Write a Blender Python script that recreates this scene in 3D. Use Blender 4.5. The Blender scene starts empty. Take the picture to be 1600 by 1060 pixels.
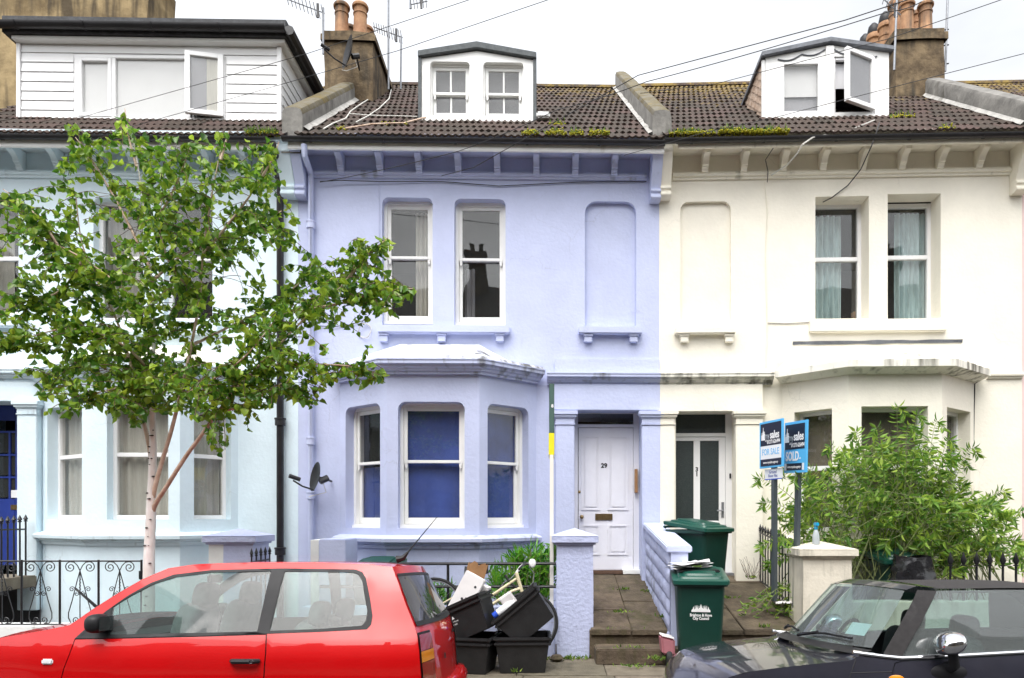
import bpy, bmesh, math, random
from mathutils import Vector, Matrix, noise
from mathutils.geometry import tessellate_polygon, delaunay_2d_cdt
R = math.radians
random.seed(7)
S = bpy.context.scene
COL = S.collection
# ------------------------------------------------------------------ camera, sky, sun, exposure
F, CX, CY, EYE = 1064.0, 865.0, 805.0, 1.59        # focal length and vanishing point in 1600x1060 pixels, eye height
cam = bpy.data.cameras.new('camera'); cam.lens = 36 * F / 1600; cam.sensor_width = 36
cam.shift_x = -(CX - 800) / 1600; cam.shift_y = (CY - 530) / 1600; cam.clip_end = 3000; cam.clip_start = 0.05
cam_o = bpy.data.objects.new('camera', cam); cam_o.location = (0, 0, EYE); cam_o.rotation_euler = (R(90), 0, 0)
COL.objects.link(cam_o); S.camera = cam_o
SUN_EL, SUN_AZ = 62, 195                             # sun behind the camera, a little to the left
w = bpy.data.worlds.new('World'); S.world = w; w.use_nodes = True
nt = w.node_tree; nt.nodes.clear()
sky = nt.nodes.new('ShaderNodeTexSky'); sky.sky_type = 'NISHITA'; sky.sun_disc = False
sky.sun_elevation = R(SUN_EL); sky.sun_rotation = R(SUN_AZ); sky.air_density = 1.4; sky.dust_density = 4.0; sky.ozone_density = 1.2
hs = nt.nodes.new('ShaderNodeHueSaturation'); hs.inputs['Saturation'].default_value = 0.16; hs.inputs['Value'].default_value = 1.0
tc = nt.nodes.new('ShaderNodeTexCoord'); cl = nt.nodes.new('ShaderNodeTexNoise'); cl.inputs['Scale'].default_value = 2.2; cl.inputs['Detail'].default_value = 5
mp = nt.nodes.new('ShaderNodeMapping'); mp.inputs['Scale'].default_value = (1, 1, 2.5)
cr = nt.nodes.new('ShaderNodeMapRange'); cr.inputs[1].default_value = 0.3; cr.inputs[2].default_value = 0.7; cr.inputs[3].default_value = 0.8; cr.inputs[4].default_value = 1.2
mul = nt.nodes.new('ShaderNodeMix'); mul.data_type = 'RGBA'; mul.blend_type = 'MULTIPLY'; mul.inputs[0].default_value = 1
bg = nt.nodes.new('ShaderNodeBackground'); bg.inputs['Strength'].default_value = 0.15
out = nt.nodes.new('ShaderNodeOutputWorld')
L = nt.links.new
L(sky.outputs[0], hs.inputs['Color']); L(tc.outputs['Generated'], mp.inputs[0]); L(mp.outputs[0], cl.inputs['Vector']); L(cl.outputs[0], cr.inputs[0])
L(hs.outputs[0], mul.inputs[6]); L(cr.outputs[0], mul.inputs[7]); L(mul.outputs[2], bg.inputs['Color']); L(bg.outputs[0], out.inputs[0])
sun = bpy.data.lights.new('sun', 'SUN'); sun.energy = 0.6; sun.angle = R(50); sun.color = (1.0, 0.96, 0.9)
so = bpy.data.objects.new('sun', sun); COL.objects.link(so)
_az, _el = R(SUN_AZ), R(SUN_EL)
so.rotation_euler = Vector((-math.sin(_az) * math.cos(_el), -math.cos(_az) * math.cos(_el), -math.sin(_el))).to_track_quat('-Z', 'Y').to_euler()
S.view_settings.view_transform = 'Standard'; S.view_settings.look = 'None'; S.view_settings.gamma = 1
S.view_settings.exposure = 1.36
try: S.view_settings.use_curve_mapping = False
except Exception: pass
S.render.engine = 'CYCLES'; S.cycles.max_bounces = 8; S.cycles.transparent_max_bounces = 24

# ------------------------------------------------------------------ materials
def srgb(r, g, b):
    f = lambda c: (c / 255 / 12.92) if c <= 10 else ((c / 255 + 0.055) / 1.055) ** 2.4
    return (f(r), f(g), f(b))
def mat(name, col, rough=0.6, var=0.12, vs=5.0, bump=0.0, bs=60.0, metal=0.0, coat=0.0, spec=0.5, stain=None, col2=None, island=0.0, cracks=0.0, trans=None, stretch=(1, 1, 1), drops=0.0):
    m = bpy.data.materials.new(name); m.use_nodes = True
    n = m.node_tree; ns = n.nodes; b = ns['Principled BSDF']; lk = n.links.new
    b.inputs['Roughness'].default_value = rough; b.inputs['Metallic'].default_value = metal
    b.inputs['Specular IOR Level'].default_value = spec
    if coat: b.inputs['Coat Weight'].default_value = coat; b.inputs['Coat Roughness'].default_value = 0.03
    t = ns.new('ShaderNodeTexCoord'); mpn = ns.new('ShaderNodeMapping'); mpn.inputs['Scale'].default_value = stretch
    lk(t.outputs['Object'], mpn.inputs[0])
    nz = ns.new('ShaderNodeTexNoise'); nz.inputs['Scale'].default_value = vs; nz.inputs['Detail'].default_value = 6; nz.inputs['Roughness'].default_value = 0.62
    lk(mpn.outputs[0], nz.inputs['Vector'])
    rmp = ns.new('ShaderNodeValToRGB'); rmp.color_ramp.elements[0].position = 0.32; rmp.color_ramp.elements[1].position = 0.68
    c2 = col2 or tuple(min(1, c * (1 + var)) for c in col); c1 = col if col2 else tuple(c * (1 - var) for c in col)
    rmp.color_ramp.elements[0].color = (*c1, 1); rmp.color_ramp.elements[1].color = (*c2, 1)
    lk(nz.outputs[0], rmp.inputs[0]); last = rmp.outputs[0]
    if stain:                                    # run-down dirt streaks: (colour, amount, threshold)
        sc, amt, th = stain
        mp2 = ns.new('ShaderNodeMapping'); mp2.inputs['Scale'].default_value = (9, 9, 0.9); lk(t.outputs['Object'], mp2.inputs[0])
        n2 = ns.new('ShaderNodeTexNoise'); n2.inputs['Scale'].default_value = 1.0; n2.inputs['Detail'].default_value = 8; lk(mp2.outputs[0], n2.inputs['Vector'])
        n3 = ns.new('ShaderNodeTexNoise'); n3.inputs['Scale'].default_value = 0.9; n3.inputs['Detail'].default_value = 3; lk(t.outputs['Object'], n3.inputs['Vector'])
        mm = ns.new('ShaderNodeMath'); mm.operation = 'MULTIPLY'; lk(n2.outputs[0], mm.inputs[0]); lk(n3.outputs[0], mm.inputs[1])
        mr = ns.new('ShaderNodeMapRange'); mr.inputs[1].default_value = th; mr.inputs[2].default_value = th + 0.14; mr.inputs[3].default_value = 0; mr.inputs[4].default_value = amt
        lk(mm.outputs[0], mr.inputs[0])
        mx = ns.new('ShaderNodeMix'); mx.data_type = 'RGBA'; lk(mr.outputs[0], mx.inputs[0]); lk(last, mx.inputs[6]); mx.inputs[7].default_value = (*sc, 1); last = mx.outputs[2]
    if cracks:                                   # hairline cracks in old render
        nw = ns.new('ShaderNodeTexNoise'); nw.inputs['Scale'].default_value = 3.0; nw.inputs['Detail'].default_value = 6; lk(t.outputs['Object'], nw.inputs['Vector'])
        va = ns.new('ShaderNodeVectorMath'); va.operation = 'MULTIPLY_ADD'; lk(nw.outputs['Color'], va.inputs[0]); va.inputs[1].default_value = (.45, .45, .45); lk(t.outputs['Object'], va.inputs[2])
        vo = ns.new('ShaderNodeTexVoronoi'); vo.feature = 'DISTANCE_TO_EDGE'; vo.inputs['Scale'].default_value = 0.75; lk(va.outputs[0], vo.inputs['Vector'])
        m1 = ns.new('ShaderNodeMapRange'); m1.inputs[1].default_value = 0.0; m1.inputs[2].default_value = 0.006; m1.inputs[3].default_value = cracks; m1.inputs[4].default_value = 0; lk(vo.outputs['Distance'], m1.inputs[0])
        nm = ns.new('ShaderNodeTexNoise'); nm.inputs['Scale'].default_value = 0.8; lk(t.outputs['Object'], nm.inputs['Vector'])
        m2 = ns.new('ShaderNodeMapRange'); m2.inputs[1].default_value = 0.5; m2.inputs[2].default_value = 0.6; lk(nm.outputs[0], m2.inputs[0])
        m3 = ns.new('ShaderNodeMath'); m3.operation = 'MULTIPLY'; lk(m1.outputs[0], m3.inputs[0]); lk(m2.outputs[0], m3.inputs[1])
        mx = ns.new('ShaderNodeMix'); mx.data_type = 'RGBA'; lk(m3.outputs[0], mx.inputs[0]); lk(last, mx.inputs[6]); mx.inputs[7].default_value = (.12, .11, .10, 1); last = mx.outputs[2]
    if island:
        g = ns.new('ShaderNodeNewGeometry'); oi = ns.new('ShaderNodeObjectInfo')
        ad = ns.new('ShaderNodeMath'); ad.operation = 'ADD'; lk(g.outputs['Random Per Island'], ad.inputs[0]); lk(oi.outputs['Random'], ad.inputs[1])
        fr = ns.new('ShaderNodeMath'); fr.operation = 'FRACT'; lk(ad.outputs[0], fr.inputs[0])
        mr = ns.new('ShaderNodeMapRange'); mr.inputs[3].default_value = 1 - island; mr.inputs[4].default_value = 1 + island; lk(fr.outputs[0], mr.inputs[0])
        mx = ns.new('ShaderNodeHueSaturation'); lk(mr.outputs[0], mx.inputs['Value']); lk(last, mx.inputs['Color'])
        mr2 = ns.new('ShaderNodeMapRange'); mr2.inputs[3].default_value = 0.5 + island * 0.07; mr2.inputs[4].default_value = 0.5 - island * 0.07; lk(fr.outputs[0], mr2.inputs[0]); lk(mr2.outputs[0], mx.inputs['Hue'])
        last = mx.outputs[0]
    lk(last, b.inputs['Base Color'])
    if bump or drops:
        hgt = None
        if bump:
            nb = ns.new('ShaderNodeTexNoise'); nb.inputs['Scale'].default_value = bs; nb.inputs['Detail'].default_value = 8; lk(mpn.outputs[0], nb.inputs['Vector']); hgt = nb.outputs[0]
        bm_ = ns.new('ShaderNodeBump'); bm_.inputs['Strength'].default_value = bump or drops; bm_.inputs['Distance'].default_value = 0.02 if bump else 0.004
        if drops:
            vo = ns.new('ShaderNodeTexVoronoi'); vo.inputs['Scale'].default_value = 90; vo.inputs['Randomness'].default_value = 1; lk(t.outputs['Object'], vo.inputs['Vector'])
            mrd = ns.new('ShaderNodeMapRange'); mrd.inputs[1].default_value = 0.12; mrd.inputs[2].default_value = 0.3; mrd.inputs[3].default_value = 1; mrd.inputs[4].default_value = 0; lk(vo.outputs['Distance'], mrd.inputs[0])
            hgt = mrd.outputs[0]
        lk(hgt, bm_.inputs['Height']); lk(bm_.outputs[0], b.inputs['Normal'])
    if trans:
        o = [x for x in ns if x.type == 'OUTPUT_MATERIAL'][0]
        tr = ns.new('ShaderNodeBsdfTranslucent'); ms = ns.new('ShaderNodeMixShader'); ms.inputs[0].default_value = trans
        lk(last, tr.inputs[0]); lk(b.outputs[0], ms.inputs[1]); lk(tr.outputs[0], ms.inputs[2]); lk(ms.outputs[0], o.inputs[0])
    return m
def glass(name, tint=(0.9, 0.95, 0.93), refl=1.8, rough=0.0, dirt=0.0):
    m = bpy.data.materials.new(name); m.use_nodes = True; n = m.node_tree; ns = n.nodes; lk = n.links.new
    ns.remove(ns['Principled BSDF']); o = [x for x in ns if x.type == 'OUTPUT_MATERIAL'][0]
    tr = ns.new('ShaderNodeBsdfTransparent'); tr.inputs[0].default_value = (*tint, 1)
    gl = ns.new('ShaderNodeBsdfGlossy'); gl.inputs['Roughness'].default_value = rough
    lw = ns.new('ShaderNodeLayerWeight'); lw.inputs[0].default_value = 0.5
    pw = ns.new('ShaderNodeMath'); pw.operation = 'POWER'; pw.inputs[1].default_value = 5; lk(lw.outputs['Facing'], pw.inputs[0])
    mu = ns.new('ShaderNodeMath'); mu.operation = 'MULTIPLY_ADD'; mu.use_clamp = True; mu.inputs[1].default_value = 0.9; mu.inputs[2].default_value = 0.04 * refl; lk(pw.outputs[0], mu.inputs[0])
    t = ns.new('ShaderNodeTexCoord'); nb = ns.new('ShaderNodeTexNoise'); nb.inputs['Scale'].default_value = 1.7; nb.inputs['Detail'].default_value = 1
    bp = ns.new('ShaderNodeBump'); bp.inputs['Strength'].default_value = 0.08; bp.inputs['Distance'].default_value = 0.05
    lk(t.outputs['Object'], nb.inputs['Vector']); lk(nb.outputs[0], bp.inputs['Height']); lk(bp.outputs[0], gl.inputs['Normal'])
    ms = ns.new('ShaderNodeMixShader'); lk(mu.outputs[0], ms.inputs[0]); lk(tr.outputs[0], ms.inputs[1]); lk(gl.outputs[0], ms.inputs[2])
    last = ms.outputs[0]
    if dirt:
        df = ns.new('ShaderNodeBsdfDiffuse'); df.inputs[0].default_value = (0.5, 0.55, 0.55, 1)
        nd = ns.new('ShaderNodeTexNoise'); nd.inputs['Scale'].default_value = 220; nd.inputs['Detail'].default_value = 8; lk(t.outputs['Object'], nd.inputs['Vector'])
        mr = ns.new('ShaderNodeMapRange'); mr.inputs[1].default_value = 0.4; mr.inputs[2].default_value = 0.7; mr.inputs[3].default_value = dirt * 0.7; mr.inputs[4].default_value = dirt * 1.35; lk(nd.outputs[0], mr.inputs[0])
        m2 = ns.new('ShaderNodeMixShader'); lk(mr.outputs[0], m2.inputs[0]); lk(last, m2.inputs[1]); lk(df.outputs[0], m2.inputs[2]); last = m2.outputs[0]
    lk(last, o.inputs[0]); return m
M_ = {}
def mk(k, *a, **kw): M_[k] = mat(k, *a, **kw)
DIRT = (0.10, 0.10, 0.09)
mk('lilac', (0.50, 0.545, 0.745), 0.8, 0.05, 2.2, bump=0.28, bs=22, stain=(DIRT, 0.30, 0.41), cracks=0.16)
mk('lilac_trim', (0.50, 0.545, 0.745), 0.65, 0.04, 4, bump=0.08, bs=40, stain=(DIRT, 0.75, 0.30))
mk('lilac_stained', (0.66, 0.68, 0.80), 0.7, 0.05, 4, bump=0.12, bs=40, stain=((0.06, 0.06, 0.05), 0.9, 0.245))
mk('cream', (0.83, 0.79, 0.685), 0.8, 0.05, 2.0, bump=0.22, bs=22, stain=((0.25, 0.22, 0.15), 0.40, 0.39), cracks=0.16)
mk('cream_trim', (0.80, 0.76, 0.65), 0.7, 0.04, 4, bump=0.08, bs=40, stain=((0.16, 0.14, 0.09), 0.7, 0.35))
mk('cream_stained', (0.80, 0.78, 0.70), 0.8, 0.06, 4, bump=0.15, bs=40, stain=((0.09, 0.085, 0.06), 0.9, 0.235))
mk('blue', (0.66, 0.78, 0.845), 0.8, 0.05, 2.2, bump=0.26, bs=22, stain=(DIRT, 0.32, 0.41), cracks=0.16)
mk('blue_trim', (0.66, 0.78, 0.845), 0.7, 0.04, 4, bump=0.08, bs=40, stain=(DIRT, 0.75, 0.34))
mk('pink_wall', (0.72, 0.55, 0.52), 0.8, 0.05, 3, bump=0.1, bs=30)
mk('white_paint', (0.82, 0.82, 0.80), 0.4, 0.03, 6, bump=0.03, bs=50, stain=((0.25, 0.2, 0.13), 0.45, 0.40))
mk('peeling_paint', (0.82, 0.82, 0.80), 0.5, 0.04, 6, bump=0.08, bs=40, stain=((0.12, 0.1, 0.08), 0.8, 0.38))
mk('plastic_white', (0.84, 0.84, 0.84), 0.25, 0.015, 6)
mk('door_white', (0.76, 0.76, 0.82), 0.4, 0.03, 5, bump=0.03, bs=40)
mk('door_blue', (0.022, 0.045, 0.25), 0.35, 0.1, 5)
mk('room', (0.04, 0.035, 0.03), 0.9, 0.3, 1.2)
mk('net', (0.74, 0.72, 0.66), 0.9, 0.1, 5, stretch=(14, 1, 1), trans=0.3)
mk('curtain_white', (0.72, 0.70, 0.64), 0.9, 0.12, 4, stretch=(16, 1, 1), trans=0.25)
mk('curtain_teal', (0.52, 0.68, 0.70), 0.9, 0.25, 3, stretch=(10, 1, 1), trans=0.25)
mk('blind_blue', (0.045, 0.085, 0.34), 0.85, 0.4, 1.6)
mk('blind_grey', (0.33, 0.33, 0.36), 0.8, 0.06, 3)
mk('backing_dim', (0.17, 0.17, 0.185), 0.8, 0.12, 3)
mk('blind_white', (0.78, 0.78, 0.80), 0.8, 0.03, 3)
mk('blind_brown', (0.20, 0.165, 0.12), 0.8, 0.2, 3)
mk('frosted', (0.035, 0.045, 0.045), 0.22, 0.3, 90, bump=0.3, bs=140)
mk('brass', (0.30, 0.21, 0.10), 0.35, 0.2, 20, metal=0.9)
mk('iron', (0.012, 0.012, 0.015), 0.38, 0.4, 25, bump=0.1, bs=80)
mk('black_plastic', (0.014, 0.014, 0.016), 0.42, 0.3, 12, bump=0.04, bs=90)
mk('gutter', (0.014, 0.013, 0.015), 0.42, 0.4, 6, bump=0.05, bs=30)
mk('lead', (0.13, 0.14, 0.16), 0.55, 0.3, 8, bump=0.12, bs=20)
mk('bitumen', (0.045, 0.047, 0.052), 0.75, 0.35, 14, bump=0.25, bs=90)
mk('felt', (0.09, 0.10, 0.105), 0.8, 0.25, 20, bump=0.25, bs=120)
mk('stone', (0.165, 0.158, 0.145), 0.9, 0.4, 4, bump=0.5, bs=14, stain=((0.05, 0.045, 0.035), 0.85, 0.28))
mk('mossy', (0.10, 0.075, 0.022), 0.95, 0, 6, bump=0.6, bs=22, col2=(0.15, 0.14, 0.115), stain=((0.17, 0.12, 0.02), 0.7, 0.27))
mk('chimney_render', (0.06, 0.040, 0.022), 0.95, 0, 4.5, bump=0.9, bs=14, col2=(0.20, 0.145, 0.082), stain=((0.03, 0.026, 0.02), 0.9, 0.25))
mk('chimney_tan', (0.105, 0.07, 0.03), 0.95, 0, 1.6, bump=0.8, bs=9, col2=(0.36, 0.27, 0.14), stain=((0.05, 0.036, 0.02), 0.9, 0.235))
mk('terracotta', (0.26, 0.125, 0.06), 0.8, 0, 6, bump=0.25, bs=30, col2=(0.42, 0.24, 0.125), stain=((0.05, 0.04, 0.03), 0.8, 0.27))
mk('moss', (0.46, 0.38, 0.012), 0.95, 0.4, 30, bump=0.5, bs=60, col2=(0.30, 0.32, 0.02))
mk('weed', (0.13, 0.22, 0.03), 0.7, 0.3, 20, island=0.4, trans=0.25)
mk('galv', (0.24, 0.25, 0.27), 0.45, 0.15, 20, metal=0.6)
mk('cable', (0.02, 0.02, 0.022), 0.6, 0.2)
mk('cable_white', (0.55, 0.54, 0.50), 0.6, 0.15)
mk('asphalt', (0.05, 0.05, 0.052), 0.85, 0.25, 40, bump=0.4, bs=200)
mk('paving', (0.105, 0.088, 0.062), 0.9, 0.0, 5, bump=0.3, bs=60, col2=(0.175, 0.15, 0.11), island=0.18, stain=((0.05, 0.042, 0.025), 0.7, 0.30))
mk('path_stone', (0.046, 0.034, 0.022), 0.92, 0.0, 5, bump=0.6, bs=34, col2=(0.12, 0.092, 0.06), island=0.14, stain=((0.045, 0.042, 0.012), 0.85, 0.265))
mk('soil', (0.045, 0.035, 0.025), 0.95, 0.4, 14, bump=0.7, bs=40)
mk('mortar', (0.36, 0.35, 0.33), 0.9, 0.25, 8, bump=0.4, bs=30, stain=((0.08, 0.075, 0.06), 0.8, 0.28))
mk('white_wall', (0.74, 0.75, 0.74), 0.8, 0.06, 5, bump=0.2, bs=30, stain=((0.12, 0.11, 0.09), 0.8, 0.30))
mk('pier_cream', (0.68, 0.63, 0.53), 0.85, 0.08, 4, bump=0.25, bs=30, stain=((0.13, 0.12, 0.08), 0.75, 0.26))
mk('pier_lilac', (0.47, 0.51, 0.71), 0.8, 0.05, 5, bump=0.55, bs=24, stain=(DIRT, 0.5, 0.36))
mk('bin_green', (0.004, 0.038, 0.028), 0.42, 0.12, 6, bump=0.06, bs=120)
mk('bin_lid', (0.006, 0.062, 0.044), 0.35, 0.12, 6, bump=0.04, bs=120)
mk('crate_black', (0.014, 0.014, 0.015), 0.5, 0.25, 10, bump=0.12, bs=110)
mk('bag_black', (0.014, 0.014, 0.016), 0.16, 0.3, 10, bump=0.7, bs=9)
mk('rubber', (0.015, 0.015, 0.016), 0.75, 0.2, 30)
mk('card_white', (0.74, 0.72, 0.72), 0.6, 0.05, 8)
mk('card_brown', (0.32, 0.17, 0.075), 0.85, 0.15, 10)
mk('bike_cream', (0.66, 0.58, 0.38), 0.3, 0.08, 10, coat=0.5)
mk('chrome', (0.75, 0.75, 0.76), 0.06, 0.03, 5, metal=1.0)
mk('print_white', (0.85, 0.85, 0.85), 0.5, 0.02)
mk('sign_navy', (0.012, 0.016, 0.035), 0.35, 0.1)
mk('sign_cyan', (0.10, 0.46, 0.82), 0.35, 0.05)
mk('sign_white', (0.80, 0.82, 0.84), 0.35, 0.02)
mk('sign_green', (0.07, 0.13, 0.11), 0.4, 0.1)
mk('sign_yellow', (0.80, 0.72, 0.02), 0.45, 0.05)
mk('post_white', (0.80, 0.77, 0.70), 0.6, 0.05, 8, stretch=(30, 30, 1), stain=((0.3, 0.22, 0.12), 0.5, 0.40))
mk('post_grey', (0.06, 0.075, 0.085), 0.6, 0.15, 8)
mk('pink', (0.60, 0.10, 0.35), 0.5, 0.1)
mk('dusty_pink', (0.42, 0.16, 0.19), 0.6, 0.15)
mk('blue_plastic', (0.03, 0.09, 0.55), 0.3, 0.1)
mk('cyan_plastic', (0.02, 0.36, 0.62), 0.25, 0.1)
mk('bottle_grey', (0.42, 0.46, 0.48), 0.15, 0.1)
mk('paper', (0.62, 0.60, 0.58), 0.7, 0.25, 25)
mk('near_black', (0.03, 0.03, 0.035), 0.6, 0.1)
mk('bark', (0.60, 0.55, 0.50), 0.8, 0.0, 7, bump=0.4, bs=22, col2=(0.82, 0.81, 0.80), stretch=(1, 1, 0.4), stain=None)
mk('bark_scar', (0.05, 0.04, 0.035), 0.95, 0.3, 20)
mk('branch', (0.36, 0.235, 0.16), 0.8, 0.0, 9, bump=0.3, bs=40, col2=(0.62, 0.49, 0.39))
mk('twig', (0.10, 0.055, 0.035), 0.8, 0.3, 10)
mk('leaf', (0.175, 0.32, 0.030), 0.32, 0.25, 3, island=0.58, trans=0.5)
mk('bud_leaf', (0.20, 0.355, 0.050), 0.5, 0.25, 3, island=0.5, trans=0.45)
mk('bud_stem', (0.16, 0.19, 0.07), 0.7, 0.3, 10)
mk('bud_flower', (0.55, 0.52, 0.38), 0.8, 0.2, 20)
mk('shrub_leaf', (0.095, 0.30, 0.022), 0.35, 0.2, 3, island=0.4, trans=0.3)
mk('car_red', (0.46, 0.001, 0.002), 0.5, 0.03, 3, coat=0.8, spec=0.12, drops=0.10)
mk('car_navy', (0.032, 0.032, 0.048), 0.36, 0.2, 3, metal=0.55, coat=1.0, drops=0.12)
mk('soft_top', (0.022, 0.020, 0.021), 0.85, 0.25, 30, bump=0.25, bs=260)
mk('trim_black', (0.013, 0.013, 0.015), 0.5, 0.2, 12, spec=0.3)
mk('seat_grey', (0.13, 0.14, 0.14), 0.85, 0.2, 20)
mk('seat_dark', (0.03, 0.03, 0.033), 0.7, 0.2, 20)
mk('lamp_red', (0.30, 0.006, 0.006), 0.12, 0.1, 5, coat=1.0)
mk('lamp_amber', (0.80, 0.26, 0.01), 0.12, 0.1, 5, coat=1.0)
mk('lamp_clear', (0.70, 0.72, 0.74), 0.08, 0.1, 30, coat=1.0)
M_['pane'] = glass('pane', (0.93, 0.93, 0.92), 1.3, dirt=0.014)
M_['car_glass'] = glass('car_glass', (0.56, 0.73, 0.69), 1.6, dirt=0.085)
M_['cabin_glass'] = glass('cabin_glass', (0.46, 0.62, 0.60), 1.8, dirt=0.15)
M_['rear_glass'] = glass('rear_glass', (0.10, 0.11, 0.12), 1.5, dirt=0.06)

# tile material: dark brown concrete with lichen that thickens towards the ridge
def tile_mat():
    m = mat('roof_tile', (0.028, 0.018, 0.013), 0.85, 0, 9, bump=0.3, bs=50, col2=(0.060, 0.037, 0.026), island=0.3)
    n = m.node_tree; ns = n.nodes; lk = n.links.new; b = ns['Principled BSDF']
    src = b.inputs['Base Color'].links[0].from_socket
    t = ns.new('ShaderNodeTexCoord'); sp = ns.new('ShaderNodeSeparateXYZ'); lk(t.outputs['Object'], sp.inputs[0])
    g = ns.new('ShaderNodeMapRange'); g.inputs[1].default_value = 0.5; g.inputs[2].default_value = 4.4; g.inputs[3].default_value = -0.10; g.inputs[4].default_value = 0.13; lk(sp.outputs[1], g.inputs[0])
    gx = ns.new('ShaderNodeMapRange'); gx.inputs[1].default_value = -4.0; gx.inputs[2].default_value = 0.5; gx.inputs[3].default_value = -0.13; gx.inputs[4].default_value = 0.0; lk(sp.outputs[0], gx.inputs[0])
    nz = ns.new('ShaderNodeTexNoise'); nz.inputs['Scale'].default_value = 5; nz.inputs['Detail'].default_value = 9; nz.inputs['Roughness'].default_value = 0.75; lk(t.outputs['Object'], nz.inputs['Vector'])
    a = ns.new('ShaderNodeMath'); a.operation = 'ADD'; lk(nz.outputs[0], a.inputs[0]); lk(g.outputs[0], a.inputs[1])
    a2 = ns.new('ShaderNodeMath'); a2.operation = 'ADD'; lk(a.outputs[0], a2.inputs[0]); lk(gx.outputs[0], a2.inputs[1])
    th = ns.new('ShaderNodeMapRange'); th.inputs[1].default_value = 0.54; th.inputs[2].default_value = 0.66; th.inputs[3].default_value = 0; th.inputs[4].default_value = 0.8; lk(a2.outputs[0], th.inputs[0])
    mx = ns.new('ShaderNodeMix'); mx.data_type = 'RGBA'; lk(th.outputs[0], mx.inputs[0]); lk(src, mx.inputs[6]); mx.inputs[7].default_value = (0.22, 0.15, 0.025, 1)
    lk(mx.outputs[2], b.inputs['Base Color']); M_['roof_tile'] = m
tile_mat()

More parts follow.
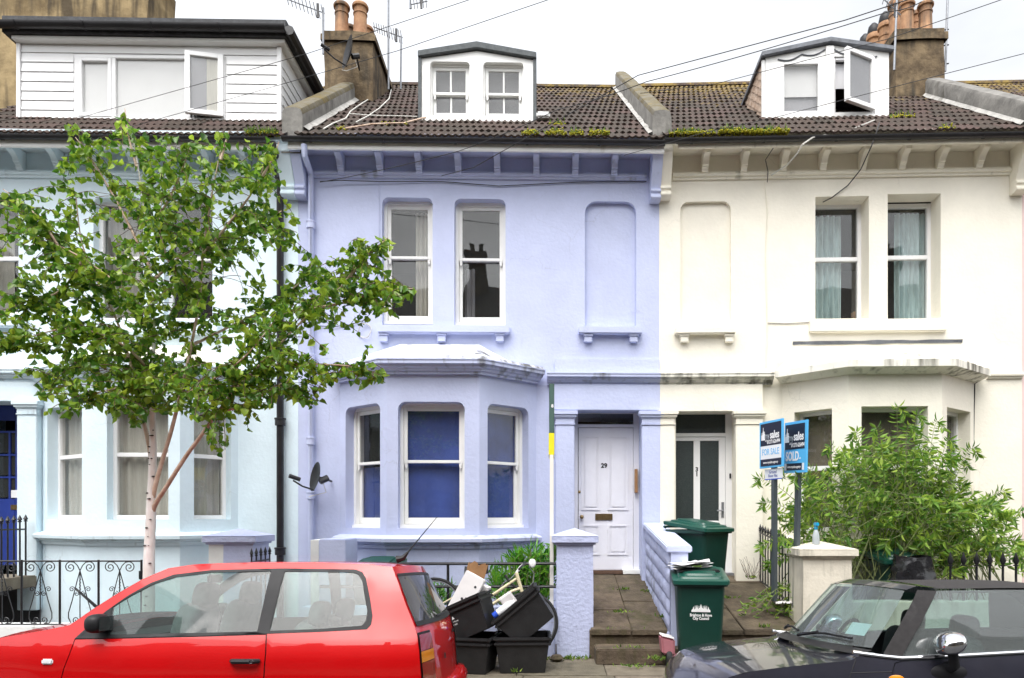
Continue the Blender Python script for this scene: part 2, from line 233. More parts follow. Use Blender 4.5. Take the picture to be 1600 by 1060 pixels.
# ------------------------------------------------------------------ mesh helpers
class MB:
    def __init__(s): s.v = []; s.f = []; s.m = []
    def add(s, vs, fs, mi=0):
        o = len(s.v); s.v += [tuple(v) for v in vs]; s.f += [tuple(i + o for i in f) for f in fs]; s.m += [mi] * len(fs); return s
    def box(s, x0, x1, y0, y1, z0, z1, mi=0, M=None):
        c = [(x, y, z) for x in (x0, x1) for y in (y0, y1) for z in (z0, z1)]
        if M: c = [M(*p) for p in c]
        return s.add(c, [(0, 1, 3, 2), (4, 6, 7, 5), (0, 4, 5, 1), (2, 3, 7, 6), (0, 2, 6, 4), (1, 5, 7, 3)], mi)
    def hexa(s, c, mi=0):                       # eight corners: bottom ring of 4, top ring of 4
        return s.add(c, [(3, 2, 1, 0), (4, 5, 6, 7), (0, 1, 5, 4), (1, 2, 6, 5), (2, 3, 7, 6), (3, 0, 4, 7)], mi)
    def prism(s, poly, fn, a, b, mi=0):         # poly of 2D points, fn(p, t) -> 3D, between t=a and t=b
        n = len(poly); vs = [fn(p, a) for p in poly] + [fn(p, b) for p in poly]
        tri = tessellate_polygon([[Vector((p[0], p[1], 0)) for p in poly]])
        fs = [tuple(t) for t in tri] + [tuple(i + n for i in t) for t in tri] + [(i, (i + 1) % n, n + (i + 1) % n, n + i) for i in range(n)]
        return s.add(vs, fs, mi)
    def tube(s, pts, r, n=6, mi=0, caps=True):
        pts = [Vector(p) for p in pts]; rs = r if isinstance(r, (list, tuple)) else [r] * len(pts); vs = []; fs = []; prev = None
        for i, p in enumerate(pts):
            d = (pts[min(i + 1, len(pts) - 1)] - pts[max(i - 1, 0)]).normalized()
            if prev is None:
                a = Vector((0, 0, 1)) if abs(d.z) < 0.9 else Vector((1, 0, 0)); u = d.cross(a).normalized()
            else:
                u = (prev - d * prev.dot(d)); u = u.normalized() if u.length > 1e-6 else d.orthogonal().normalized()
            prev = u; v_ = d.cross(u)
            for k in range(n):
                an = 2 * math.pi * k / n; vs.append(p + (u * math.cos(an) + v_ * math.sin(an)) * rs[i])
        for i in range(len(pts) - 1):
            for k in range(n): fs.append((i * n + k, i * n + (k + 1) % n, (i + 1) * n + (k + 1) % n, (i + 1) * n + k))
        if caps: fs += [tuple(range(n - 1, -1, -1)), tuple((len(pts) - 1) * n + k for k in range(n))]
        return s.add(vs, fs, mi)
    def lathe(s, prof, c=(0, 0, 0), n=16, mi=0, fn=None, caps=False):   # prof of (r, z); fn maps local (x,y,z)
        vs = []; fs = []
        for r, z in prof:
            for k in range(n):
                an = 2 * math.pi * k / n; p = (r * math.cos(an), r * math.sin(an), z)
                if fn: p = fn(*p)
                vs.append((p[0] + c[0], p[1] + c[1], p[2] + c[2]))
        for i in range(len(prof) - 1):
            for k in range(n): fs.append((i * n + k, i * n + (k + 1) % n, (i + 1) * n + (k + 1) % n, (i + 1) * n + k))
        if caps: fs += [tuple(range(n - 1, -1, -1)), tuple((len(prof) - 1) * n + k for k in range(n))]
        return s.add(vs, fs, mi)
    def grid(s, fn, nu, nv, mi=0):
        vs = [fn(i / nu, j / nv) for i in range(nu + 1) for j in range(nv + 1)]
        return s.add(vs, [(i * (nv + 1) + j, (i + 1) * (nv + 1) + j, (i + 1) * (nv + 1) + j + 1, i * (nv + 1) + j + 1) for i in range(nu) for j in range(nv)], mi)
    def sweep(s, path, prof, mi=0, mitre_ends=False):          # path of (u, y) left to right; prof of (out, z) closed
        n = len(prof); vs = []; fs = []; P = [Vector(p) for p in path]
        for i, p in enumerate(P):
            d0 = (P[i] - P[i - 1]).normalized() if i else None; d1 = (P[i + 1] - P[i]).normalized() if i < len(P) - 1 else None
            n0 = Vector((d0.y, -d0.x)) if d0 else None; n1 = Vector((d1.y, -d1.x)) if d1 else None
            if n0 is None: nn = n1
            elif n1 is None: nn = n0
            else:
                nn = (n0 + n1).normalized(); nn = nn / max(0.3, nn.dot(n0))
            for o, z in prof: vs.append((p.x + nn.x * o, p.y + nn.y * o, z))
        for i in range(len(P) - 1):
            for k in range(n): fs.append((i * n + k, i * n + (k + 1) % n, (i + 1) * n + (k + 1) % n, (i + 1) * n + k))
        tri = tessellate_polygon([[Vector((p[0], p[1], 0)) for p in prof]])
        fs += [tuple(t) for t in tri] + [tuple(i + (len(P) - 1) * n for i in t) for t in tri]
        return s.add(vs, fs, mi)
    def ring(s, M, s0, s1, z0, z1, d0, d1, wl, wr, wt, wb, mi=0):   # a rectangular frame made of four butted bars
        s.box(s0, s0 + wl, d0, d1, z0, z1, mi, M); s.box(s1 - wr, s1, d0, d1, z0, z1, mi, M)
        s.box(s0 + wl, s1 - wr, d0, d1, z1 - wt, z1, mi, M); s.box(s0 + wl, s1 - wr, d0, d1, z0, z0 + wb, mi, M); return s
    def mesh(s, name, smooth=True, bevel=0.0, angle=38, weld=False):
        me = bpy.data.meshes.new(name); me.from_pydata(s.v, [], s.f)
        if any(s.m): me.polygons.foreach_set('material_index', s.m)
        bm = bmesh.new(); bm.from_mesh(me)
        if weld: bmesh.ops.remove_doubles(bm, verts=bm.verts, dist=1e-4)
        bmesh.ops.recalc_face_normals(bm, faces=bm.faces)
        if bevel:
            es = [e for e in bm.edges if len(e.link_faces) == 2 and e.calc_face_angle(0) > R(30)]
            try: bmesh.ops.bevel(bm, geom=es, offset=bevel, segments=2, affect='EDGES', clamp_overlap=True)
            except Exception: pass
        if smooth:
            for fc in bm.faces: fc.smooth = True
            for e in bm.edges:
                if len(e.link_faces) == 2 and e.calc_face_angle(0) > R(angle): e.smooth = False
        bm.to_mesh(me); bm.free(); return me
    def build(s, name, mats, parent=None, smooth=True, bevel=0.0, angle=38, kind=None, weld=False):
        me = s.mesh(name, smooth, bevel, angle, weld)
        for k in (mats if isinstance(mats, (list, tuple)) else [mats]): me.materials.append(M_[k])
        return link(name, me, parent, kind)
def link(name, me, parent=None, kind=None):
    o = bpy.data.objects.new(name, me); COL.objects.link(o)
    if parent is not None: o.parent = parent
    if kind: o['kind'] = kind
    return o
def tag(o, label, cat, group=None, kind=None):
    o['label'] = label; o['category'] = cat
    if group: o['group'] = group
    if kind: o['kind'] = kind
    return o
def thing(name, label, cat, loc=(0, 0, 0), rz=0.0, group=None):
    o = bpy.data.objects.new(name, None); COL.objects.link(o); o.location = loc; o.rotation_euler = (0, 0, rz); o.empty_display_size = 0.1
    return tag(o, label, cat, group)
def struct(o): o['kind'] = 'structure'; return o
def text(name, body, size, loc, parent, m, rot=(R(90), 0, 0), sx=1.0, align='CENTER', bold=0.0, space=1.0):
    c = bpy.data.curves.new(name, 'FONT'); c.body = body; c.size = size; c.align_x = align; c.align_y = 'CENTER'; c.extrude = 0.0008; c.offset = bold; c.space_character = space; c.resolution_u = 3
    tmp = bpy.data.objects.new('tmp_text', c); COL.objects.link(tmp); dg = bpy.context.evaluated_depsgraph_get()
    me = bpy.data.meshes.new_from_object(tmp.evaluated_get(dg)); bpy.data.objects.remove(tmp); bpy.data.curves.remove(c)
    me.name = name; me.materials.clear(); me.materials.append(M_[m])
    o = link(name, me, parent); o.location = loc; o.rotation_euler = rot; o.scale = (sx, 1, 1); return o
class Frame:
    """A vertical reference plane standing in the street: origin on the ground, x along it, y inwards."""
    def __init__(s, ox, oy, th): s.ox, s.oy, s.th = ox, oy, th; s.c, s.s = math.cos(th), math.sin(th)
    def world(s, x, y): return (s.ox + s.c * x - s.s * y, s.oy + s.s * x + s.c * y)
    def loc(s, px, py, d=0.0):
        a = (px - CX) / F; Y = (d - s.s * s.ox + s.c * s.oy) / (s.c - s.s * a)
        dx, dy = a * Y - s.ox, Y - s.oy
        return (s.c * dx + s.s * dy, d, EYE - (py - CY) / F * Y)
    def u(s, px, d=0.0): return s.loc(px, 800, d)[0]
    def z(s, px, py, d=0.0): return s.loc(px, py, d)[2]
    def root(s, name, label, cat, group=None): return thing(name, label, cat, (s.ox, s.oy, 0), s.th, group)
def at(px, py, Y): return ((px - CX) * Y / F, Y, EYE - (py - CY) * Y / F)
ID = lambda s, d, z: (s, d, z)
def rrect(s0, s1, z0, z1, r=0.0, n=6):
    if not r: return [(s0, z0), (s1, z0), (s1, z1), (s0, z1)]
    p = [(s0, z0), (s1, z0)]
    p += [(s1 - r + r * math.cos(a), z1 - r + r * math.sin(a)) for a in [math.pi / 2 * k / n for k in range(n + 1)]]
    p += [(s0 + r - r * math.sin(a), z1 - r + r * math.cos(a)) for a in [math.pi / 2 * k / n for k in range(n + 1)]]
    return p
def sheet(mb, M, outer, holes, depths, d=0.0, mi=0):
    """a wall face with openings; each opening gets its reveal"""
    polys = [[Vector((p[0], p[1], 0)) for p in q] for q in [outer] + holes]
    flat = [p for q in [outer] + holes for p in q]
    mb.add([M(p[0], d, p[1]) for p in flat], [tuple(t) for t in tessellate_polygon(polys)], mi)
    for h, dp in zip(holes, depths):
        n = len(h)
        mb.add([M(p[0], d, p[1]) for p in h] + [M(p[0], d + dp, p[1]) for p in h], [(i, (i + 1) % n, n + (i + 1) % n, n + i) for i in range(n)], mi)
# ------------------------------------------------------------------ building kit
BRACKET = [(0, 0), (.30, 0), (.30, -.035), (.275, -.05), (.265, -.10), (.21, -.13), (.155, -.19), (.14, -.245), (.115, -.255), (.115, -.275), (.095, -.285), (.085, -.335), (.06, -.345), (.06, -.365), (0, -.365)]
BRACKET = [(o_, z_ * .75) for o_, z_ in BRACKET]
CONSOLE = [(0, 0), (.37, 0), (.37, -.06), (.34, -.08), (.34, -.17), (.32, -.19), (.29, -.26), (.22, -.37), (.16, -.48), (.14, -.53), (.17, -.545), (.17, -.575), (.145, -.59), (.145, -.615), (.165, -.63), (.165, -.66), (.12, -.68), (0, -.68)]
CORNICE = [(0, 0), (.06, 0), (.06, .03), (.09, .035), (.105, .06), (.14, .075), (.15, .10), (.19, .11), (.19, .15), (.20, .155), (.20, .17), (0, .19)]
SILLP = [(0, 0), (.03, 0), (.035, .04), (.07, .055), (.075, .075), (.12, .085), (.125, .125), (.11, .14), (0, .17)]
STRING = [(0, 0), (.03, .0), (.035, .03), (.06, .035), (.065, .06), (.045, .075), (.045, .095), (0, .105)]
def moved(prof, dz, k=1.0): return [(o * k, z * k + dz) for o, z in prof]
def prof_part(name, prof, x0, x1, z, m, root, bevel=0.0):
    mb = MB(); mb.prism(prof, lambda p, t: (t, -p[0], z + p[1]), x0, x1); return mb.build(name, m, root, bevel=bevel)
def box_part(name, m, root, *b, M=None, bevel=0.006):
    return MB().box(*b, M=M).build(name, m, root, bevel=bevel)
def sash_window(root, M, s0, s1, z0, z1, zm, d, bars=0, m='white_paint', jw=.05, horns=True, pane='pane', open_=0.0):
    """box frame, two sliding sashes (the lower one behind), a pane in each"""
    win = MB().ring(M, s0, s1, z0, z1, d, d + .14, jw, jw, jw, .055).build('window', m, root, bevel=.004)
    MB().box(s0 - .0, s1 + .0, d - .03, d + .0, z0, z0 + .045, M=M).build('window_sill', m, win, bevel=.006)
    a0, a1 = s0 + jw + .002, s1 - jw - .002; up = MB().ring(M, a0, a1, zm - .02, z1 - jw - .002, d + .025, d + .06, .045, .045, .05, .04)
    lo = MB().ring(M, a0, a1, z0 + .058, zm + .018, d + .065, d + .10, .045, .045, .036, .085)
    if bars:
        x = (a0 + a1) / 2; up.box(x - .012, x + .012, d + .03, d + .055, zm + .02, z1 - jw - .052, M=M); lo.box(x - .012, x + .012, d + .07, d + .095, z0 + .143, zm - .018, M=M)
    if horns:
        for x in (a0, a1 - .045): up.prism([(0, 0), (.045, 0), (.03, -.04), (.036, -.06), (.015, -.075), (0, -.05)] if x > a0 else [(.045, 0), (0, 0), (.015, -.04), (.009, -.06), (.03, -.075), (.045, -.05)], lambda p, t, x=x: M(x + p[0], t, zm - .0205 + p[1]), d + .025, d + .06)
    up.build('sash', m, win, bevel=.004); lo.build('sash', m, win, bevel=.004)
    MB().box(a0 + .03, a1 - .03, d + .040, d + .044, zm + .01, z1 - jw - .035, M=M).build('pane', pane, win, False)
    MB().box(a0 + .03, a1 - .03, d + .080, d + .084, z0 + .12, zm - .01, M=M).build('pane', pane, win, False)
    return win
def fixed_window(root, M, s0, s1, z0, z1, d, fw=.055, mull=(), trans=(), m='plastic_white', pane='pane', name='window'):
    mb = MB().ring(M, s0, s1, z0, z1, d, d + .07, fw, fw, fw, fw)
    for x in mull: mb.box(x - fw * .5, x + fw * .5, d + .003, d + .067, z0 + fw, z1 - fw, M=M)
    xs = [s0 + fw] + list(mull) + [s1 - fw]
    for z in trans:
        for a, b in zip(xs[:-1], xs[1:]):
            mb.box(a + (fw * .5 if a != xs[0] else 0), b - (fw * .5 if b != xs[-1] else 0), d + .005, d + .065, z - fw * .5, z + fw * .5, M=M)
    win = mb.build(name, m, root, bevel=.005)
    zs = [z0 + fw] + list(trans) + [z1 - fw]
    for a, b in zip(xs[:-1], xs[1:]):
        for e, f in zip(zs[:-1], zs[1:]):
            p = MB(); g = .03 if (len(xs) > 2 or len(zs) > 2) else .0
            a_, b_, e_, f_ = a + (fw * .5 if a != xs[0] else 0), b - (fw * .5 if b != xs[-1] else 0), e + (fw * .5 if e != zs[0] else 0), f - (fw * .5 if f != zs[-1] else 0)
            p.box(a_, b_, d + .035, d + .039, e_, f_, M=M); p.build('pane', pane, win, False)
    return win
def drape(name, label, cat, root, M, s0, s1, z0, z1, d, m, folds=5, amp=.025, group=None, slant=0.0):
    """hanging fabric with folds; stands behind a window of ROOT's house, top-level"""
    ph = random.random() * 6; n = max(12, folds * 8)
    def fn(u, v):
        s = s0 + (s1 - s0) * u + slant * (1 - v) * .3
        return M(s, d + amp * math.sin(u * folds * 2 * math.pi + ph + .4 * math.sin(3 * v)) * (1 - .35 * v) + amp * .4 * math.sin(u * folds * 5.3 + 2 * ph), z0 + (z1 - z0) * v)
    o = MB().grid(fn, n, 6).build(name, m); o.matrix_world = Matrix.Translation(root.location) @ Matrix.Rotation(root.rotation_euler.z, 4, 'Z')
    return tag(o, label, cat, group)
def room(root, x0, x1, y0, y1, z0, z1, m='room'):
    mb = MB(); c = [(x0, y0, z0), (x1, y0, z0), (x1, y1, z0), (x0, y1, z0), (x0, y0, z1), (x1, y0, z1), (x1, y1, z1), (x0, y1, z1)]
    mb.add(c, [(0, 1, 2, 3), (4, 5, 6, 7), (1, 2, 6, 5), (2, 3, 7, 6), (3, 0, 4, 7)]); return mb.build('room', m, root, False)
class Roof:
    def __init__(s, y0, z0, y1, z1): s.y0, s.z0, s.y1, s.z1 = y0, z0, y1, z1
    def z(s, y): return s.z0 + (s.z1 - s.z0) * (y - s.y0) / (s.y1 - s.y0)
    def hit(s, fr, px, py):
        a, b = s.y0, s.y1
        for _ in range(40):
            m = (a + b) / 2
            if fr.z(px, py, m) > s.z(m): a, b = a, m       # the ray is still above the roof: look nearer
            else: a, b = m, b
            if fr.z(px, py, s.y0) < s.z0: return s.y0
        return a
def hit_roof(roof, fr, px, py):
    """distance behind the facade at which pixel's ray meets the roof slope"""
    best = roof.y0
    for k in range(401):
        y = roof.y0 + (roof.y1 - roof.y0) * k / 400
        if fr.z(px, py, y) <= roof.z(y): return y
    return roof.y1
def tiles(root, roof, x0, x1, wave=.092, rows=16, seed=1):
    rnd = random.Random(seed); mb = MB(); L_ = math.hypot(roof.y1 - roof.y0, roof.z1 - roof.z0); ty, tz = (roof.y1 - roof.y0) / L_, (roof.z1 - roof.z0) / L_; ny, nz_ = -tz, ty
    g = L_ / rows; q = 6; tw = 3 * wave; nt = int(math.ceil((x1 - x0) / tw))
    for r in range(rows):
        off = (r % 2) * tw * .5
        for t in range(-1, nt + 1):
            a = x0 + t * tw + off; b = a + tw; lo, hi = max(a, x0), min(b, x1)
            if hi - lo < .02: continue
            jit = rnd.uniform(-.006, .006); dx = rnd.uniform(-.008, .008); n = max(2, int(round((hi - lo) / wave * q)))
            rowA, rowB, rowC = [], [], []
            for i in range(n + 1):
                x = lo + (hi - lo) * i / n; h = .019 * (0.5 + 0.5 * math.cos(2 * math.pi * (x - a) / wave)) ** 1.5
                s0, s1 = r * g - .015 + dx, (r + 1) * g + .01
                hl, hu = h + .027 + jit, h + .012
                P = lambda s_, h_: (x, roof.y0 + ty * s_ + ny * h_, roof.z0 + tz * s_ + nz_ * h_)
                rowA.append(P(s0, hl - .022)); rowB.append(P(s0, hl)); rowC.append(P(s1, hu))
            k = len(rowA)
            mb.add(rowA + rowB + rowC, [(i, i + 1, k + i + 1, k + i) for i in range(k - 1)] + [(k + i, k + i + 1, 2 * k + i + 1, 2 * k + i) for i in range(k - 1)])
    MB().add([(x0 + .005, roof.y0 + .03, roof.z0 - .0), (x1 - .005, roof.y0 + .03, roof.z0 - .0), (x1 - .005, roof.y1, roof.z1 - .02), (x0 + .005, roof.y1, roof.z1 - .02)], [(0, 1, 2, 3)]).build('roof_felt', 'bitumen', root, False)
    return mb.build('roof_tiles', 'roof_tile', root, angle=50, kind='stuff')
def ridge(root, roof, x0, x1, m='roof_tile'):
    mb = MB(); n = int((x1 - x0) / .45); 
    for i in range(n):
        a, b = x0 + (x1 - x0) * i / n, x0 + (x1 - x0) * (i + 1) / n; r = .12
        prof = [(math.cos(t) * r, math.sin(t) * r * .9) for t in [math.pi * k / 8 for k in range(9)]]
        o = MB().prism(prof, lambda p, t: (t, roof.y1 + p[0], roof.z1 - .03 + p[1]), a + .004, b - .004 + .012).build('ridge_tile', m, root)
def back_slope(root, roof, x0, x1, m='roof_tile'):
    d = roof.y1 - roof.y0
    MB().add([(x0, roof.y1, roof.z1 - .02), (x1, roof.y1, roof.z1 - .02), (x1, roof.y1 + d, roof.z0), (x0, roof.y1 + d, roof.z0)], [(0, 1, 2, 3)]).build('back_roof', m, root)
def parapet(root, roof, x0, x1, y0, y1, h, m='stone', top='mossy', name='party_parapet'):
    """upstand between two roofs: follows the slope, rounded top, blunt front end"""
    pr = lambda y: roof.z(y); n = 10; w_ = x1 - x0; mb = MB()
    prof = [(x0, -.25), (x0, h * .80), (x0 + w_ * .10, h * .96), (x0 + w_ * .4, h), (x0 + w_ * .72, h), (x1 - w_ * .10, h * .95), (x1, h * .74), (x1, -.25)]
    k = len(prof); vs = []; fs = []; mi = []
    for i in range(n + 1):
        y = y0 + (y1 - y0) * i / n
        for x, z in prof:
            j = noise.noise((x * 3, y * 2.2, z * 3)) * .016; vs.append((x + j, y + (j if i else .6 * z * .12 * 0), pr(y) + z + j))
    for i in range(n):
        for q in range(k - 1): fs.append((i * k + q, i * k + q + 1, (i + 1) * k + q + 1, (i + 1) * k + q)); mi.append(1 if 1 <= q <= 5 else 0)
    fs += [tuple(range(k - 1, -1, -1)), tuple(n * k + q for q in range(k))]; mi += [0, 0]
    mb.add(vs, fs); mb.m = mi; return mb.build(name, [m, top], root, bevel=.0)
def pot(root_part, x, y, z, h=.55, r=.125, m='terracotta', hood=False):
    pr = [(r * .98, 0), (r * 1.05, .03), (r * .96, .06), (r * .88, h * .70), (r * .98, h * .71), (r * .98, h * .75), (r * .86, h * .76), (r * .88, h * .88), (r * 1.12, h * .90), (r * 1.15, h * .95), (r * 1.02, h), (r * .8, h), (r * .78, h * .6)]
    mb = MB().lathe(pr, (x, y, z), 18); ms = [m, 'trim_black']
    if hood: mb.lathe([(r * .9, h), (r * 1.0, h + .05), (r * .8, h + .16), (r * .35, h + .22), (.001, h + .23)], (x, y, z), 14, 1)
    return mb.build('chimney_pot', ms, root_part, angle=30)
def rough_box(mb, x0, x1, y0, y1, z0, z1, amp=.012, n=6, mi=0):
    """a rendered block with slightly uneven faces"""
    def P(x, y, z):
        j = noise.noise_vector((x * 2.6, y * 2.6, z * 2.6)) * amp; return (x + j.x, y + j.y, z + j.z)
    L3 = lambda a, b, t: a + (b - a) * t
    for fn in (lambda u, v: P(L3(x0, x1, u), y0, L3(z0, z1, v)), lambda u, v: P(L3(x0, x1, u), y1, L3(z0, z1, v)), lambda u, v: P(x0, L3(y0, y1, u), L3(z0, z1, v)), lambda u, v: P(x1, L3(y0, y1, u), L3(z0, z1, v)), lambda u, v: P(L3(x0, x1, u), L3(y0, y1, v), z1)):
        mb.grid(fn, n, n, mi)
    return mb
def gutter(root, x0, x1, y, z, r=.050, m='gutter'):
    n = 10; prof = [(math.cos(math.pi + math.pi * k / n) * r, math.sin(math.pi + math.pi * k / n) * r) for k in range(n + 1)]
    prof += [(math.cos(2 * math.pi - math.pi * k / n) * r * .86, math.sin(2 * math.pi - math.pi * k / n) * r * .86 + .004) for k in range(n + 1)]
    g = MB().prism(prof, lambda p, t: (t, y + p[0], z + p[1]), x0, x1).build('gutter', m, root)
    k = int((x1 - x0) / .95)
    for i in range(k):
        x = x0 + .35 + i * .95
        pr2 = [(p[0] * 1.13, p[1] * 1.13) for p in prof[:n + 1]] + [(p[0], p[1]) for p in prof[n::-1]]
        MB().prism(pr2, lambda p, t: (t, y + p[0], z + p[1] - .001), x, x + .03).build('gutter_bracket', m, g)
    return g
def downpipe(root, pts, r, m, name='downpipe', collars=()):
    p = MB().tube(pts, r, 10).build(name, m, root, angle=50)
    for z in collars:
        x, y = min(((a, b) for a, b, c in pts), key=lambda q: 0) if False else (pts[-1][0], pts[-1][1])
        MB().lathe([(r * 1.02, -.05), (r * 1.45, -.045), (r * 1.45, .03), (r * 1.6, .035), (r * 1.6, .055), (r * 1.02, .06)], (x, y, z), 12).build('collar', m, p)
    return p
def seg_frame(fr, p, q):
    """frame of a canted wall from plan point p to q of house frame fr, with the map to house-local coordinates"""
    t = (Vector(q) - Vector(p)); L_ = t.length; t = t / L_; n_ = Vector((-t.y, t.x)); wo = fr.world(*p)
    return Frame(wo[0], wo[1], fr.th + math.atan2(t.y, t.x)), (lambda s, d, z: (p[0] + t.x * s + n_.x * d, p[1] + t.y * s + n_.y * d, z)), L_
def pilaster(root, name, x0, x1, y, proj, z0, zc0, zc1, m, capm, ov=.045, cap_x=None):
    """square half-column with a moulded capital"""
    o = MB().box(x0, x1, y - proj, y - .001, z0, zc0 - .001).build(name, m, root, bevel=.008)
    h = zc1 - zc0; c0, c1 = cap_x or (x0, x1); mb = MB()
    for a, b, e in ((0, .10, .2), (.10, .45, .0), (.45, .55, .25), (.55, .72, .6), (.72, 1.0, 1.0)):
        k = ov * e; mb.box(c0 - (k if not cap_x or cap_x[0] == x0 else 0) * 1, c1 + k, y - proj - k - .004, y - .002, zc0 + h * a, zc0 + h * b)
    mb.build('capital', capm, o, bevel=.004); return o
def bay(fr, root, corners, proj, zc, zs, zbase, m, trim, stain, ztop_roof, back_y=.0, roofm=None):
    """three-sided bay: walls with openings are added by the caller per side; here cornice, roof and sill"""
    path = corners
    MB().sweep(path, moved(CORNICE, zc)).build('bay_cornice', trim, root, angle=25)
    MB().sweep(path, moved(SILLP, zs - .17)).build('bay_sill', trim, root, angle=25)
B_TH, C_TH = R(1.2), R(-1.9)
OX, OY = (1030 - CX) * 9.5 / F, 9.5
FB = Frame(OX, OY, B_TH); FC = Frame(OX, OY, C_TH)
uA = FB.u(466); FA = Frame(*FB.world(uA, 0), B_TH)

# ------------------------------------------------------------------ ground, road, pavement
def flat(name, m, x0, x1, y0, y1, z, kind='structure'):
    o = MB().add([(x0, y0, z), (x1, y0, z), (x1, y1, z), (x0, y1, z)], [(0, 1, 2, 3)]).build(name, m, None, False); o['kind'] = kind; return o
flat('ground', 'soil', -400, 400, -400, 400, -.30)
flat('road', 'asphalt', -60, 60, .55, 5.98, -.13)
pav = struct(MB().box(-60, 60, 6.12, 7.9, -.29, -.012).build('pavement', 'soil', None, False))
kb = struct(MB().box(-60, 60, 5.985, 6.115, -.29, -.02).build('kerb', 'stone', None, bevel=.01))
rs = random.Random(3)
for j, (ya, yb) in enumerate(((6.12, 6.74), (6.74, 7.34), (7.34, 7.9))):
    x = -5.4 + .23 * j
    while x < 4.6:
        wd = rs.choice((.6, .6, .75, .9)); dz = rs.uniform(-.005, .004)
        MB().box(x + .005, x + wd - .005, ya + .005, yb - .005, -.011, dz).build('paving_slab', 'paving', pav, bevel=.004); x += wd
flat('opposite_pavement', 'paving', -60, 60, -6.0, .4, -.02)

# ------------------------------------------------------------------ lilac house
HB = FB.root('terraced_house', 'lilac rendered terraced house with grey gabled dormer, white sash windows and a white panelled door', 'house', 'terraced houses')
m, mt = 'lilac', 'lilac_trim'
U, Z = FB.u, FB.z
xl, xr = uA + .001, -.001
zt = Z(750, 247); zb = -.25
roofB = Roof(-.40, Z(750, 215, -.40), 4.35, Z(880, 139, 4.35))
bc = [(U(531), 0.0), (U(604, -.62), -.62), (U(749, -.62), -.62), (U(838), 0.0)]
holes = [rrect(U(597), U(676), Z(640, 508), Z(640, 309), .09), rrect(U(710), U(790), Z(750, 510), Z(750, 311), .09),
         rrect(U(914), U(994), Z(950, 511), Z(950, 315), .16), rrect(U(897), U(1003), .3, Z(940, 641)), rrect(bc[0][0] + .12, bc[3][0] - .12, .45, Z(700, 600))]
wall = MB(); sheet(wall, ID, [(xl, zb), (xr, zb), (xr, zt), (xl, zt)], holes, [.13, .13, .075, .30, .2])
h = holes[2]; wall.add([(p[0], .075, p[1]) for p in h], [tuple(range(len(h)))])
wall.add([(xl, .0, zb), (xl, 8.9, zb), (xl, 8.9, zt), (xl, 0, zt), (xr, 0, zb), (xr, 8.9, zb), (xr, 8.9, zt), (xr, 0, zt)], [(0, 1, 2, 3), (4, 5, 6, 7), (1, 5, 6, 2)])
wall.build('wall', m, HB)
zs_ = Z(750, 229, -.36)
MB().box(xl + .002, xr - .002, -.36, .0, zt - .0, zt + .05).box(xl + .3, xr - .17, -.365, -.335, zt - .03, zt + .12).build('eaves_soffit', m, HB)
MB().box(xl, xr, -.405, -.367, Z(750, 236, -.4), Z(750, 222, -.4)).build('fascia_board', 'white_paint', HB, bevel=.004)
gutter(HB, xl - .05, xr - .0, -.455, Z(750, 219, -.45))
prof_part('string_course', moved(STRING, Z(750, 281)), xl + .02, xr - .18, 0, mt, HB)
zbk = zt - .005
for px in (532, 593.5, 654.5, 716, 777, 838, 899, 960):
    x = U(px, -.1); prof_part('corbel', BRACKET, x - .042, x + .042, zbk, mt, HB, .004)
xk = U(1016, -.1); prof_part('party_corbel', CONSOLE, xk, xr - .001, zt + .06, mt, HB, .004)
xk2 = U(478, -.1); prof_part('party_corbel', CONSOLE, xl + .002, xk2, zt + .06, mt, HB, .004)
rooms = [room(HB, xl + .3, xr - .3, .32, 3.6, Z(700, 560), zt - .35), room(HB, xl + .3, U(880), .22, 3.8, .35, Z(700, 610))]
for (a, b, pt, pb, pm) in ((597, 676, 309, 504, 405), (710, 790, 311, 506, 408)):
    sash_window(HB, ID, U(a) - .015, U(b) + .015, Z((a + b) / 2, pb), Z((a + b) / 2, pt) + .015, Z((a + b) / 2, pm, .2), .125, jw=.06)
drape('curtain', 'white curtain drawn to the right side of the lilac house upper window nearest the birch', 'curtain', HB, ID, U(649, .3), U(676, .3), Z(640, 495), Z(640, 318), .33, 'curtain_white', 4)
drape('curtain', 'narrow pale curtain hanging in the lilac house upper window left of the blind recess', 'curtain', HB, ID, U(726, .5), U(742, .5), Z(640, 495), Z(640, 400), .5, 'blind_grey', 2)
for (a, b, t_, bt) in ((590, 797, 508, 520), (904, 1003, 510, 521)):
    c_ = (a + b) / 2; sl = MB().box(U(a, -.08), U(b, -.08), -.11, .12 if a < 800 else .0745, Z(c_, bt, -.1), Z(c_, t_, -.1)).build('window_sill', m, HB, bevel=.01)
    for q in ((599.5, 690, 781) if a < 800 else (919, 990)):
        x = U(q, -.05); zz = Z(q, bt, -.1) - .002; MB().box(x - .068, x + .068, -.085, -.001, zz - .03, zz).box(x - .055, x + .055, -.07, -.001, zz - .11, zz - .031).build('sill_bracket', m, sl, bevel=.006)
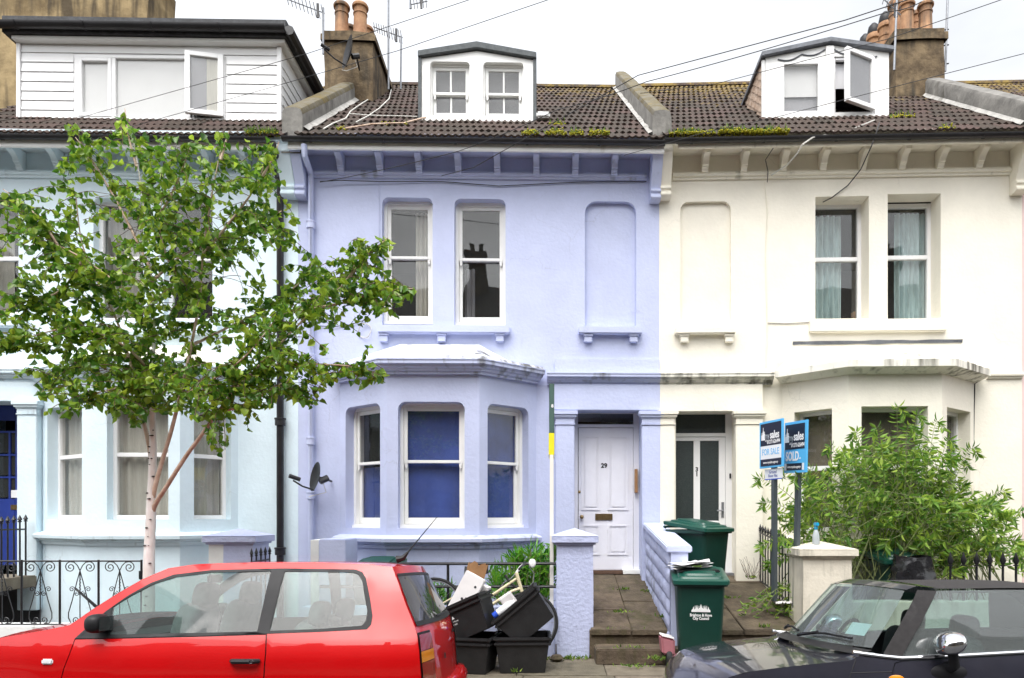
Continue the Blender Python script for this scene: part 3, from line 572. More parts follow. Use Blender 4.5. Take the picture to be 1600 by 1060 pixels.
# bay
zc, zsl = Z(676, 585, -.65), Z(676, 837, -.7); ztr = Z(676, 556, -.75)
F2, M2, L2 = seg_frame(FB, bc[0], bc[1]); F3, M3, L3_ = seg_frame(FB, bc[1], bc[2]); F4, M4, L4 = seg_frame(FB, bc[2], bc[3])
zh, zw0 = F3.z(676, 628, 0), F3.z(676, 826, 0); zmr = F3.z(676, 722, .2)
wb = MB(); ops = []
for Fs, Ms, Ls, a, b in ((F2, M2, L2, 548, 592), (F3, M3, L3_, 622, 726), (F4, M4, L4, 761, 815)):
    s0, s1 = Fs.u(a), Fs.u(b)
    if Ms is M2: s0, s1 = .13, Ls - .13
    if Ms is M4: s0, s1 = .13, Ls - .14
    ops.append((s0, s1)); sheet(wb, Ms, [(0, zb), (Ls, zb), (Ls, zc + .04), (0, zc + .04)], [rrect(s0, s1, zw0, zh, .10)], [.14])
wb.build('bay_wall', m, HB, weld=True)
for (s0, s1), Ms in zip(ops, (M2, M3, M4)): sash_window(HB, Ms, s0 - .012, s1 + .012, zw0 - .005, zh + .012, zmr, .135, jw=.055)
bay(FB, HB, bc, .62, zc, zsl, zb, m, 'lilac_trim', 'lilac_stained', 0)
k = [(p[0] * 1.0, p[1]) for p in bc]
def offset_path(path, o):
    P = [Vector(p) for p in path]; r = []
    for i, p in enumerate(P):
        d0 = (P[i] - P[i - 1]).normalized() if i else None; d1 = (P[i + 1] - P[i]).normalized() if i < len(P) - 1 else None
        n0 = Vector((d0.y, -d0.x)) if d0 else None; n1 = Vector((d1.y, -d1.x)) if d1 else None
        nn = n1 if n0 is None else n0 if n1 is None else (n0 + n1).normalized(); nn = nn / (max(.3, nn.dot(n0)) if n0 and n1 else 1); r.append((p.x + nn.x * o, p.y + nn.y * o))
    return r
def bay_roof(root, path, z0, zmid, ztop, over, m1, top_in=.35, lead=None):
    """upstand band over the cornice and the sloping cover above it"""
    a = offset_path(path, over); b = offset_path(path, over - .03); mb = MB(); n = len(a)
    mb.add([(x, y, z0) for x, y in a] + [(x, y, zmid) for x, y in b], [(i, i + 1, n + i + 1, n + i) for i in range(n - 1)])
    mb.build('bay_parapet', m1, root)
    t = [(a[0][0] + top_in, -.004), (a[1][0] + .12, -.004), (a[2][0] - .12, -.004), (a[-1][0] - top_in, -.004)]; mb = MB()
    zt_ = [zmid + .03, ztop, ztop, zmid + .03]
    mb.add([(x, y, zmid + .001) for x, y in b] + [(x, y, z) for (x, y), z in zip(t, zt_)], [(i, i + 1, n + i + 1, n + i) for i in range(n - 1)])
    mb.build('bay_roof', 'lilac_stained' if m1 == 'lilac_stained' else 'cream_trim', root)
bay_roof(HB, bc, zc + .165, ztr, Z(676, 538), .17, 'lilac_stained')
drape('window_blind', 'blue fabric blind behind the wide centre pane of the lilac bay', 'blind', HB, M3, ops[1][0] - .1, ops[1][1] + .1, zw0, zh, .265, 'blind_blue', 2, .012)
drape('window_blind', 'blue fabric blind behind the right canted window of the lilac bay', 'blind', HB, M4, ops[2][0] - .1, ops[2][1] + .1, zw0, zh, .265, 'blind_blue', 2, .012)
drape('window_blind', 'blue fabric hung across the lower half of the left canted lilac bay window', 'blind', HB, M2, ops[0][0] - .1, ops[0][1] + .1, zw0, zmr - .05, .265, 'blind_blue', 2, .012)
# canopy over the door, pilasters, porch
prof_part('door_cornice', moved(CORNICE, Z(940, 600, -.12), .85), U(855, -.2), xr - .001, 0, mt, HB)
MB().box(U(867, -.05), xr - .001, -.05, -.001, Z(940, 583, -.05), Z(940, 561, -.05)).build('cornice_blocking', m, HB, bevel=.006)
MB().box(U(866, -.08), xr - .001, -.08, -.001, Z(940, 641, -.08), Z(940, 601, -.08)).build('door_lintel', m, HB, bevel=.006)
zc0, zc1 = Z(885, 664, -.12), Z(885, 642, -.12)
pilaster(HB, 'pilaster', U(868, -.1), U(897.5, -.1), 0, .11, .3, zc0, zc1, m, mt)
pilaster(HB, 'pilaster', U(1003, -.1), xr - .001, 0, .11, .3, zc0, zc1, m, mt)
zd = Z(945, 893, .3)
dx0, dx1 = U(899, .3) - .02, U(1003, .3) + .02
pf = MB().box(U(990, .28), dx1, .285, .36, zd, Z(940, 641)).box(dx0, U(903, .28), .285, .36, zd, Z(940, 641)).box(U(903, .28), U(990, .28), .285, .36, Z(940, 668, .28), Z(940, 663, .28)).box(U(903, .28), U(990, .28), .285, .36, Z(940, 646, .28), Z(940, 641) + .03)
pf.build('door_frame', 'door_white', HB, bevel=.005)
MB().box(U(903, .28), U(990, .28), .32, .324, Z(940, 663, .28), Z(940, 646, .28)).build('fanlight', 'pane', HB, False)
MB().box(dx0, dx1, 1.2, 1.22, zd, Z(940, 641)).build('hall_wall', 'room', HB, False)
D = MB().box(U(904, .29), U(989.5, .29), .30, .345, zd + .02, Z(945, 669, .3)).build('door', 'door_white', HB, bevel=.004)
for (a, b, t_, bt) in ((908, 938, 681, 798), (949, 982, 681, 798), (908, 938, 820, 868), (949, 982, 820, 868)):
    x0, x1, z0, z1 = U(a, .29), U(b, .29), Z(945, bt, .3), Z(945, t_, .3)
    pm = MB().ring(ID, x0, x1, z0, z1, .288, .2995, .03, .03, .03, .03); pm.box(x0 + .05, x1 - .05, .291, .2995, z0 + .05, z1 - .05); pm.build('panel', 'door_white', D, bevel=.006)
MB().box(U(930, .29), U(957, .29), .286, .2995, Z(945, 813, .29), Z(945, 803, .29)).box(U(934, .29), U(953, .29), .282, .2855, Z(945, 811, .29), Z(945, 805, .29)).build('letterbox', 'brass', D, bevel=.002)
sph = lambda r: [(r * math.sin(t), -r * math.cos(t)) for t in [math.pi * k / 8 for k in range(9)]]
MB().lathe([(max(.0005, r), z) for r, z in sph(.030)], (U(909, .25), .262, Z(945, 808, .26)), 12, fn=lambda x, y, z: (x, z, y)).build('door_knob', 'brass', D)
MB().lathe([(max(.0005, r), z * .4) for r, z in sph(.022)], (U(903.8, .29) + .012, .30, Z(945, 769, .29)), 12, fn=lambda x, y, z: (x, z, y)).build('keyhole', 'brass', D)
text('numeral', '29', .088, (U(944, .29), .297, Z(945, 728, .29)), D, 'near_black', bold=.004)
MB().box(U(992.5, .2), U(996.5, .2), .20, .30, Z(994, 770, .2), Z(994, 733, .2)).build('meter_box', 'card_brown', HB, bevel=.003)
MB().box(dx0 + .02, U(972, .27), .18, .30, zd - .03, zd + .015).build('door_sill', 'twig', HB, bevel=.004)
MB().box(U(972, .27) + .004, dx1 - .02, .18, .30, zd - .03, zd + .03).build('door_sill', 'white_paint', HB, bevel=.004)
# pipes
xp = U(486, -.06)
downpipe(HB, [(U(475, -.42), -.42, Z(480, 226, -.42)), (U(476, -.40), -.40, Z(480, 243, -.4)), (U(484, -.12), -.12, Z(485, 268, -.1)), (xp, -.07, Z(485, 275, -.07)), (xp, -.07, .2)], .038, m, collars=[Z(486, p, -.07) for p in (352, 465, 560, 690, 775)])
# roof
tiles(HB, roofB, xl + .1, xr, seed=4); back_slope(HB, roofB, xl, xr); ridge(HB, roofB, xl + .2, xr)
xpa, xpb = U(439, -.35), U(472, -.35)
hpar = Z(455, 168, -.33) - roofB.z(-.33)
yCh = 2.25
parapet(HB, roofB, xpa, xpb, -.33, yCh + .3, hpar)
xq0, xq1 = U(1020, -.30), U(1050, -.30)
parapet(HB, roofB, xq0, xq1, -.30, 4.3, Z(1035, 172, -.3) - roofB.z(-.3))
for (xa, xb, y1_) in ((xpb, xpb + .07, yCh), (xq0 - .06, xq0 - .005, 4.2)):     # mortar fillets along the upstands
    mb = MB(); n = 22; vs = []
    for i in range(n + 1):
        y = -.30 + (y1_ + .3) * i / n; j = noise.noise((y * 5, xa, 0)) * .03; z = roofB.z(y) + .06
        vs += [(xa, y, z + (.04 if xa == xpb else -.0)), (xb + j, y, z + (-.01 if xa == xpb else .03))]
    mb.add(vs, [(2 * i, 2 * i + 1, 2 * i + 3, 2 * i + 2) for i in range(n)]); mb.build('mortar_fillet', 'mortar', HB)
# chimney on the left party wall
lerp_ = lambda a, b, t: a + (b - a) * t
def chimney(root, fr, x0, x1, y0, y1, zb_, z1, capd, m='chimney_render'):
    mb = MB(); rough_box(mb, x0, x1, y0, y1, zb_, z1 - capd, .018, 8); ch = mb.build('chimney', m, root, angle=60)
    mb = MB(); rough_box(mb, x0 - .05, x1 + .05, y0 - .05, y1 + .05, z1 - capd + .002, z1 - capd * .45, .012, 6)
    rough_box(mb, x0 - .01, x1 + .01, y0 - .01, y1 + .01, z1 - capd * .45, z1 - .01, .025, 6)
    mb.grid(lambda u, v: (lerp_(x0, x1, u), lerp_(y0, y1, v), z1 - .03 + .11 * (math.sin(math.pi * u) * math.sin(math.pi * v)) ** .35 + .025 * noise.noise((u * 5, v * 5, 2))), 14, 14); mb.build('chimney_cap', m, ch, angle=60)
    return ch
cx0, cx1 = U(507, yCh), U(583, yCh); zct = Z(545, 49, yCh)
chB = chimney(HB, FB, cx0, cx1, yCh, yCh + 1.35, roofB.z(yCh) - .3, zct, Z(545, 49, yCh) - Z(545, 66, yCh))
hp = Z(545, 5, yCh + .2) - zct - .02
for (px, yy, hh) in ((534, .25, 0), (563, .25, 0), (546, .75, -.04), (572, .75, -.05), (553, 1.15, -.12), (580, 1.15, -.12)):
    pot(chB, U(px, yCh + yy) , yCh + yy, zct + .02, hp + hh, .125)
# dormer
yD = hit_roof(roofB, FB, 745, 191)
def gable_dormer(root, fr, yD, roof, x0, x1, zb_, ze, za, xa, m, roofm, cheekm, eave_r=None):
    y2 = yD + 3.2; e2 = eave_r if eave_r is not None else ze
    return y2
x0, x1 = U(659, yD), U(833, yD); xa = U(745, yD); z0 = Z(745, 193, yD); ze = Z(745, 93, yD); za = Z(745, 80, yD)
wn = []; 
for (a, b) in ((672, 734), (755, 818)): wn.append((U(a, yD), U(b, yD), Z(745, 183, yD), Z(745, 97, yD)))
fr_ = MB(); sheet(fr_, ID, [(x0, z0), (x1, z0), (x1, ze), (xa, za), (x0, ze)], [rrect(a, b, c, d, .06) for a, b, c, d in wn], [.07, .07], d=yD)
dm = fr_.build('dormer', 'white_paint', HB)
for xx in (x0, x1): MB().add([(xx, yD, z0 - .1), (xx, yD, ze), (xx, yD + 3.2, ze), (xx, yD + 3.2, z0)], [(0, 1, 2, 3)]).build('cheek', 'bitumen', dm)
rt = [(x0 - .05, ze + .0), (xa, za + .015), (x1 + .05, ze + .0), (x1 + .05, ze + .085), (xa, za + .11), (x0 - .05, ze + .085)]
MB().prism(rt, lambda p, t: (p[0], t, p[1]), yD - .06, yD + 3.2).build('dormer_roof', 'felt', dm, bevel=.006)
for xx in (x1 + .002, x0 - .05): MB().box(xx, xx + .048, yD - .03, yD + .06, z0, ze).build('dormer_edge', 'felt', dm)
MB().box(x0 + .02, x1 - .02, yD - .05, yD - .001, z0 - .04, z0 + .03).build('dormer_sill', 'white_paint', dm, bevel=.006)
for (a, b, c, d) in wn:
    w_ = sash_window(dm, lambda s, dd, z: (s, yD + dd, z), a - .01, b + .01, c - .01, d + .01, (c + d) / 2 - .01, .068, bars=1, jw=.035)
    for ch in list(w_.children):                # keep three levels: house > dormer > pieces
        ch.parent = dm
    MB().box(a, b, yD + .24, yD + .25, c, d).build('blind_backing', 'backing_dim', dm, False)  # added backing, not a seen blind; hides the slope and greys the panes
MB().box(x1 + .05, x1 + .25, yD - .12, yD + .25, roofB.z(yD) + .02, roofB.z(yD) + .11).build('flashing', 'white_wall', HB, bevel=.02)
# ------------------------------------------------------------------ cream house
HC = FC.root('terraced_house', 'cream rendered terraced house with an open dormer casement and a glazed white door', 'house', 'terraced houses')
m, mt = 'cream', 'cream_trim'; U, Z = FC.u, FC.z
xl, xr = .001, U(1597)
zt = Z(1300, 241)
roofC = Roof(-.40, Z(1300, 209, -.40), 4.35, Z(1060, 137, 4.35))
cc = [(U(1222), 0.0), (U(1326, -.62), -.62), (U(1472, -.62), -.62), (U(1523), 0.0)]
holes = [rrect(U(1274), U(1358), Z(1316, 498), Z(1316, 307)), rrect(U(1387), U(1470), Z(1428, 498), Z(1428, 303)),
         rrect(U(1063), U(1142), Z(1100, 511), Z(1100, 315), .12), rrect(U(1056), U(1151), .3, Z(1095, 643)), rrect(cc[0][0] + .12, cc[3][0] - .12, .45, Z(1400, 606))]
wall = MB(); sheet(wall, ID, [(xl, zb), (xr, zb), (xr, zt), (xl, zt)], holes, [.26, .26, .06, .30, .2])
h = holes[2]; wall.add([(p[0], .06, p[1]) for p in h], [tuple(range(len(h)))])
wall.add([(xl, .0, zb), (xl, 8.9, zb), (xl, 8.9, zt), (xl, 0, zt), (xr, 0, zb), (xr, 8.9, zb), (xr, 8.9, zt), (xr, 0, zt)], [(0, 1, 2, 3), (4, 5, 6, 7), (1, 5, 6, 2)])
wall.build('wall', m, HC)
MB().box(xl + .002, xr - .002, -.36, .0, zt, zt + .05).box(xl + .17, xr - .1, -.365, -.335, zt - .03, zt + .12).build('eaves_soffit', m, HC)
MB().box(xl + .2, xr, -.40, -.367, Z(1300, 229, -.38), Z(1300, 217, -.38)).build('fascia_board', 'cream_trim', HC, bevel=.008)
gutter(HC, xl + .01, xr + .05, -.45, Z(1300, 214, -.45))
prof_part('string_course', moved(STRING, Z(1300, 279)), xl + .18, xr - .12, 0, mt, HC)
for px in (1102, 1163, 1225, 1287, 1349, 1411, 1471, 1532):
    x = U(px, -.1); prof_part('corbel', BRACKET, x - .042, x + .042, zt - .005, mt, HC, .004)
prof_part('party_corbel', CONSOLE, xl + .0, U(1048, -.1), zt + .06, mt, HC, .004)
prof_part('party_corbel', CONSOLE, U(1584, -.1), xr, zt + .06, mt, HC, .004)
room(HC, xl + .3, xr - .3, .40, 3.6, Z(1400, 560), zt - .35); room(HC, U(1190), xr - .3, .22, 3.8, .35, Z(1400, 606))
for (a, b, pm) in ((1274, 1358, 406), (1387, 1470, 403)):
    c = (a + b) / 2; q = .265
    fixed_window(HC, ID, U(a) - .01, U(b) + .01, Z(c, 499), Z(c, 306) + .01, .262, .06, trans=[Z(c, pm, .28)])
for (pxa, pxb, dd) in ((1272, 1311, .42), (1396, 1452, .42)):
    for (za, zb2) in ((496, 318),):
        pass
drape('curtain', 'pale teal curtain gathered at the left of the cream house left upper window', 'curtain', HC, ID, U(1270, .45), U(1311, .45), Z(1316, 495), Z(1316, 320), .37, 'curtain_teal', 5, .03)
drape('curtain', 'pale teal curtain drawn across the cream house right upper window', 'curtain', HC, ID, U(1394, .45), U(1456, .45), Z(1428, 495), Z(1428, 316), .37, 'curtain_teal', 8, .03)
MB().box(U(1334, .4), U(1345, .4), .40, .5, Z(1316, 497, .4), Z(1316, 487, .4)).build('window_ledge_box', 'card_brown', HC)
MB().box(U(1266, -.06), U(1480, -.06), -.07, .26, Z(1370, 518, -.06), Z(1370, 499, -.06)).build('window_sill', m, HC, bevel=.012)
sl = MB().box(U(1055, -.08), U(1149, -.08), -.11, .0595, Z(1100, 521, -.1), Z(1100, 511, -.1)).build('window_sill', m, HC, bevel=.01)
for q in (1069.5, 1139.5):
    x = U(q, -.05); zz = Z(q, 521, -.1) - .002; MB().box(x - .068, x + .068, -.085, -.001, zz - .03, zz).box(x - .055, x + .055, -.07, -.001, zz - .11, zz - .031).build('sill_bracket', m, sl, bevel=.006)
zc, zsl = Z(1400, 584, -.65), Z(1400, 840, -.7)
G2, N2, L2 = seg_frame(FC, cc[0], cc[1]); G3, N3, L3_ = seg_frame(FC, cc[1], cc[2]); G4, N4, L4 = seg_frame(FC, cc[2], cc[3])
zh, zw0 = G3.z(1400, 635, 0), G3.z(1400, 832, 0); wb = MB(); ops = []
for Fs, Ms, Ls, a, b in ((G2, N2, L2, 1241, 1300), (G3, N3, L3_, 1346, 1450), (G4, N4, L4, 1485, 1514)):
    s0, s1 = Fs.u(a), Fs.u(b)
    if Ms is N4: s0, s1 = .14, Ls - .14
    ops.append((s0, s1)); sheet(wb, Ms, [(0, zb), (Ls, zb), (Ls, zc + .04), (0, zc + .04)], [rrect(s0, s1, zw0, zh)], [.16])
wb.build('bay_wall', m, HC, weld=True)
ztm = G3.z(1400, 730, .2)
for (s0, s1), Ms in zip(ops, (N2, N3, N4)):
    w_ = fixed_window(HC, Ms, s0 - .01, s1 + .01, zw0, zh + .01, .155, .06, trans=[ztm])
    MB().box(s0 + .12, s1 - .12, .145, .154, zh - .05, zh - .025, M=Ms).build('trickle_vent', 'plastic_white', w_, bevel=.003)
    MB().box(s0 - .1, s1 + .1, .32, .322, zw0, zh, M=Ms).build('blind_backing', 'blind_brown', HC, False)
COVE = [(0, 0), (.05, 0), (.09, .02), (.15, .05), (.20, .06), (.20, .15), (.17, .16), (0, .18)]
MB().sweep(cc, moved(COVE, zc)).build('bay_cornice', 'cream_stained', HC, angle=25)
MB().sweep(cc, moved(SILLP, zsl - .17)).build('bay_sill', mt, HC, angle=25)
a_ = offset_path(cc, .17); MB().add([(x, y, zc + .16) for x, y in a_] + [(a_[0][0] + .2, -.003, zc + .36), (a_[1][0] + .12, -.003, Z(1400, 545)), (a_[2][0] - .12, -.003, Z(1400, 545)), (a_[3][0] - .2, -.003, zc + .36)], [(i, i + 1, 5 + i, 4 + i) for i in range(3)]).build('bay_roof', 'cream_stained', HC)
mb = MB(); n = 26
xa_, xb_ = U(1238), U(1503); zf = Z(1370, 536)
mb.grid(lambda u, v: (xa_ + (xb_ - xa_) * u, -.012 - .012 * v, zf + .045 * (v - .5) + .012 * noise.noise((u * 9, v, 3)) + .012 * u), n, 2); mb.build('lead_flashing', 'lead', HC)
prof_part('door_cornice', moved(CORNICE, Z(1120, 600, -.12), .85), xl, U(1212, -.2), 0, 'cream_stained', HC)
MB().box(xl, U(1192, -.08), -.08, -.001, Z(1110, 643, -.08), Z(1110, 601, -.08)).build('door_lintel', m, HC, bevel=.006)
prof_part('string_course', moved(STRING, Z(1565, 592), .9), U(1541), xr - .005, 0, mt, HC)
zc0, zc1 = Z(1040, 664, -.12), Z(1040, 642, -.12)
pilaster(HC, 'pilaster', xl, U(1054.5, -.1), 0, .11, .3, zc0, zc1, m, mt)
pilaster(HC, 'pilaster', U(1150, -.1), U(1192, -.1), 0, .11, .3, zc0, zc1, m, mt)
zd = Z(1095, 896, .3); dx0, dx1 = U(1054, .3) - .03, U(1151, .3) + .02
ztr = Z(1095, 677, .28)
pf = MB().box(dx0, U(1055, .28) - .0, .285, .36, zd, Z(1095, 643)).box(U(1134, .28), dx1, .285, .36, zd, Z(1095, 643)).box(U(1055, .28), U(1134, .28), .285, .36, ztr - .05, ztr + .0).box(U(1055, .28), U(1134, .28), .285, .36, Z(1095, 646, .28), Z(1095, 643) + .02)
pf.build('door_frame', 'plastic_white', HC, bevel=.005)
MB().box(U(1055, .28), U(1134, .28), .32, .326, ztr, Z(1095, 646, .28)).build('fanlight', 'frosted', HC, False)
D = MB(); a, b = U(1055, .29), U(1133.5, .29); g0, g1, g2, g3 = U(1056, .29), U(1084, .29), U(1094, .29), U(1123.6, .29); zg0, zg1 = Z(1095, 814, .29), Z(1095, 689, .29); zdt = ztr - .055
D.box(a, g0, .30, .35, zd + .02, zdt).box(g1, g2, .30, .35, zg0, zg1).box(g3, b, .30, .35, zd + .02, zdt).box(g0, g3, .30, .35, zg1, zdt).box(g0, g3, .30, .35, zd + .02, zg0)
D = D.build('door', 'plastic_white', HC, bevel=.004)
MB().box(g0, g1, .32, .326, zg0, zg1).build('pane', 'frosted', D, False); MB().box(g2, g3, .32, .326, zg0, zg1).build('pane', 'frosted', D, False)
text('numeral', '3', .085, ((g1 + g2) / 2, .297, Z(1089, 734, .29)), D, 'near_black', bold=.003); text('numeral', '1', .085, ((g1 + g2) / 2, .297, Z(1089, 741.5, .29)), D, 'near_black', bold=.003)
xh = U(1129.5, .28); zh_ = Z(1129, 797, .28)
MB().box(xh - .018, xh + .018, .290, .2995, zh_ - .11, zh_ + .11).tube([(xh, .29, zh_ - .01), (xh, .25, zh_ - .01), (xh - .09, .245, zh_ - .01)], .011, 8).build('door_handle', 'galv', D)
MB().box(U(1140, .27) , U(1140, .27) + .022, .268, .2845, Z(1140, 748, .27), Z(1140, 740, .27)).build('doorbell', 'trim_black', HC, bevel=.004)
MB().box(dx0 + .02, dx1 - .02, .15, .30, zd - .06, zd + .015).build('door_sill', 'galv', HC, bevel=.006)
nb = MB().box(U(1169), U(1188), -.014, -.001, Z(1178, 753), Z(1178, 734)).build('notice', 'sign_white', HC, bevel=.002)
MB().box(U(1170.5), U(1186.5), -.017, -.0145, Z(1178, 750), Z(1178, 737)).build('notice_face', 'blind_grey', nb, False)
tiles(HC, roofC, xl, xr - .02, seed=9); back_slope(HC, roofC, xl, xr); ridge(HC, roofC, xl, xr)
# right parapet and chimney
yC2 = 2.3
xs0, xs1 = U(1572, -.30), U(1572, -.30) + .33
parapet(HC, roofC, xr - .14, xr + .18, -.30, yC2 + .4, .36, top='stone')
mb = MB(); n = 26; vs = []
for i in range(n + 1):
    y = -.28 + (yC2 + .3) * i / n; j = noise.noise((y * 5, 8, 0)) * .03; z = roofC.z(y) + .06; vs += [(xr - .145, y, z + .04), (xr - .20 + j, y, z - .01)]
mb.add(vs, [(2 * i, 2 * i + 1, 2 * i + 3, 2 * i + 2) for i in range(n)]); mb.build('mortar_fillet', 'mortar', HC)
c0, c1 = U(1399, yC2), U(1475, yC2); zct = Z(1437, 44, yC2)
chC = chimney(HC, FC, c0, c1, yC2, yC2 + 2.3, roofC.z(yC2) - .35, zct, .22)
for (px, yy, top, hood) in ((1417, .22, 2, 0), (1446, .22, 3, 0), (1399, .62, 0, 0), (1432, .62, 18, 0), (1383, 1.1, 18, 1), (1365, 1.55, 36, 1), (1351.5, 2.0, 53, 1)):
    y = yC2 + yy; x = U(px, y) ; hh = max(.3, Z(px, top, y) - zct - .02); pot(chC, x, y, zct - .02, hh - (.2 if hood else 0), .118, hood=bool(hood))
# dormer with tiled cheek and an open casement
yD = hit_roof(roofC, FC, 1290, 186)
x0, x1 = U(1196, yD), U(1389, yD); xa = U(1296, yD); z0 = Z(1290, 187, yD); ze = Z(1290, 89, yD); za = Z(1296, 71, yD)
wl = (U(1219, yD), U(1285, yD), Z(1250, 181, yD), Z(1250, 94, yD)); wr_ = (U(1302, yD), U(1367, yD), Z(1335, 179, yD), Z(1335, 88, yD))
fr_ = MB(); sheet(fr_, ID, [(x0, z0), (x1, z0), (x1, ze + .04), (xa, za), (x0, ze)], [rrect(*wl), rrect(*wr_)], [.05, .05], d=yD)
dm = fr_.build('dormer', 'peeling_paint', HC)
cheek = MB()                                             # tile-hung cheek: slanting courses following the slope
for i in range(9):
    for j in range(7):
        ya = yD + .04 + i * .34 - j * .0; zz = z0 + .02 + j * .17
        if zz > ze - .05: continue
        cheek.box(x0 - .03, x0 - .012, ya, ya + .33, zz - .03, zz + .15)
for xx in (x0 - .005, x1): MB().add([(xx, yD, z0 - .2), (xx, yD, ze), (xx, yD + 3.2, ze), (xx, yD + 3.2, z0)], [(0, 1, 2, 3)]).build('cheek', 'bitumen', dm)
rows = 8
for j in range(rows):                                    # courses run parallel to the main roof, as hung in the photograph
    mb = MB(); k = 0
    for i in range(8):
        s = i * .19 + (j % 2) * .09; y = yD + .02 + s; z = z0 + .12 * j - .0 + s * (roofC.z1 - roofC.z0) / (roofC.y1 - roofC.y0)
        if z > ze - .06: break
        mb.hexa([(x0 - .035, y, z), (x0 - .035, y + .185, z + .13), (x0 - .006, y + .185, z + .13), (x0 - .006, y, z), (x0 - .02, y - .0, z + .13), (x0 - .02, y + .185, z + .26), (x0 - .006, y + .185, z + .26), (x0 - .006, y, z + .13)]); k += 1
    if k: mb.build('tile_course', 'branch', dm, kind='stuff')
rt = [(x0 - .07, ze - .01), (xa, za + .012), (x1 + .05, ze + .035), (x1 + .05, ze + .10), (xa, za + .085), (x0 - .07, ze + .06)]
MB().prism(rt, lambda p, t: (p[0], t, p[1]), yD - .07, yD + 3.2).build('dormer_roof', 'lead', dm, bevel=.008)
MB().box(x0 - .05, x0 + .0, yD - .0, yD + .05, z0 - .05, ze - .02).box(xa - .06, xa + .06, yD - .03, yD - .001, z0 + .0, za - .02).box(x0 + .02, x1, yD - .05, yD - .001, z0 - .07, z0 + .0).build('dormer_trim', 'peeling_paint', dm, bevel=.008)
for (sx0, sx1, dz) in ((U(1215, yD), U(1290, yD), 0), (U(1302, yD), U(1370, yD), .02)):      # scalloped trim under the eaves
    for q in range(2):
        a, b = sx0 + (sx1 - sx0) * q / 2, sx0 + (sx1 - sx0) * (q + 1) / 2
        zz = lambda s: ze + .02 + (za - ze) * (1 - abs((s - xa) / (x1 - xa))) - .07 - .05 * math.sin(math.pi * (s - a) / (b - a))
        MB().tube([(a + (b - a) * t / 8, yD - .008, zz(a + (b - a) * t / 8)) for t in range(9)], .010, 5).build('scallop', 'lead', dm)
Md = lambda s, d, z: (s, yD + d, z)
MB().ring(Md, wl[0], wl[1], wl[2], wl[3], .0, .06, .06, .06, .06, .07).build('window_frame', 'plastic_white', dm, bevel=.005)
MB().box(wl[0] + .05, wl[1] - .05, yD + .03, yD + .034, wl[2] + .06, wl[3] - .05).build('pane', 'pane', dm, False)
zq = wl[2] + (wl[3] - wl[2]) * .40
MB().box(wl[0], wl[1], yD + .09, yD + .095, zq, wl[3]).build('roller_blind', 'blind_white', dm, False)
MB().box(wl[0], wl[1], yD + .12, yD + .125, wl[2], zq).build('roller_blind', 'blind_grey', dm, False)
MB().ring(Md, wr_[0], wr_[1], wr_[2], wr_[3], .02, .07, .04, .04, .04, .05).build('window_frame', 'plastic_white', dm, bevel=.005)
MB().box(wr_[0] + .04, wr_[1] - .04, yD + .11, yD + .115, wr_[2] + .45, wr_[3] - .04).build('roller_blind', 'blind_white', dm, False)
MB().box(wr_[0] - .2, wr_[1] + .2, yD + .7, yD + .71, wr_[2] - .1, wr_[3]).build('dark_lining', 'room', dm, False)
ang = R(27); hx = wr_[1] - .02; cw = (wr_[1] - wr_[0]) - .04                     # casement hinged on its right side, swung out
Mc = lambda s, d, z: (hx - (cw - s) * math.cos(ang) + d * math.sin(ang) * -1, yD - (cw - s) * math.sin(ang) + d * math.cos(ang), z)
MB().ring(Mc, 0, cw, wr_[2] + .05, wr_[3] - .03, -.03, .03, .06, .06, .06, .065).build('casement', 'plastic_white', dm, bevel=.005)
MB().box(.05, cw - .05, -.004, .004, wr_[2] + .10, wr_[3] - .08, M=Mc).build('casement_pane', 'pane', dm, False)
MB().box(.055, cw - .055, .012, .016, wr_[2] + .11, wr_[3] - .09, M=Mc).build('casement_film', 'blind_grey', dm, False)

# ------------------------------------------------------------------ pale blue house
HA = FA.root('terraced_house', 'pale blue terraced house behind the birch with a wide white boarded dormer', 'house', 'terraced houses')
m, mt = 'blue', 'blue_trim'; U, Z = FA.u, FA.z
xl, xr = U(-110), -.001; zt = Z(250, 241)
roofA = Roof(-.40, Z(250, 212, -.40), 4.35, Z(250, 134, 4.35))
ca = [(U(66), 0.0), (U(137, -.62), -.62), (U(281, -.62), -.62), (U(372), 0.0)]
holes = [rrect(U(-48), U(29), Z(0, 492), Z(0, 312), .08), rrect(U(146), U(224), Z(190, 500), Z(190, 309), .09), rrect(U(256), U(332), Z(290, 500), Z(290, 309), .09), rrect(U(-70), U(27), .2, Z(0, 627)), rrect(ca[0][0] + .12, ca[3][0] - .12, .45, Z(220, 606))]
wall = MB(); sheet(wall, ID, [(xl, zb), (xr, zb), (xr, zt), (xl, zt)], holes, [.13, .13, .13, .35, .2])
wall.add([(xl, .0, zb), (xl, 8.9, zb), (xl, 8.9, zt), (xl, 0, zt), (xr, 0, zb), (xr, 8.9, zb), (xr, 8.9, zt), (xr, 0, zt)], [(0, 1, 2, 3), (4, 5, 6, 7), (1, 5, 6, 2)])
wall.build('wall', m, HA)
MB().box(xl, xr - .002, -.36, .0, zt, zt + .05).box(xl, xr - .3, -.365, -.335, zt - .03, zt + .12).build('eaves_soffit', m, HA)
MB().box(xl, xr - .25, -.405, -.367, Z(250, 232, -.4), Z(250, 218, -.4)).build('fascia_board', 'white_paint', HA, bevel=.004)
gutter(HA, xl, xr - .22, -.455, Z(250, 215, -.45))
prof_part('string_course', moved(STRING, Z(250, 281)), xl, xr - .2, 0, mt, HA)
for px in (-33, 28, 88, 150, 208, 267, 325, 383):
    x = U(px, -.1); prof_part('corbel', BRACKET, x - .042, x + .042, zt - .005, mt, HA, .004)
prof_part('party_corbel', CONSOLE, U(440, -.1), xr, zt + .06, mt, HA, .004)
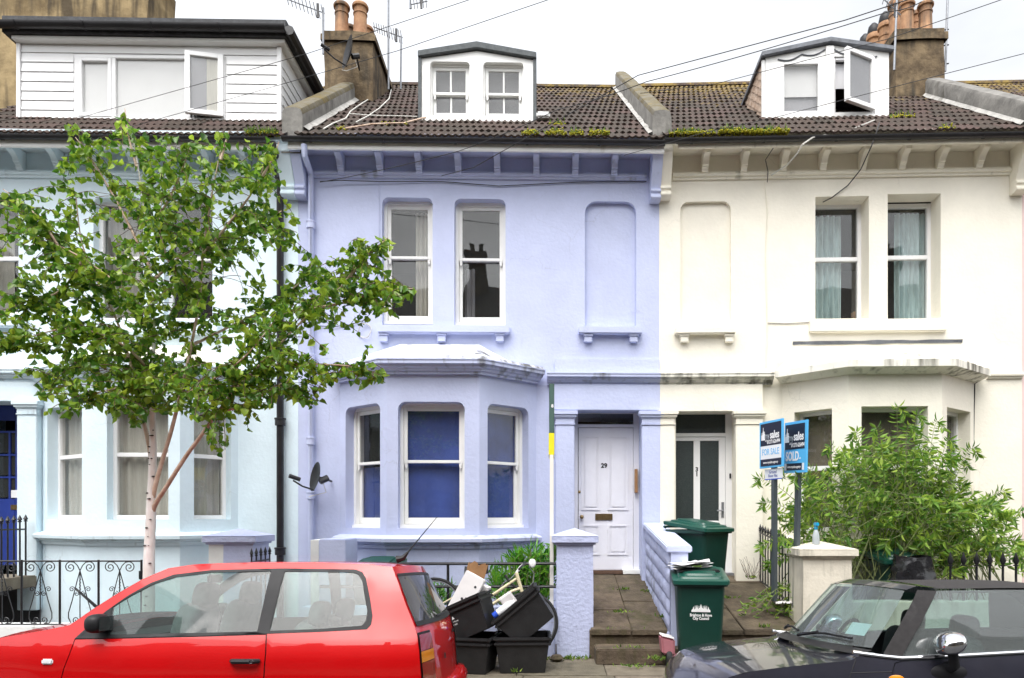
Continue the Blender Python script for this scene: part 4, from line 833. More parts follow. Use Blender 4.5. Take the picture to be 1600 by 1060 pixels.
room(HA, xl + .3, xr - .3, .32, 3.6, Z(250, 560), zt - .35); room(HA, U(50), xr - .3, .22, 3.8, .35, Z(250, 606))
for (a, b, t_, bt, pm) in ((-48, 29, 312, 490, 405), (146, 224, 309, 500, 405), (256, 332, 309, 500, 405)):
    c = (a + b) / 2; fixed_window(HA, ID, U(a) - .01, U(b) + .01, Z(c, bt), Z(c, t_) + .01, .125, .06, trans=[Z(c, pm, .15)])
MB().box(U(-60, -.08), U(38, -.08), -.11, .12, Z(0, 510, -.1), Z(0, 494, -.1)).build('window_sill', m, HA, bevel=.01)
MB().box(U(136, -.08), U(342, -.08), -.11, .12, Z(240, 520, -.1), Z(240, 502, -.1)).build('window_sill', m, HA, bevel=.01)
drape('curtain', 'pale net curtain in the pale blue house upper window at the left frame edge', 'curtain', HA, ID, U(-40, .4), U(24, .4), Z(0, 488), Z(0, 318), .4, 'net', 7, .02)
drape('curtain', 'pale net curtain in the pale blue house upper window half hidden by birch leaves', 'curtain', HA, ID, U(150, .4), U(222, .4), Z(190, 496), Z(190, 315), .4, 'net', 7, .02)
zc, zsl = Z(210, 588, -.65), Z(210, 832, -.7)
A2, K2, L2 = seg_frame(FA, ca[0], ca[1]); A3, K3, L3_ = seg_frame(FA, ca[1], ca[2]); A4, K4, L4 = seg_frame(FA, ca[2], ca[3])
zh, zw0 = A3.z(210, 629, 0), A3.z(210, 812, 0); wb = MB(); ops = []
for Fs, Ms, Ls, a, b in ((A2, K2, L2, 0, 0), (A3, K3, L3_, 167, 263), (A4, K4, L4, 303, 361)):
    s0, s1 = (Fs.u(a), Fs.u(b)) if a else (.14, Ls - .14)
    if Ms is K4: s0, s1 = max(s0, .1), min(s1, Ls - .1)
    ops.append((s0, s1)); sheet(wb, Ms, [(0, zb), (Ls, zb), (Ls, zc + .04), (0, zc + .04)], [rrect(s0, s1, zw0, zh)], [.14])
wb.build('bay_wall', m, HA, weld=True); ztm = A3.z(210, 711, .15)
names = ('narrow left side window of the pale blue bay', 'centre window of the pale blue bay behind the birch trunk', 'right side window of the pale blue bay')
for (s0, s1), Ms, nm in zip(ops, (K2, K3, K4), names):
    fixed_window(HA, Ms, s0 - .01, s1 + .01, zw0, zh + .01, .13, .055, trans=[ztm])
    drape('curtain', 'sheer net curtain in the ' + nm, 'curtain', HA, Ms, s0 - .08, s1 + .08, zw0, zh, .24, 'net', 7, .022)
bay(FA, HA, ca, .62, zc, zsl, zb, m, mt, mt, 0)
bay_roof(HA, ca, zc + .165, Z(210, 560, -.75), Z(210, 540), .17, 'blue_trim')
MB().box(U(-80, -.08), U(63, -.08), -.08, -.001, Z(0, 627, -.08), Z(0, 596, -.08)).build('door_lintel', m, HA, bevel=.006)
prof_part('door_cornice', moved(CORNICE, Z(0, 594, -.12), .85), U(-90), U(66, -.2), 0, mt, HA)
pilaster(HA, 'pilaster', U(27, -.1), U(58, -.1), 0, .11, .3, Z(42, 648, -.12), Z(42, 627, -.12), m, mt)
D = MB().ring(ID, U(-60, .4), U(27, .35) + .03, Z(0, 884, .4), Z(0, 627) + .05, .40, .45, .3, .10, .26, .95)
D = D.build('door', 'door_blue', HA, bevel=.006)
zA = [Z(10, p, .4) for p in (781, 746, 711, 675)]
for k in range(3):
    for (a, b) in ((-32, -10), (-8, 13), (16, 24)):
        MB().box(U(a, .4), U(b, .4), .42, .425, zA[k] + .03, zA[k + 1] - .01).build('pane', 'rear_glass', D, False)
gb = MB()
for p in (781, 746, 711, 675): gb.box(U(-40, .4), U(25, .4), .405, .445, Z(10, p, .4) - .012, Z(10, p, .4) + .012)
for p in (-9, 14.5): gb.box(U(p, .4) - .012, U(p, .4) + .012, .403, .447, zA[0], zA[3])
gb.build('glazing_bar', 'door_blue', D)
MB().box(U(16, .39), U(27, .39), .392, .40, Z(20, 797, .39), Z(20, 789, .39)).build('letterbox', 'brass', D, bevel=.003)
MB().box(U(17, .39), U(27, .39), .393, .399, Z(20, 778, .39), Z(20, 766, .39)).build('door_notice', 'sign_white', D, False)
MB().box(U(-60, .4), U(30, .4), 1.2, 1.22, .2, Z(0, 627)).build('hall_wall', 'room', HA, False)
xp = U(438, -.07)
downpipe(HA, [(U(425, -.42), -.42, Z(425, 222, -.42)), (U(427, -.4), -.40, Z(427, 236, -.4)), (U(436, -.12), -.12, Z(436, 258, -.1)), (xp, -.075, Z(438, 268, -.07)), (xp, -.075, .1)], .048, 'gutter', collars=[Z(438, p, -.07) for p in (275, 660, 862)])
MB().tube([(U(72), -.02, Z(72, 640)), (U(72), -.02, .6)], .02, 6).build('cable_duct', m, HA)
tiles(HA, roofA, xl, xr - .02, seed=14); back_slope(HA, roofA, xl, xr)
yD = hit_roof(roofA, FA, 200, 190)
x0, x1 = U(28, yD), U(438, yD); z0 = Z(230, 190, yD); z1 = Z(230, 71, yD)
o = [U(116, yD), U(352, yD), Z(230, 188, yD), Z(230, 86, yD)]
fr_ = MB(); sheet(fr_, ID, [(x0, z0 - .05), (x1, z0 - .05), (x1, z1), (x0, z1)], [rrect(*o)], [.05], d=yD + .02)
dm = fr_.build('dormer', 'plastic_white', HA); yR = 4.4
for xx in (x0, x1): MB().add([(xx, yD + .02, z0 - .1), (xx, yD + .02, z1), (xx, yR, z1), (xx, yR, z0)], [(0, 1, 2, 3)]).build('cheek', 'plastic_white', dm)
def board(xa, xb, za, zb2, M=None):
    MB().hexa([M(xa, -.002, za), M(xb, -.002, za), M(xb, .018, za), M(xa, .018, za), M(xa, .012, zb2), M(xb, .012, zb2), M(xb, .018, zb2), M(xa, .018, zb2)]).build('weatherboard', 'plastic_white', dm, bevel=.002)
Mf = lambda s, d, z: (s, yD + d, z)
bz = [Z(230, p, yD) for p in (189, 174, 159, 144.5, 129.5, 114.5, 99.5, 84.5)]
for i in range(7):
    board(U(33, yD), U(114.5, yD), bz[i] + .004, bz[i + 1], Mf); board(U(354, yD), U(433, yD), bz[i] + .004, bz[i + 1], Mf)
board(U(33, yD), U(433, yD), bz[7] + .004, z1 - .002, Mf)
for a, b in ((x0 - .012, U(33, yD) - .004), (U(433, yD) + .004, x1 + .02)): MB().box(a, b, yD - .02, yD + .019, z0 - .04, z1).build('corner_trim', 'plastic_white', dm, bevel=.003)
Mk = lambda s, d, z: (x1 + .021 - d * 1.0 + .0, yD + s, z)
for i in range(7): board(.05, 3.0, bz[i] + .004, bz[i + 1], Mk)
MB().ring(Mf, o[0], o[1], o[2], o[3], .0, .06, .06, .05, .05, .045).box(U(174, yD), U(180, yD), yD + .003, yD + .057, o[2] + .045, o[3] - .05).box(U(290, yD), U(297, yD), yD + .003, yD + .057, o[2] + .045, o[3] - .05).build('window_frame', 'plastic_white', dm, bevel=.005)
MB().ring(Mf, o[0] + .06, U(174, yD), o[2] + .045, o[3] - .05, -.008, .05, .05, .05, .05, .05).build('casement', 'plastic_white', dm, bevel=.005)
MB().box(o[0] + .05, o[1] - .05, yD + .035, yD + .039, o[2] + .04, o[3] - .04).build('pane', 'pane', dm, False)
MB().box(o[0], U(297, yD), yD + .045, yD + .05, o[2], o[3]).build('roller_blind', 'blind_white', dm, False)
MB().box(o[0] - .1, o[1] + .1, yD + .6, yD + .61, o[2] - .1, o[3] + .1).build('dark_lining', 'blind_grey', dm, False)
hx = U(350, yD); cw = U(350, yD) - U(294, yD); ang = R(10)
Mc = lambda s, d, z: (hx - (cw - s) * math.cos(ang) - d * math.sin(ang), yD - .01 - (cw - s) * math.sin(ang) + d * math.cos(ang), z)
MB().ring(Mc, 0, cw, o[2] + .05, o[3] - .0, -.03, .025, .07, .075, .065, .065).build('casement', 'plastic_white', dm, bevel=.005)
MB().box(.06, cw - .06, -.004, .004, o[2] + .1, o[3] - .06, M=Mc).build('casement_pane', 'pane', dm, False)
MB().box(.065, cw * .55, .012, .016, o[2] + .11, o[3] - .07, M=Mc).build('casement_film', 'blind_grey', dm, False)
MB().box(cw * .55, cw - .065, .013, .017, o[2] + .11, o[3] - .07, M=Mc).build('casement_film', 'net', dm, False)
fb = MB().box(x0 - .02, x1 + .10, yD - .10, yR, z1 + .002, z1 + .05).build('dormer_soffit', 'white_paint', dm, bevel=.004)
MB().box(x0 - .12, x1 + .14, yD - .15, yR, z1 + .06, z1 + .30).build('dormer_roof', 'bitumen', dm, bevel=.01)
g = gutter(dm, x0 - .22, x1 + .16, yD - .22, z1 + .14, .07)
for ch in list(g.children): ch.parent = dm
mb = MB(); mb.tube([(x1 + .20, yD - .2, z1 + .11), (x1 + .20, yR, z1 + .10)], .07, 8); mb.build('side_gutter', 'gutter', dm)
# the broad rendered stack on the far left party wall
bx0, bx1 = FA.u(-60, 3.0), FA.u(231, 3.0)
mb = MB(); rough_box(mb, bx0, bx1, 3.0, 3.9, 5.6, FA.z(100, -60, 3.0), .05, 10)
mb.build('chimney', 'chimney_tan', HA, angle=60)

# ------------------------------------------------------------------ the next house on the right, only its edge in view
FD = Frame(*FC.world(FC.u(1597), 0), C_TH)
HD = FD.root('terraced_house', 'pinkish house at the right frame edge, only its tiled roof and wall edge showing', 'house', 'terraced houses')
wall = MB(); wall.box(.002, 4.8, .0, 8.8, zb, FD.z(1600, 228)); wall.build('wall', 'pink_wall', HD)
MB().box(.02, 4.8, -.36, -.001, FD.z(1600, 228), FD.z(1600, 228) + .1).build('eaves_soffit', 'cream_trim', HD)
roofD = Roof(-.40, FD.z(1598, 205, -.40), 4.35, FD.z(1560, 133, 4.35))
tiles(HD, roofD, .2, 3.2, seed=21); back_slope(HD, roofD, 0, 4.8)
MB().add([(3.2, -.4, roofD.z0), (4.8, -.4, roofD.z0), (4.8, 4.35, roofD.z1), (3.2, 4.35, roofD.z1)], [(0, 1, 2, 3)]).build('roof_slope', 'roof_tile', HD)
gutter(HD, .06, 4.8, -.45, FD.z(1598, 210, -.45)); ridge(HD, roofD, .0, 3.2)

# ------------------------------------------------------------------ the terrace across the street, seen only as reflections
mb = MB(); rp = random.Random(5)
for i in range(9):
    x = -22 + i * 4.9; mb.box(x, x + 4.88, -13, -5.2, -.2, 7.6, i % 3)
    mb.prism([(-13.6, 7.6), (-4.9, 7.6), (-9.2, 11.0)], lambda p, t: (t, p[0], p[1]), x, x + 4.88, 3)
    for (a, b, c, d) in ((.5, 1.5, 3.6, 5.2), (2.0, 3.0, 3.6, 5.2), (.7, 2.8, .7, 2.5), (3.5, 4.4, .2, 2.4)): mb.box(x + a, x + b, -5.21, -5.15, c, d, 4)
    mb.box(x - .45, x + .45, -10.0, -8.6, 8.5, 12.4, 5)
    for q in (-.2, .2): mb.lathe([(.11, 12.4), (.09, 12.8), (.12, 12.85)], (x + q, -9.2, 0), 8, 5)
struct(mb.build('opposite_terrace', ['stone', 'path_stone', 'stone', 'roof_tile', 'near_black', 'chimney_render'], None, False))
# ------------------------------------------------------------------ paths, steps, front walls
def px_x(px, Y): return (px - CX) * Y / F
def px_z(py, Y): return EYE - (py - CY) * Y / F
PZ0, PZ1, PY0, PY1 = .325, .765, 7.55, 9.78
pz = lambda y: PZ0 + (PZ1 - PZ0) * (y - PY0) / (PY1 - PY0)
rs = random.Random(11)
path = struct(MB().hexa([(.40, PY0, -.1), (2.86, PY0, -.1), (2.86, PY1, -.1), (.40, PY1, -.1), (.40, PY0 + .01, PZ0 - .02), (2.86, PY0 + .01, PZ0 - .02), (2.86, PY1, PZ1 - .02), (.40, PY1, PZ1 - .02)]).build('garden_path', 'path_stone', None, False))
for (xa, xb, cuts) in ((.41, .86, (0, .62, 1.3, 2.23)), (.865, 1.268, (0, .95, 1.6, 2.23)), (1.475, 2.10, (0, .7, 1.5, 2.23)), (2.105, 2.84, (0, 1.05, 1.75, 2.23))):
    for a, b in zip(cuts[:-1], cuts[1:]):
        y0, y1 = PY0 + a + .004, PY0 + b - .004; dz = rs.uniform(-.004, .008); t = rs.uniform(-.004, .004); y0 -= .03 if a == 0 else 0
        mb = MB(); mb.hexa([(xa + .004, y0, pz(y0) - .06), (xb - .004, y0, pz(y0) - .06), (xb - .004, y1, pz(y1) - .06), (xa + .004, y1, pz(y1) - .06), (xa + .004, y0, pz(y0) + dz + t), (xb - .004, y0, pz(y0) + dz - t), (xb - .004, y1, pz(y1) + dz - t), (xa + .004, y1, pz(y1) + dz + t)])
        mb.build('path_slab', 'path_stone', path, bevel=.006)
for (xa, xb) in ((.45, 1.24), (1.245, 2.05), (2.055, 2.80)):
    MB().box(xa, xb - .005, 7.22, 7.545, -.005, .165).build('step', 'path_stone', path, bevel=.012)
struct(MB().box(-9, .40, 7.9, 9.45, -.28, -.2).build('front_garden', 'soil', None, False))
struct(MB().box(2.87, 7.5, 7.8, 9.45, -.2, .42).build('garden_soil', 'soil', None, False))
# dividing block wall: sloping coping over courses of rock-faced blocks
DW = thing('dividing_wall', 'lilac rock-faced block wall with sloping coping between the two front paths', 'wall', (1.27, 7.42, 0))
L_, sl = 1.96, (1.50 - 1.27) / 1.96
MB().hexa([(.006, 0, 0), (.195, 0, 0), (.195, L_, .5), (.006, L_, .5), (.006, 0, 1.18), (.195, 0, 1.18), (.195, L_, 1.41), (.006, L_, 1.41)]).build('wall_core', 'lilac', DW)
MB().hexa([(-.045, -.03, 1.18), (.235, -.03, 1.18), (.235, L_ - .02, 1.41), (-.045, L_ - .02, 1.41), (-.045, -.03, 1.255), (.235, -.03, 1.255), (.235, L_ - .02, 1.485), (-.045, L_ - .02, 1.485)]).build('coping', 'lilac', DW, bevel=.012)
for c in range(6):
    za = 1.172 - (c + 1) * .172; y = -.0 - (c % 2) * .2
    while y < L_ - .05:
        a, b = max(0, y), min(L_ - .01, y + .42)
        if b - a > .06:
            def fn(u, v, a=a, b=b, za=za, c=c):
                yy = a + .006 + (b - a - .012) * u; e = min(u, 1 - u, v, 1 - v) > .01; r = noise.noise((yy * 9, c * 3.1 + v * 2.2, 4)) * .016 + .010 if e else 0
                return (-.004 - r - (.006 if e else 0), yy, za + .006 + .160 * v + sl * yy)
            mb = MB().grid(fn, 7, 4)
            k = len(mb.v); mb.add([(.004, a + .006, za + .006 + sl * a), (.004, b - .006, za + .006 + sl * b), (.004, b - .006, za + .166 + sl * b), (.004, a + .006, za + .166 + sl * a)], [(0, 1, 2, 3)])
            mb.build('block', 'pier_lilac', DW, angle=70)
        y += .42
def pier(name, label, x0, x1, y0, y1, zc, m, m2=None, xs=None, cap=.055, kb=0.0):
    t = thing(name, label, 'gate pier', ((x0 + x1) / 2, y0, 0)); hx = (x1 - x0) / 2; d = y1 - y0
    mb = MB(); rough_box(mb, -hx, hx, 0, d, -.05, zc - .10, .006, 6); sh = mb.build('shaft', m, t, angle=60)
    a = hx + cap; mb = MB(); mb.box(-hx - cap * .5, hx + cap * .5, -cap * .5, d + cap * .5, zc - .10, zc - .075); mb.box(-a, a, -cap, d + cap, zc - .075, zc - .0)
    mb.add([(-a, -cap, zc + .001), (a, -cap, zc + .001), (a, d + cap, zc + .001), (-a, d + cap, zc + .001), (0, d / 2, zc + .085)], [(0, 1, 4), (1, 2, 4), (2, 3, 4), (3, 0, 4)])
    c = mb.build('cap', m, t, bevel=.006)
    if m2:
        for o in (sh, c):
            o.data.materials.append(M_[m2]); cut = xs - (x0 + x1) / 2
            for p in o.data.polygons:
                if p.center.x < cut: p.material_index = 1
    return t
P1 = pier('gate_pier', 'rough lilac gate pier with pyramid cap left of the steps', px_x(870, 7.6), px_x(927, 7.6), 7.6, 8.02, px_z(838, 7.55), 'pier_lilac')
P2 = pier('gate_pier', 'cream rendered gate pier with a spray bottle standing on its cap', px_x(1255, 7.5), px_x(1331, 7.5), 7.5, 7.95, px_z(859, 7.45), 'pier_cream')
P3 = pier('gate_pier', 'low pier painted half pale blue and half lilac behind the red car roof', px_x(326, 7.95), px_x(395, 7.95), 7.95, 8.4, px_z(838, 7.9), 'pier_lilac', 'white_wall', px_x(346, 7.95))
bp = thing('bin_store_pier', 'short square lilac pier with a white left edge under the lilac bay window', 'gate pier', (px_x(512, 8.3), 8.3, 0))
MB().box(px_x(498, 8.3) - px_x(512, 8.3), px_x(540, 8.3) - px_x(512, 8.3), 0, .5, -.2, px_z(843, 8.3)).build('shaft', 'lilac', bp, bevel=.01)
MB().box(px_x(484, 8.3) - px_x(512, 8.3), px_x(498, 8.3) - px_x(512, 8.3) - .002, .02, .5, -.2, px_z(844, 8.3)).build('edge', 'white_wall', bp, bevel=.006)
lw = tag(MB().box(px_x(470, 7.7), P1.location.x - .22, 7.68, 7.88, -.1, .55).build('front_wall', 'lilac', None, bevel=.012), 'low lilac front wall under the black rails behind the recycling crates', 'wall')
aw = tag(MB().box(-9.5, px_x(326, 7.7), 7.62, 7.86, -.1, .352).build('front_wall', 'white_wall', None, bevel=.012), 'low white front wall carrying the scrolled iron railing', 'wall')
cw_ = tag(MB().box(P2.location.x + .30, 8.4, 7.62, 7.82, -.1, .62).build('front_wall', 'pier_cream', None, bevel=.012), 'low cream front wall behind the dark convertible', 'wall')
# ------------------------------------------------------------------ railings
def spear(mb, x, y, z0, z1, r=.0085, h=.10):
    mb.tube([(x, y, z0), (x, y, z1 - h)], r, 6)
    mb.lathe([(r, z1 - h), (r * 2.2, z1 - h + .005), (r * 2.2, z1 - h + .015), (r * 1.1, z1 - h + .02), (r * 2.6, z1 - h * .62), (.001, z1)], (x, y, 0), 8)
rl = thing('railing', 'plain two-bar black railing above the low lilac wall', 'railing', (px_x(720, 7.75), 7.75, .55))
for zz in (px_z(881, 7.75), px_z(917, 7.75)): MB().tube([(px_x(500, 7.75) - rl.location.x, 0, zz - .55), (px_x(869, 7.75) - rl.location.x, 0, zz - .55)], .017, 8).build('rail', 'iron', rl)
for px in (520, 700): MB().tube([(px_x(px, 7.75) - rl.location.x, .0, 0), (px_x(px, 7.75) - rl.location.x, .0, px_z(879, 7.75) - .55)], .016, 8).build('post', 'iron', rl)
def spear_fence(label, pts, zs0, zs1, zrail, cat='railing', r=.0085, group=None):
    t = thing('spear_railing', label, cat, (pts[0][0], pts[0][1], zs0[0]), 0, group); o = Vector(t.location)
    for i, p in enumerate(pts):
        f = i / max(1, len(pts) - 1); mb = MB(); spear(mb, p[0] - o.x, p[1] - o.y, zs0[0] + (zs0[1] - zs0[0]) * f - o.z, zs1[0] + (zs1[1] - zs1[0]) * f - o.z, r, .10 if r < .012 else .17); mb.build('spear', 'iron', t, angle=50)
    a, b = pts[0], pts[-1]
    for q, d in zrail: MB().tube([(0, 0, q - o.z), (b[0] - a[0], b[1] - a[1], q + d - o.z)], .012, 6).build('rail', 'iron', t)
    return t
spear_fence('black spear-topped railing running from the cream pier back to the house', [(2.83, 7.98 + i * .112) for i in range(13)], (.38, .70), (1.30, 1.47), ((1.18, .17), (.52, .17)))
spear_fence('short spear railing on the entrance slab by the blue door', [(-7.07, 8.62 + .1 * i) for i in range(6)], (.78, .78), (1.57, 1.60), ((1.40, .0),), r=.011)
spear_fence('few spear tips between the two-tone pier and the black downpipe', [(-3.46, 7.8 + .125 * i) for i in range(5)], (-.2, -.2), (1.21, 1.21), ((1.05, 0),))
spear_fence('row of spear tips under the buddleia at the right frame edge', [(px_x(1485 + 20.5 * i, 7.72), 7.72) for i in range(9)], (.62, .62), (px_z(862, 7.72), px_z(862, 7.72)), ((.72, 0),), r=.013)
orn = thing('scrolled_railing', 'black wrought-iron garden railing with spiral scrolls on a low white wall', 'railing', (px_x(110, 7.66), 7.66, .352))
ox = orn.location.x; X = lambda px: px_x(px, 7.66) - ox; Zq = lambda py: px_z(py, 7.66) - .352
for py in (877, 976): MB().tube([(X(-60), 0, Zq(py)), (X(222), 0, Zq(py))], .010, 6).build('rail', 'iron', orn)
for px in (-28, 34, 93.5, 154, 221): MB().tube([(X(px), 0, 0), (X(px), 0, Zq(875))], .012, 6).build('post', 'iron', orn)
MB().box(X(219), X(225), -.03, .03, Zq(905), Zq(892)).build('latch', 'iron', orn, bevel=.004)
def spiral(cx, cz, r, turns, a0, sgn, n=34): return [(cx + r * (1 - .86 * t / n) * math.cos(a0 + sgn * turns * 2 * math.pi * t / n), 0, cz + r * (1 - .86 * t / n) * math.sin(a0 + sgn * turns * 2 * math.pi * t / n)) for t in range(n + 1)]
for px in (3, 63, 125, 187):
    mb = MB(); c = X(px); k = 1 / 138.9
    for sg in (-1, 1):
        top = spiral(c + sg * 15 * k, Zq(886.5), 8.5 * k, 1.6, math.pi / 2, -sg)
        mb.tube([(c, 0, Zq(892)), (c + sg * 4 * k, 0, Zq(884)), (c + sg * 9 * k, 0, Zq(879))] + top, .0055, 5)
        mb.tube([(c, 0, Zq(892)), (c + sg * 5 * k, 0, Zq(910)), (c + sg * 12 * k, 0, Zq(938)), (c + sg * 18 * k, 0, Zq(958)), (c + sg * 18 * k, 0, Zq(966)), (c + sg * 14 * k, 0, Zq(974)), (c + sg * 8 * k, 0, Zq(974))] + spiral(c + sg * 6 * k, Zq(969), 5.5 * k, 1.3, -math.pi / 2, sg), .0055, 5)
        mb.tube(spiral(c + sg * 12.5 * k, Zq(921), 4.6 * k, 1.4, math.pi if sg > 0 else 0, -sg), .0045, 5); mb.tube(spiral(c + sg * 5.5 * k, Zq(928), 4.2 * k, 1.3, math.pi / 2, sg), .0045, 5)
    mb.tube([(c, 0, Zq(892)), (c, 0, Zq(976))], .006, 5)
    mb.tube([(c + .007 * math.cos(t * 1.1), .007 * math.sin(t * 1.1), Zq(905 + t * .9)) for t in range(28)], .004, 4)
    mb.build('scroll', 'iron', orn, angle=60)
# entrance slab of the pale blue house bridging the basement well
sb = struct(MB().box(-9.4, -7.0, 7.9, 9.4, .62, .775).build('entrance_slab', 'paving', None, bevel=.012))
struct(MB().box(-9.4, -7.02, 9.30, 9.36, -.2, .60).build('basement_shade_panel', 'near_black', None, False))  # flat panel; the shade under the slab is put into its colour
q = FA.world(0, 0)
for (a, b, c, d) in ((99, 126, 943, 1010),):
    MB().prism(rrect(FA.u(a, -.635), FA.u(b, -.635), FA.z(110, d, -.63), FA.z(110, c, -.63), .08), lambda p, t: (p[0], t, p[1]), -.36, -.10).build('basement_window', 'near_black', HA)
hr = thing('handrail', 'small sloping black handrail in front of the basement opening', 'handrail', (px_x(135, 8.4), 8.4, 0)); MB().tube([(px_x(118, 8.4) - hr.location.x, 0, px_z(920, 8.4)), (px_x(154, 8.4) - hr.location.x, 0, px_z(950, 8.4)), (px_x(165, 8.4) - hr.location.x, 0, -.2)], .013, 6).build('rail', 'iron', hr); MB().tube([(px_x(120, 8.4) - hr.location.x, .02, px_z(924, 8.4)), (px_x(154, 8.4) - hr.location.x, .02, px_z(956, 8.4))], .008, 6).build('lower_rail', 'iron', hr)
# ------------------------------------------------------------------ wheeled bins
def wheelie_bin(label, loc, rz, logo=True, group='green wheeled bins'):
    t = thing('wheelie_bin', label, 'wheelie bin', loc, rz, group)
    wb_, wt_, db, dt, h0, h1 = .205, .245, .22, .30, .06, .905
    mb = MB(); n = 8
    def ringv(w_, d, z, r=.05):
        pts = []
        for (sx, sy, a0) in ((1, -1, -90), (1, 1, 0), (-1, 1, 90), (-1, -1, 180)):
            for k in range(4):
                a = R(a0 + 30 * k); pts.append((sx * (w_ - r) + r * math.cos(a), sy * (d - r) + r * math.sin(a), z))
        return pts
    zs = [0, .06, .12, .45, .80, .905]; rings = [ringv(wb_ + (wt_ - wb_) * z / .905, db + (dt - db) * z / .905, z) for z in zs]
    vs = [v for r_ in rings for v in r_]; N = 16; mb.add(vs, [(i * N + k, i * N + (k + 1) % N, (i + 1) * N + (k + 1) % N, (i + 1) * N + k) for i in range(len(zs) - 1) for k in range(N)] + [tuple(range(N - 1, -1, -1))])
    r2 = [ringv(wt_ + e, dt + e, z, .055) for e, z in ((.0, .86), (.028, .865), (.03, .905), (.0, .906))]; vs = [v for r_ in r2 for v in r_]
    mb.add(vs, [(i * N + k, i * N + (k + 1) % N, (i + 1) * N + (k + 1) % N, (i + 1) * N + k) for i in range(3) for k in range(N)])
    mb.build('body', 'bin_green', t, angle=50)
    lid = MB(); zl = lambda y: .912 + .085 * (y + .33) / .66
    def lr(e, dz, r=.05): return [(x, y, zl(y) + dz) for x, y, z in ringv(wt_ + e, dt + e + .01, 0, r)]
    rr_ = [lr(.035, -.028), lr(.04, -.024), lr(.04, .012), lr(.03, .018), lr(-.02, .020), lr(-.03, .040), lr(-.075, .043), lr(-.085, .062), lr(-.17, .066)]; vs = [v for r_ in rr_ for v in r_]
    lid.add(vs, [(i * N + k, i * N + (k + 1) % N, (i + 1) * N + (k + 1) % N, (i + 1) * N + k) for i in range(len(rr_) - 1) for k in range(N)] + [tuple((len(rr_) - 1) * N + k for k in range(N))])
    lid = lid.build('lid', 'bin_lid', t, angle=28)
    MB().tube([(-.2, .36, .93), (-.2, .39, .94), (.2, .39, .94), (.2, .36, .93)], .016, 8).build('handle', 'bin_green', t)
    MB().tube([(-.27, .24, .10), (.27, .24, .10)], .012, 8).build('axle', 'iron', t)
    for sx in (-1, 1):
        wv = MB().lathe([(.02, -.022), (.085, -.022), (.10, -.016), (.10, .016), (.085, .022), (.02, .022)], (sx * .265, .24, .10), 20, fn=lambda x, y, z: (z, x, y)).build('wheel', 'rubber', t)
    if logo:
        yf = lambda z: -(db + (dt - db) * z / .905) - .0035
        lg = MB(); zb_ = .60
        for (cx, w_, h_) in ((-.075, .020, .035), (-.04, .024, .05), (0, .030, .062), (.04, .024, .05), (.075, .020, .035)):
            dome = [(cx - w_, zb_)] + [(cx - w_ * math.cos(a), zb_ + .012 + h_ * .55 * math.sin(a)) for a in [math.pi * k / 8 for k in range(9)] if a < 1.5] + [(cx, zb_ + h_ + .022)] + [(cx - w_ * math.cos(a), zb_ + .012 + h_ * .55 * math.sin(a)) for a in [math.pi * k / 8 for k in range(9)] if a > 1.65] + [(cx + w_, zb_)]
            lg.prism(dome, lambda p, tt: (p[0], yf(p[1]) - tt, p[1]), 0, .001)
        for cx in (-.058, -.02, .022, .058): lg.prism([(cx - .004, zb_), (cx + .004, zb_), (cx + .003, zb_ + .055), (cx, zb_ + .07), (cx - .003, zb_ + .055)], lambda p, tt: (p[0], yf(p[1]) - tt - .001, p[1]), 0, .001)
        lg.build('emblem', 'print_white', t, False)
        an = R(90) - math.atan2(dt - db, .905) * -1
        for s_, z_ in (('Brighton & Hove', .567), ('City Council', .533)): text('lettering', s_, .040, (0, yf(z_) - .001, z_), t, 'print_white', rot=(R(90 + 5), 0, 0), sx=.80, bold=.0012)
    return t
b1 = wheelie_bin('green council wheeled bin with papers on its lid at the foot of the steps', (px_x(1092, 7.2), 7.22, .0), R(-7))
b2 = wheelie_bin('green wheeled bin standing on the path beside the cream house door', (px_x(1094, 8.35), 8.45, pz(8.45) - .0), R(38), False)
b3 = wheelie_bin('green wheeled bin behind the red car, only its lid above the car roof', (px_x(588, 8.2), 8.3, .03), 0, False)
b4 = wheelie_bin('green wheeled bin half buried in the buddleia with a black bag in its mouth', (px_x(1400, 8.25), 8.3, .13), 0, False)
pp = thing('newspaper_pile', 'loose newspapers and a dark tray lying on the front green bin lid', 'papers', (b1.location.x - .04, 7.30, .985)); rp = random.Random(2)
MB().box(-.16, .22, -.16, .10, .0, .03).build('tray', 'crate_black', pp, bevel=.008)
for i in range(7):
    a = rp.uniform(-.5, .5); w_, d_ = rp.uniform(.12, .19), rp.uniform(.10, .14); cx, cy = rp.uniform(-.08, .03), rp.uniform(-.05, .05); z = .035 + i * .011
    def fn(u, v): x, y = (u - .5) * 2 * w_, (v - .5) * 2 * d_; return (cx + x * math.cos(a) - y * math.sin(a), cy + x * math.sin(a) + y * math.cos(a), z + .02 * u * u + .008 * math.sin(5 * u + 3 * v + i))
    mb = MB().grid(fn, 6, 4); mb.build('sheet', ('paper', 'card_white', 'paper', 'print_white', 'paper', 'card_white', 'print_white')[i], pp)
MB().box(-.04, .05, -.15, -.10, .06, .075).build('leaflet', 'weed', pp)
bg_ = MB(); 
def bagfn(u, v):
    th = 2 * math.pi * u; r = .255 + .05 * noise.noise((math.cos(th) * 3, math.sin(th) * 3, v * 4)); return (r * math.cos(th) * (1 - .2 * v), -.12 + r * math.sin(th) * .8 * (1 - .2 * v), .55 + .40 * v + .03 * noise.noise((th, v * 6, 2)))
bg_.grid(bagfn, 28, 10); bo = tag(bg_.build('rubbish_bag', 'bag_black', None, weld=True), 'shiny black rubbish bag bulging from the bin under the buddleia', 'bin bag'); bo.location = (b4.location.x - .02, 7.95, .17)
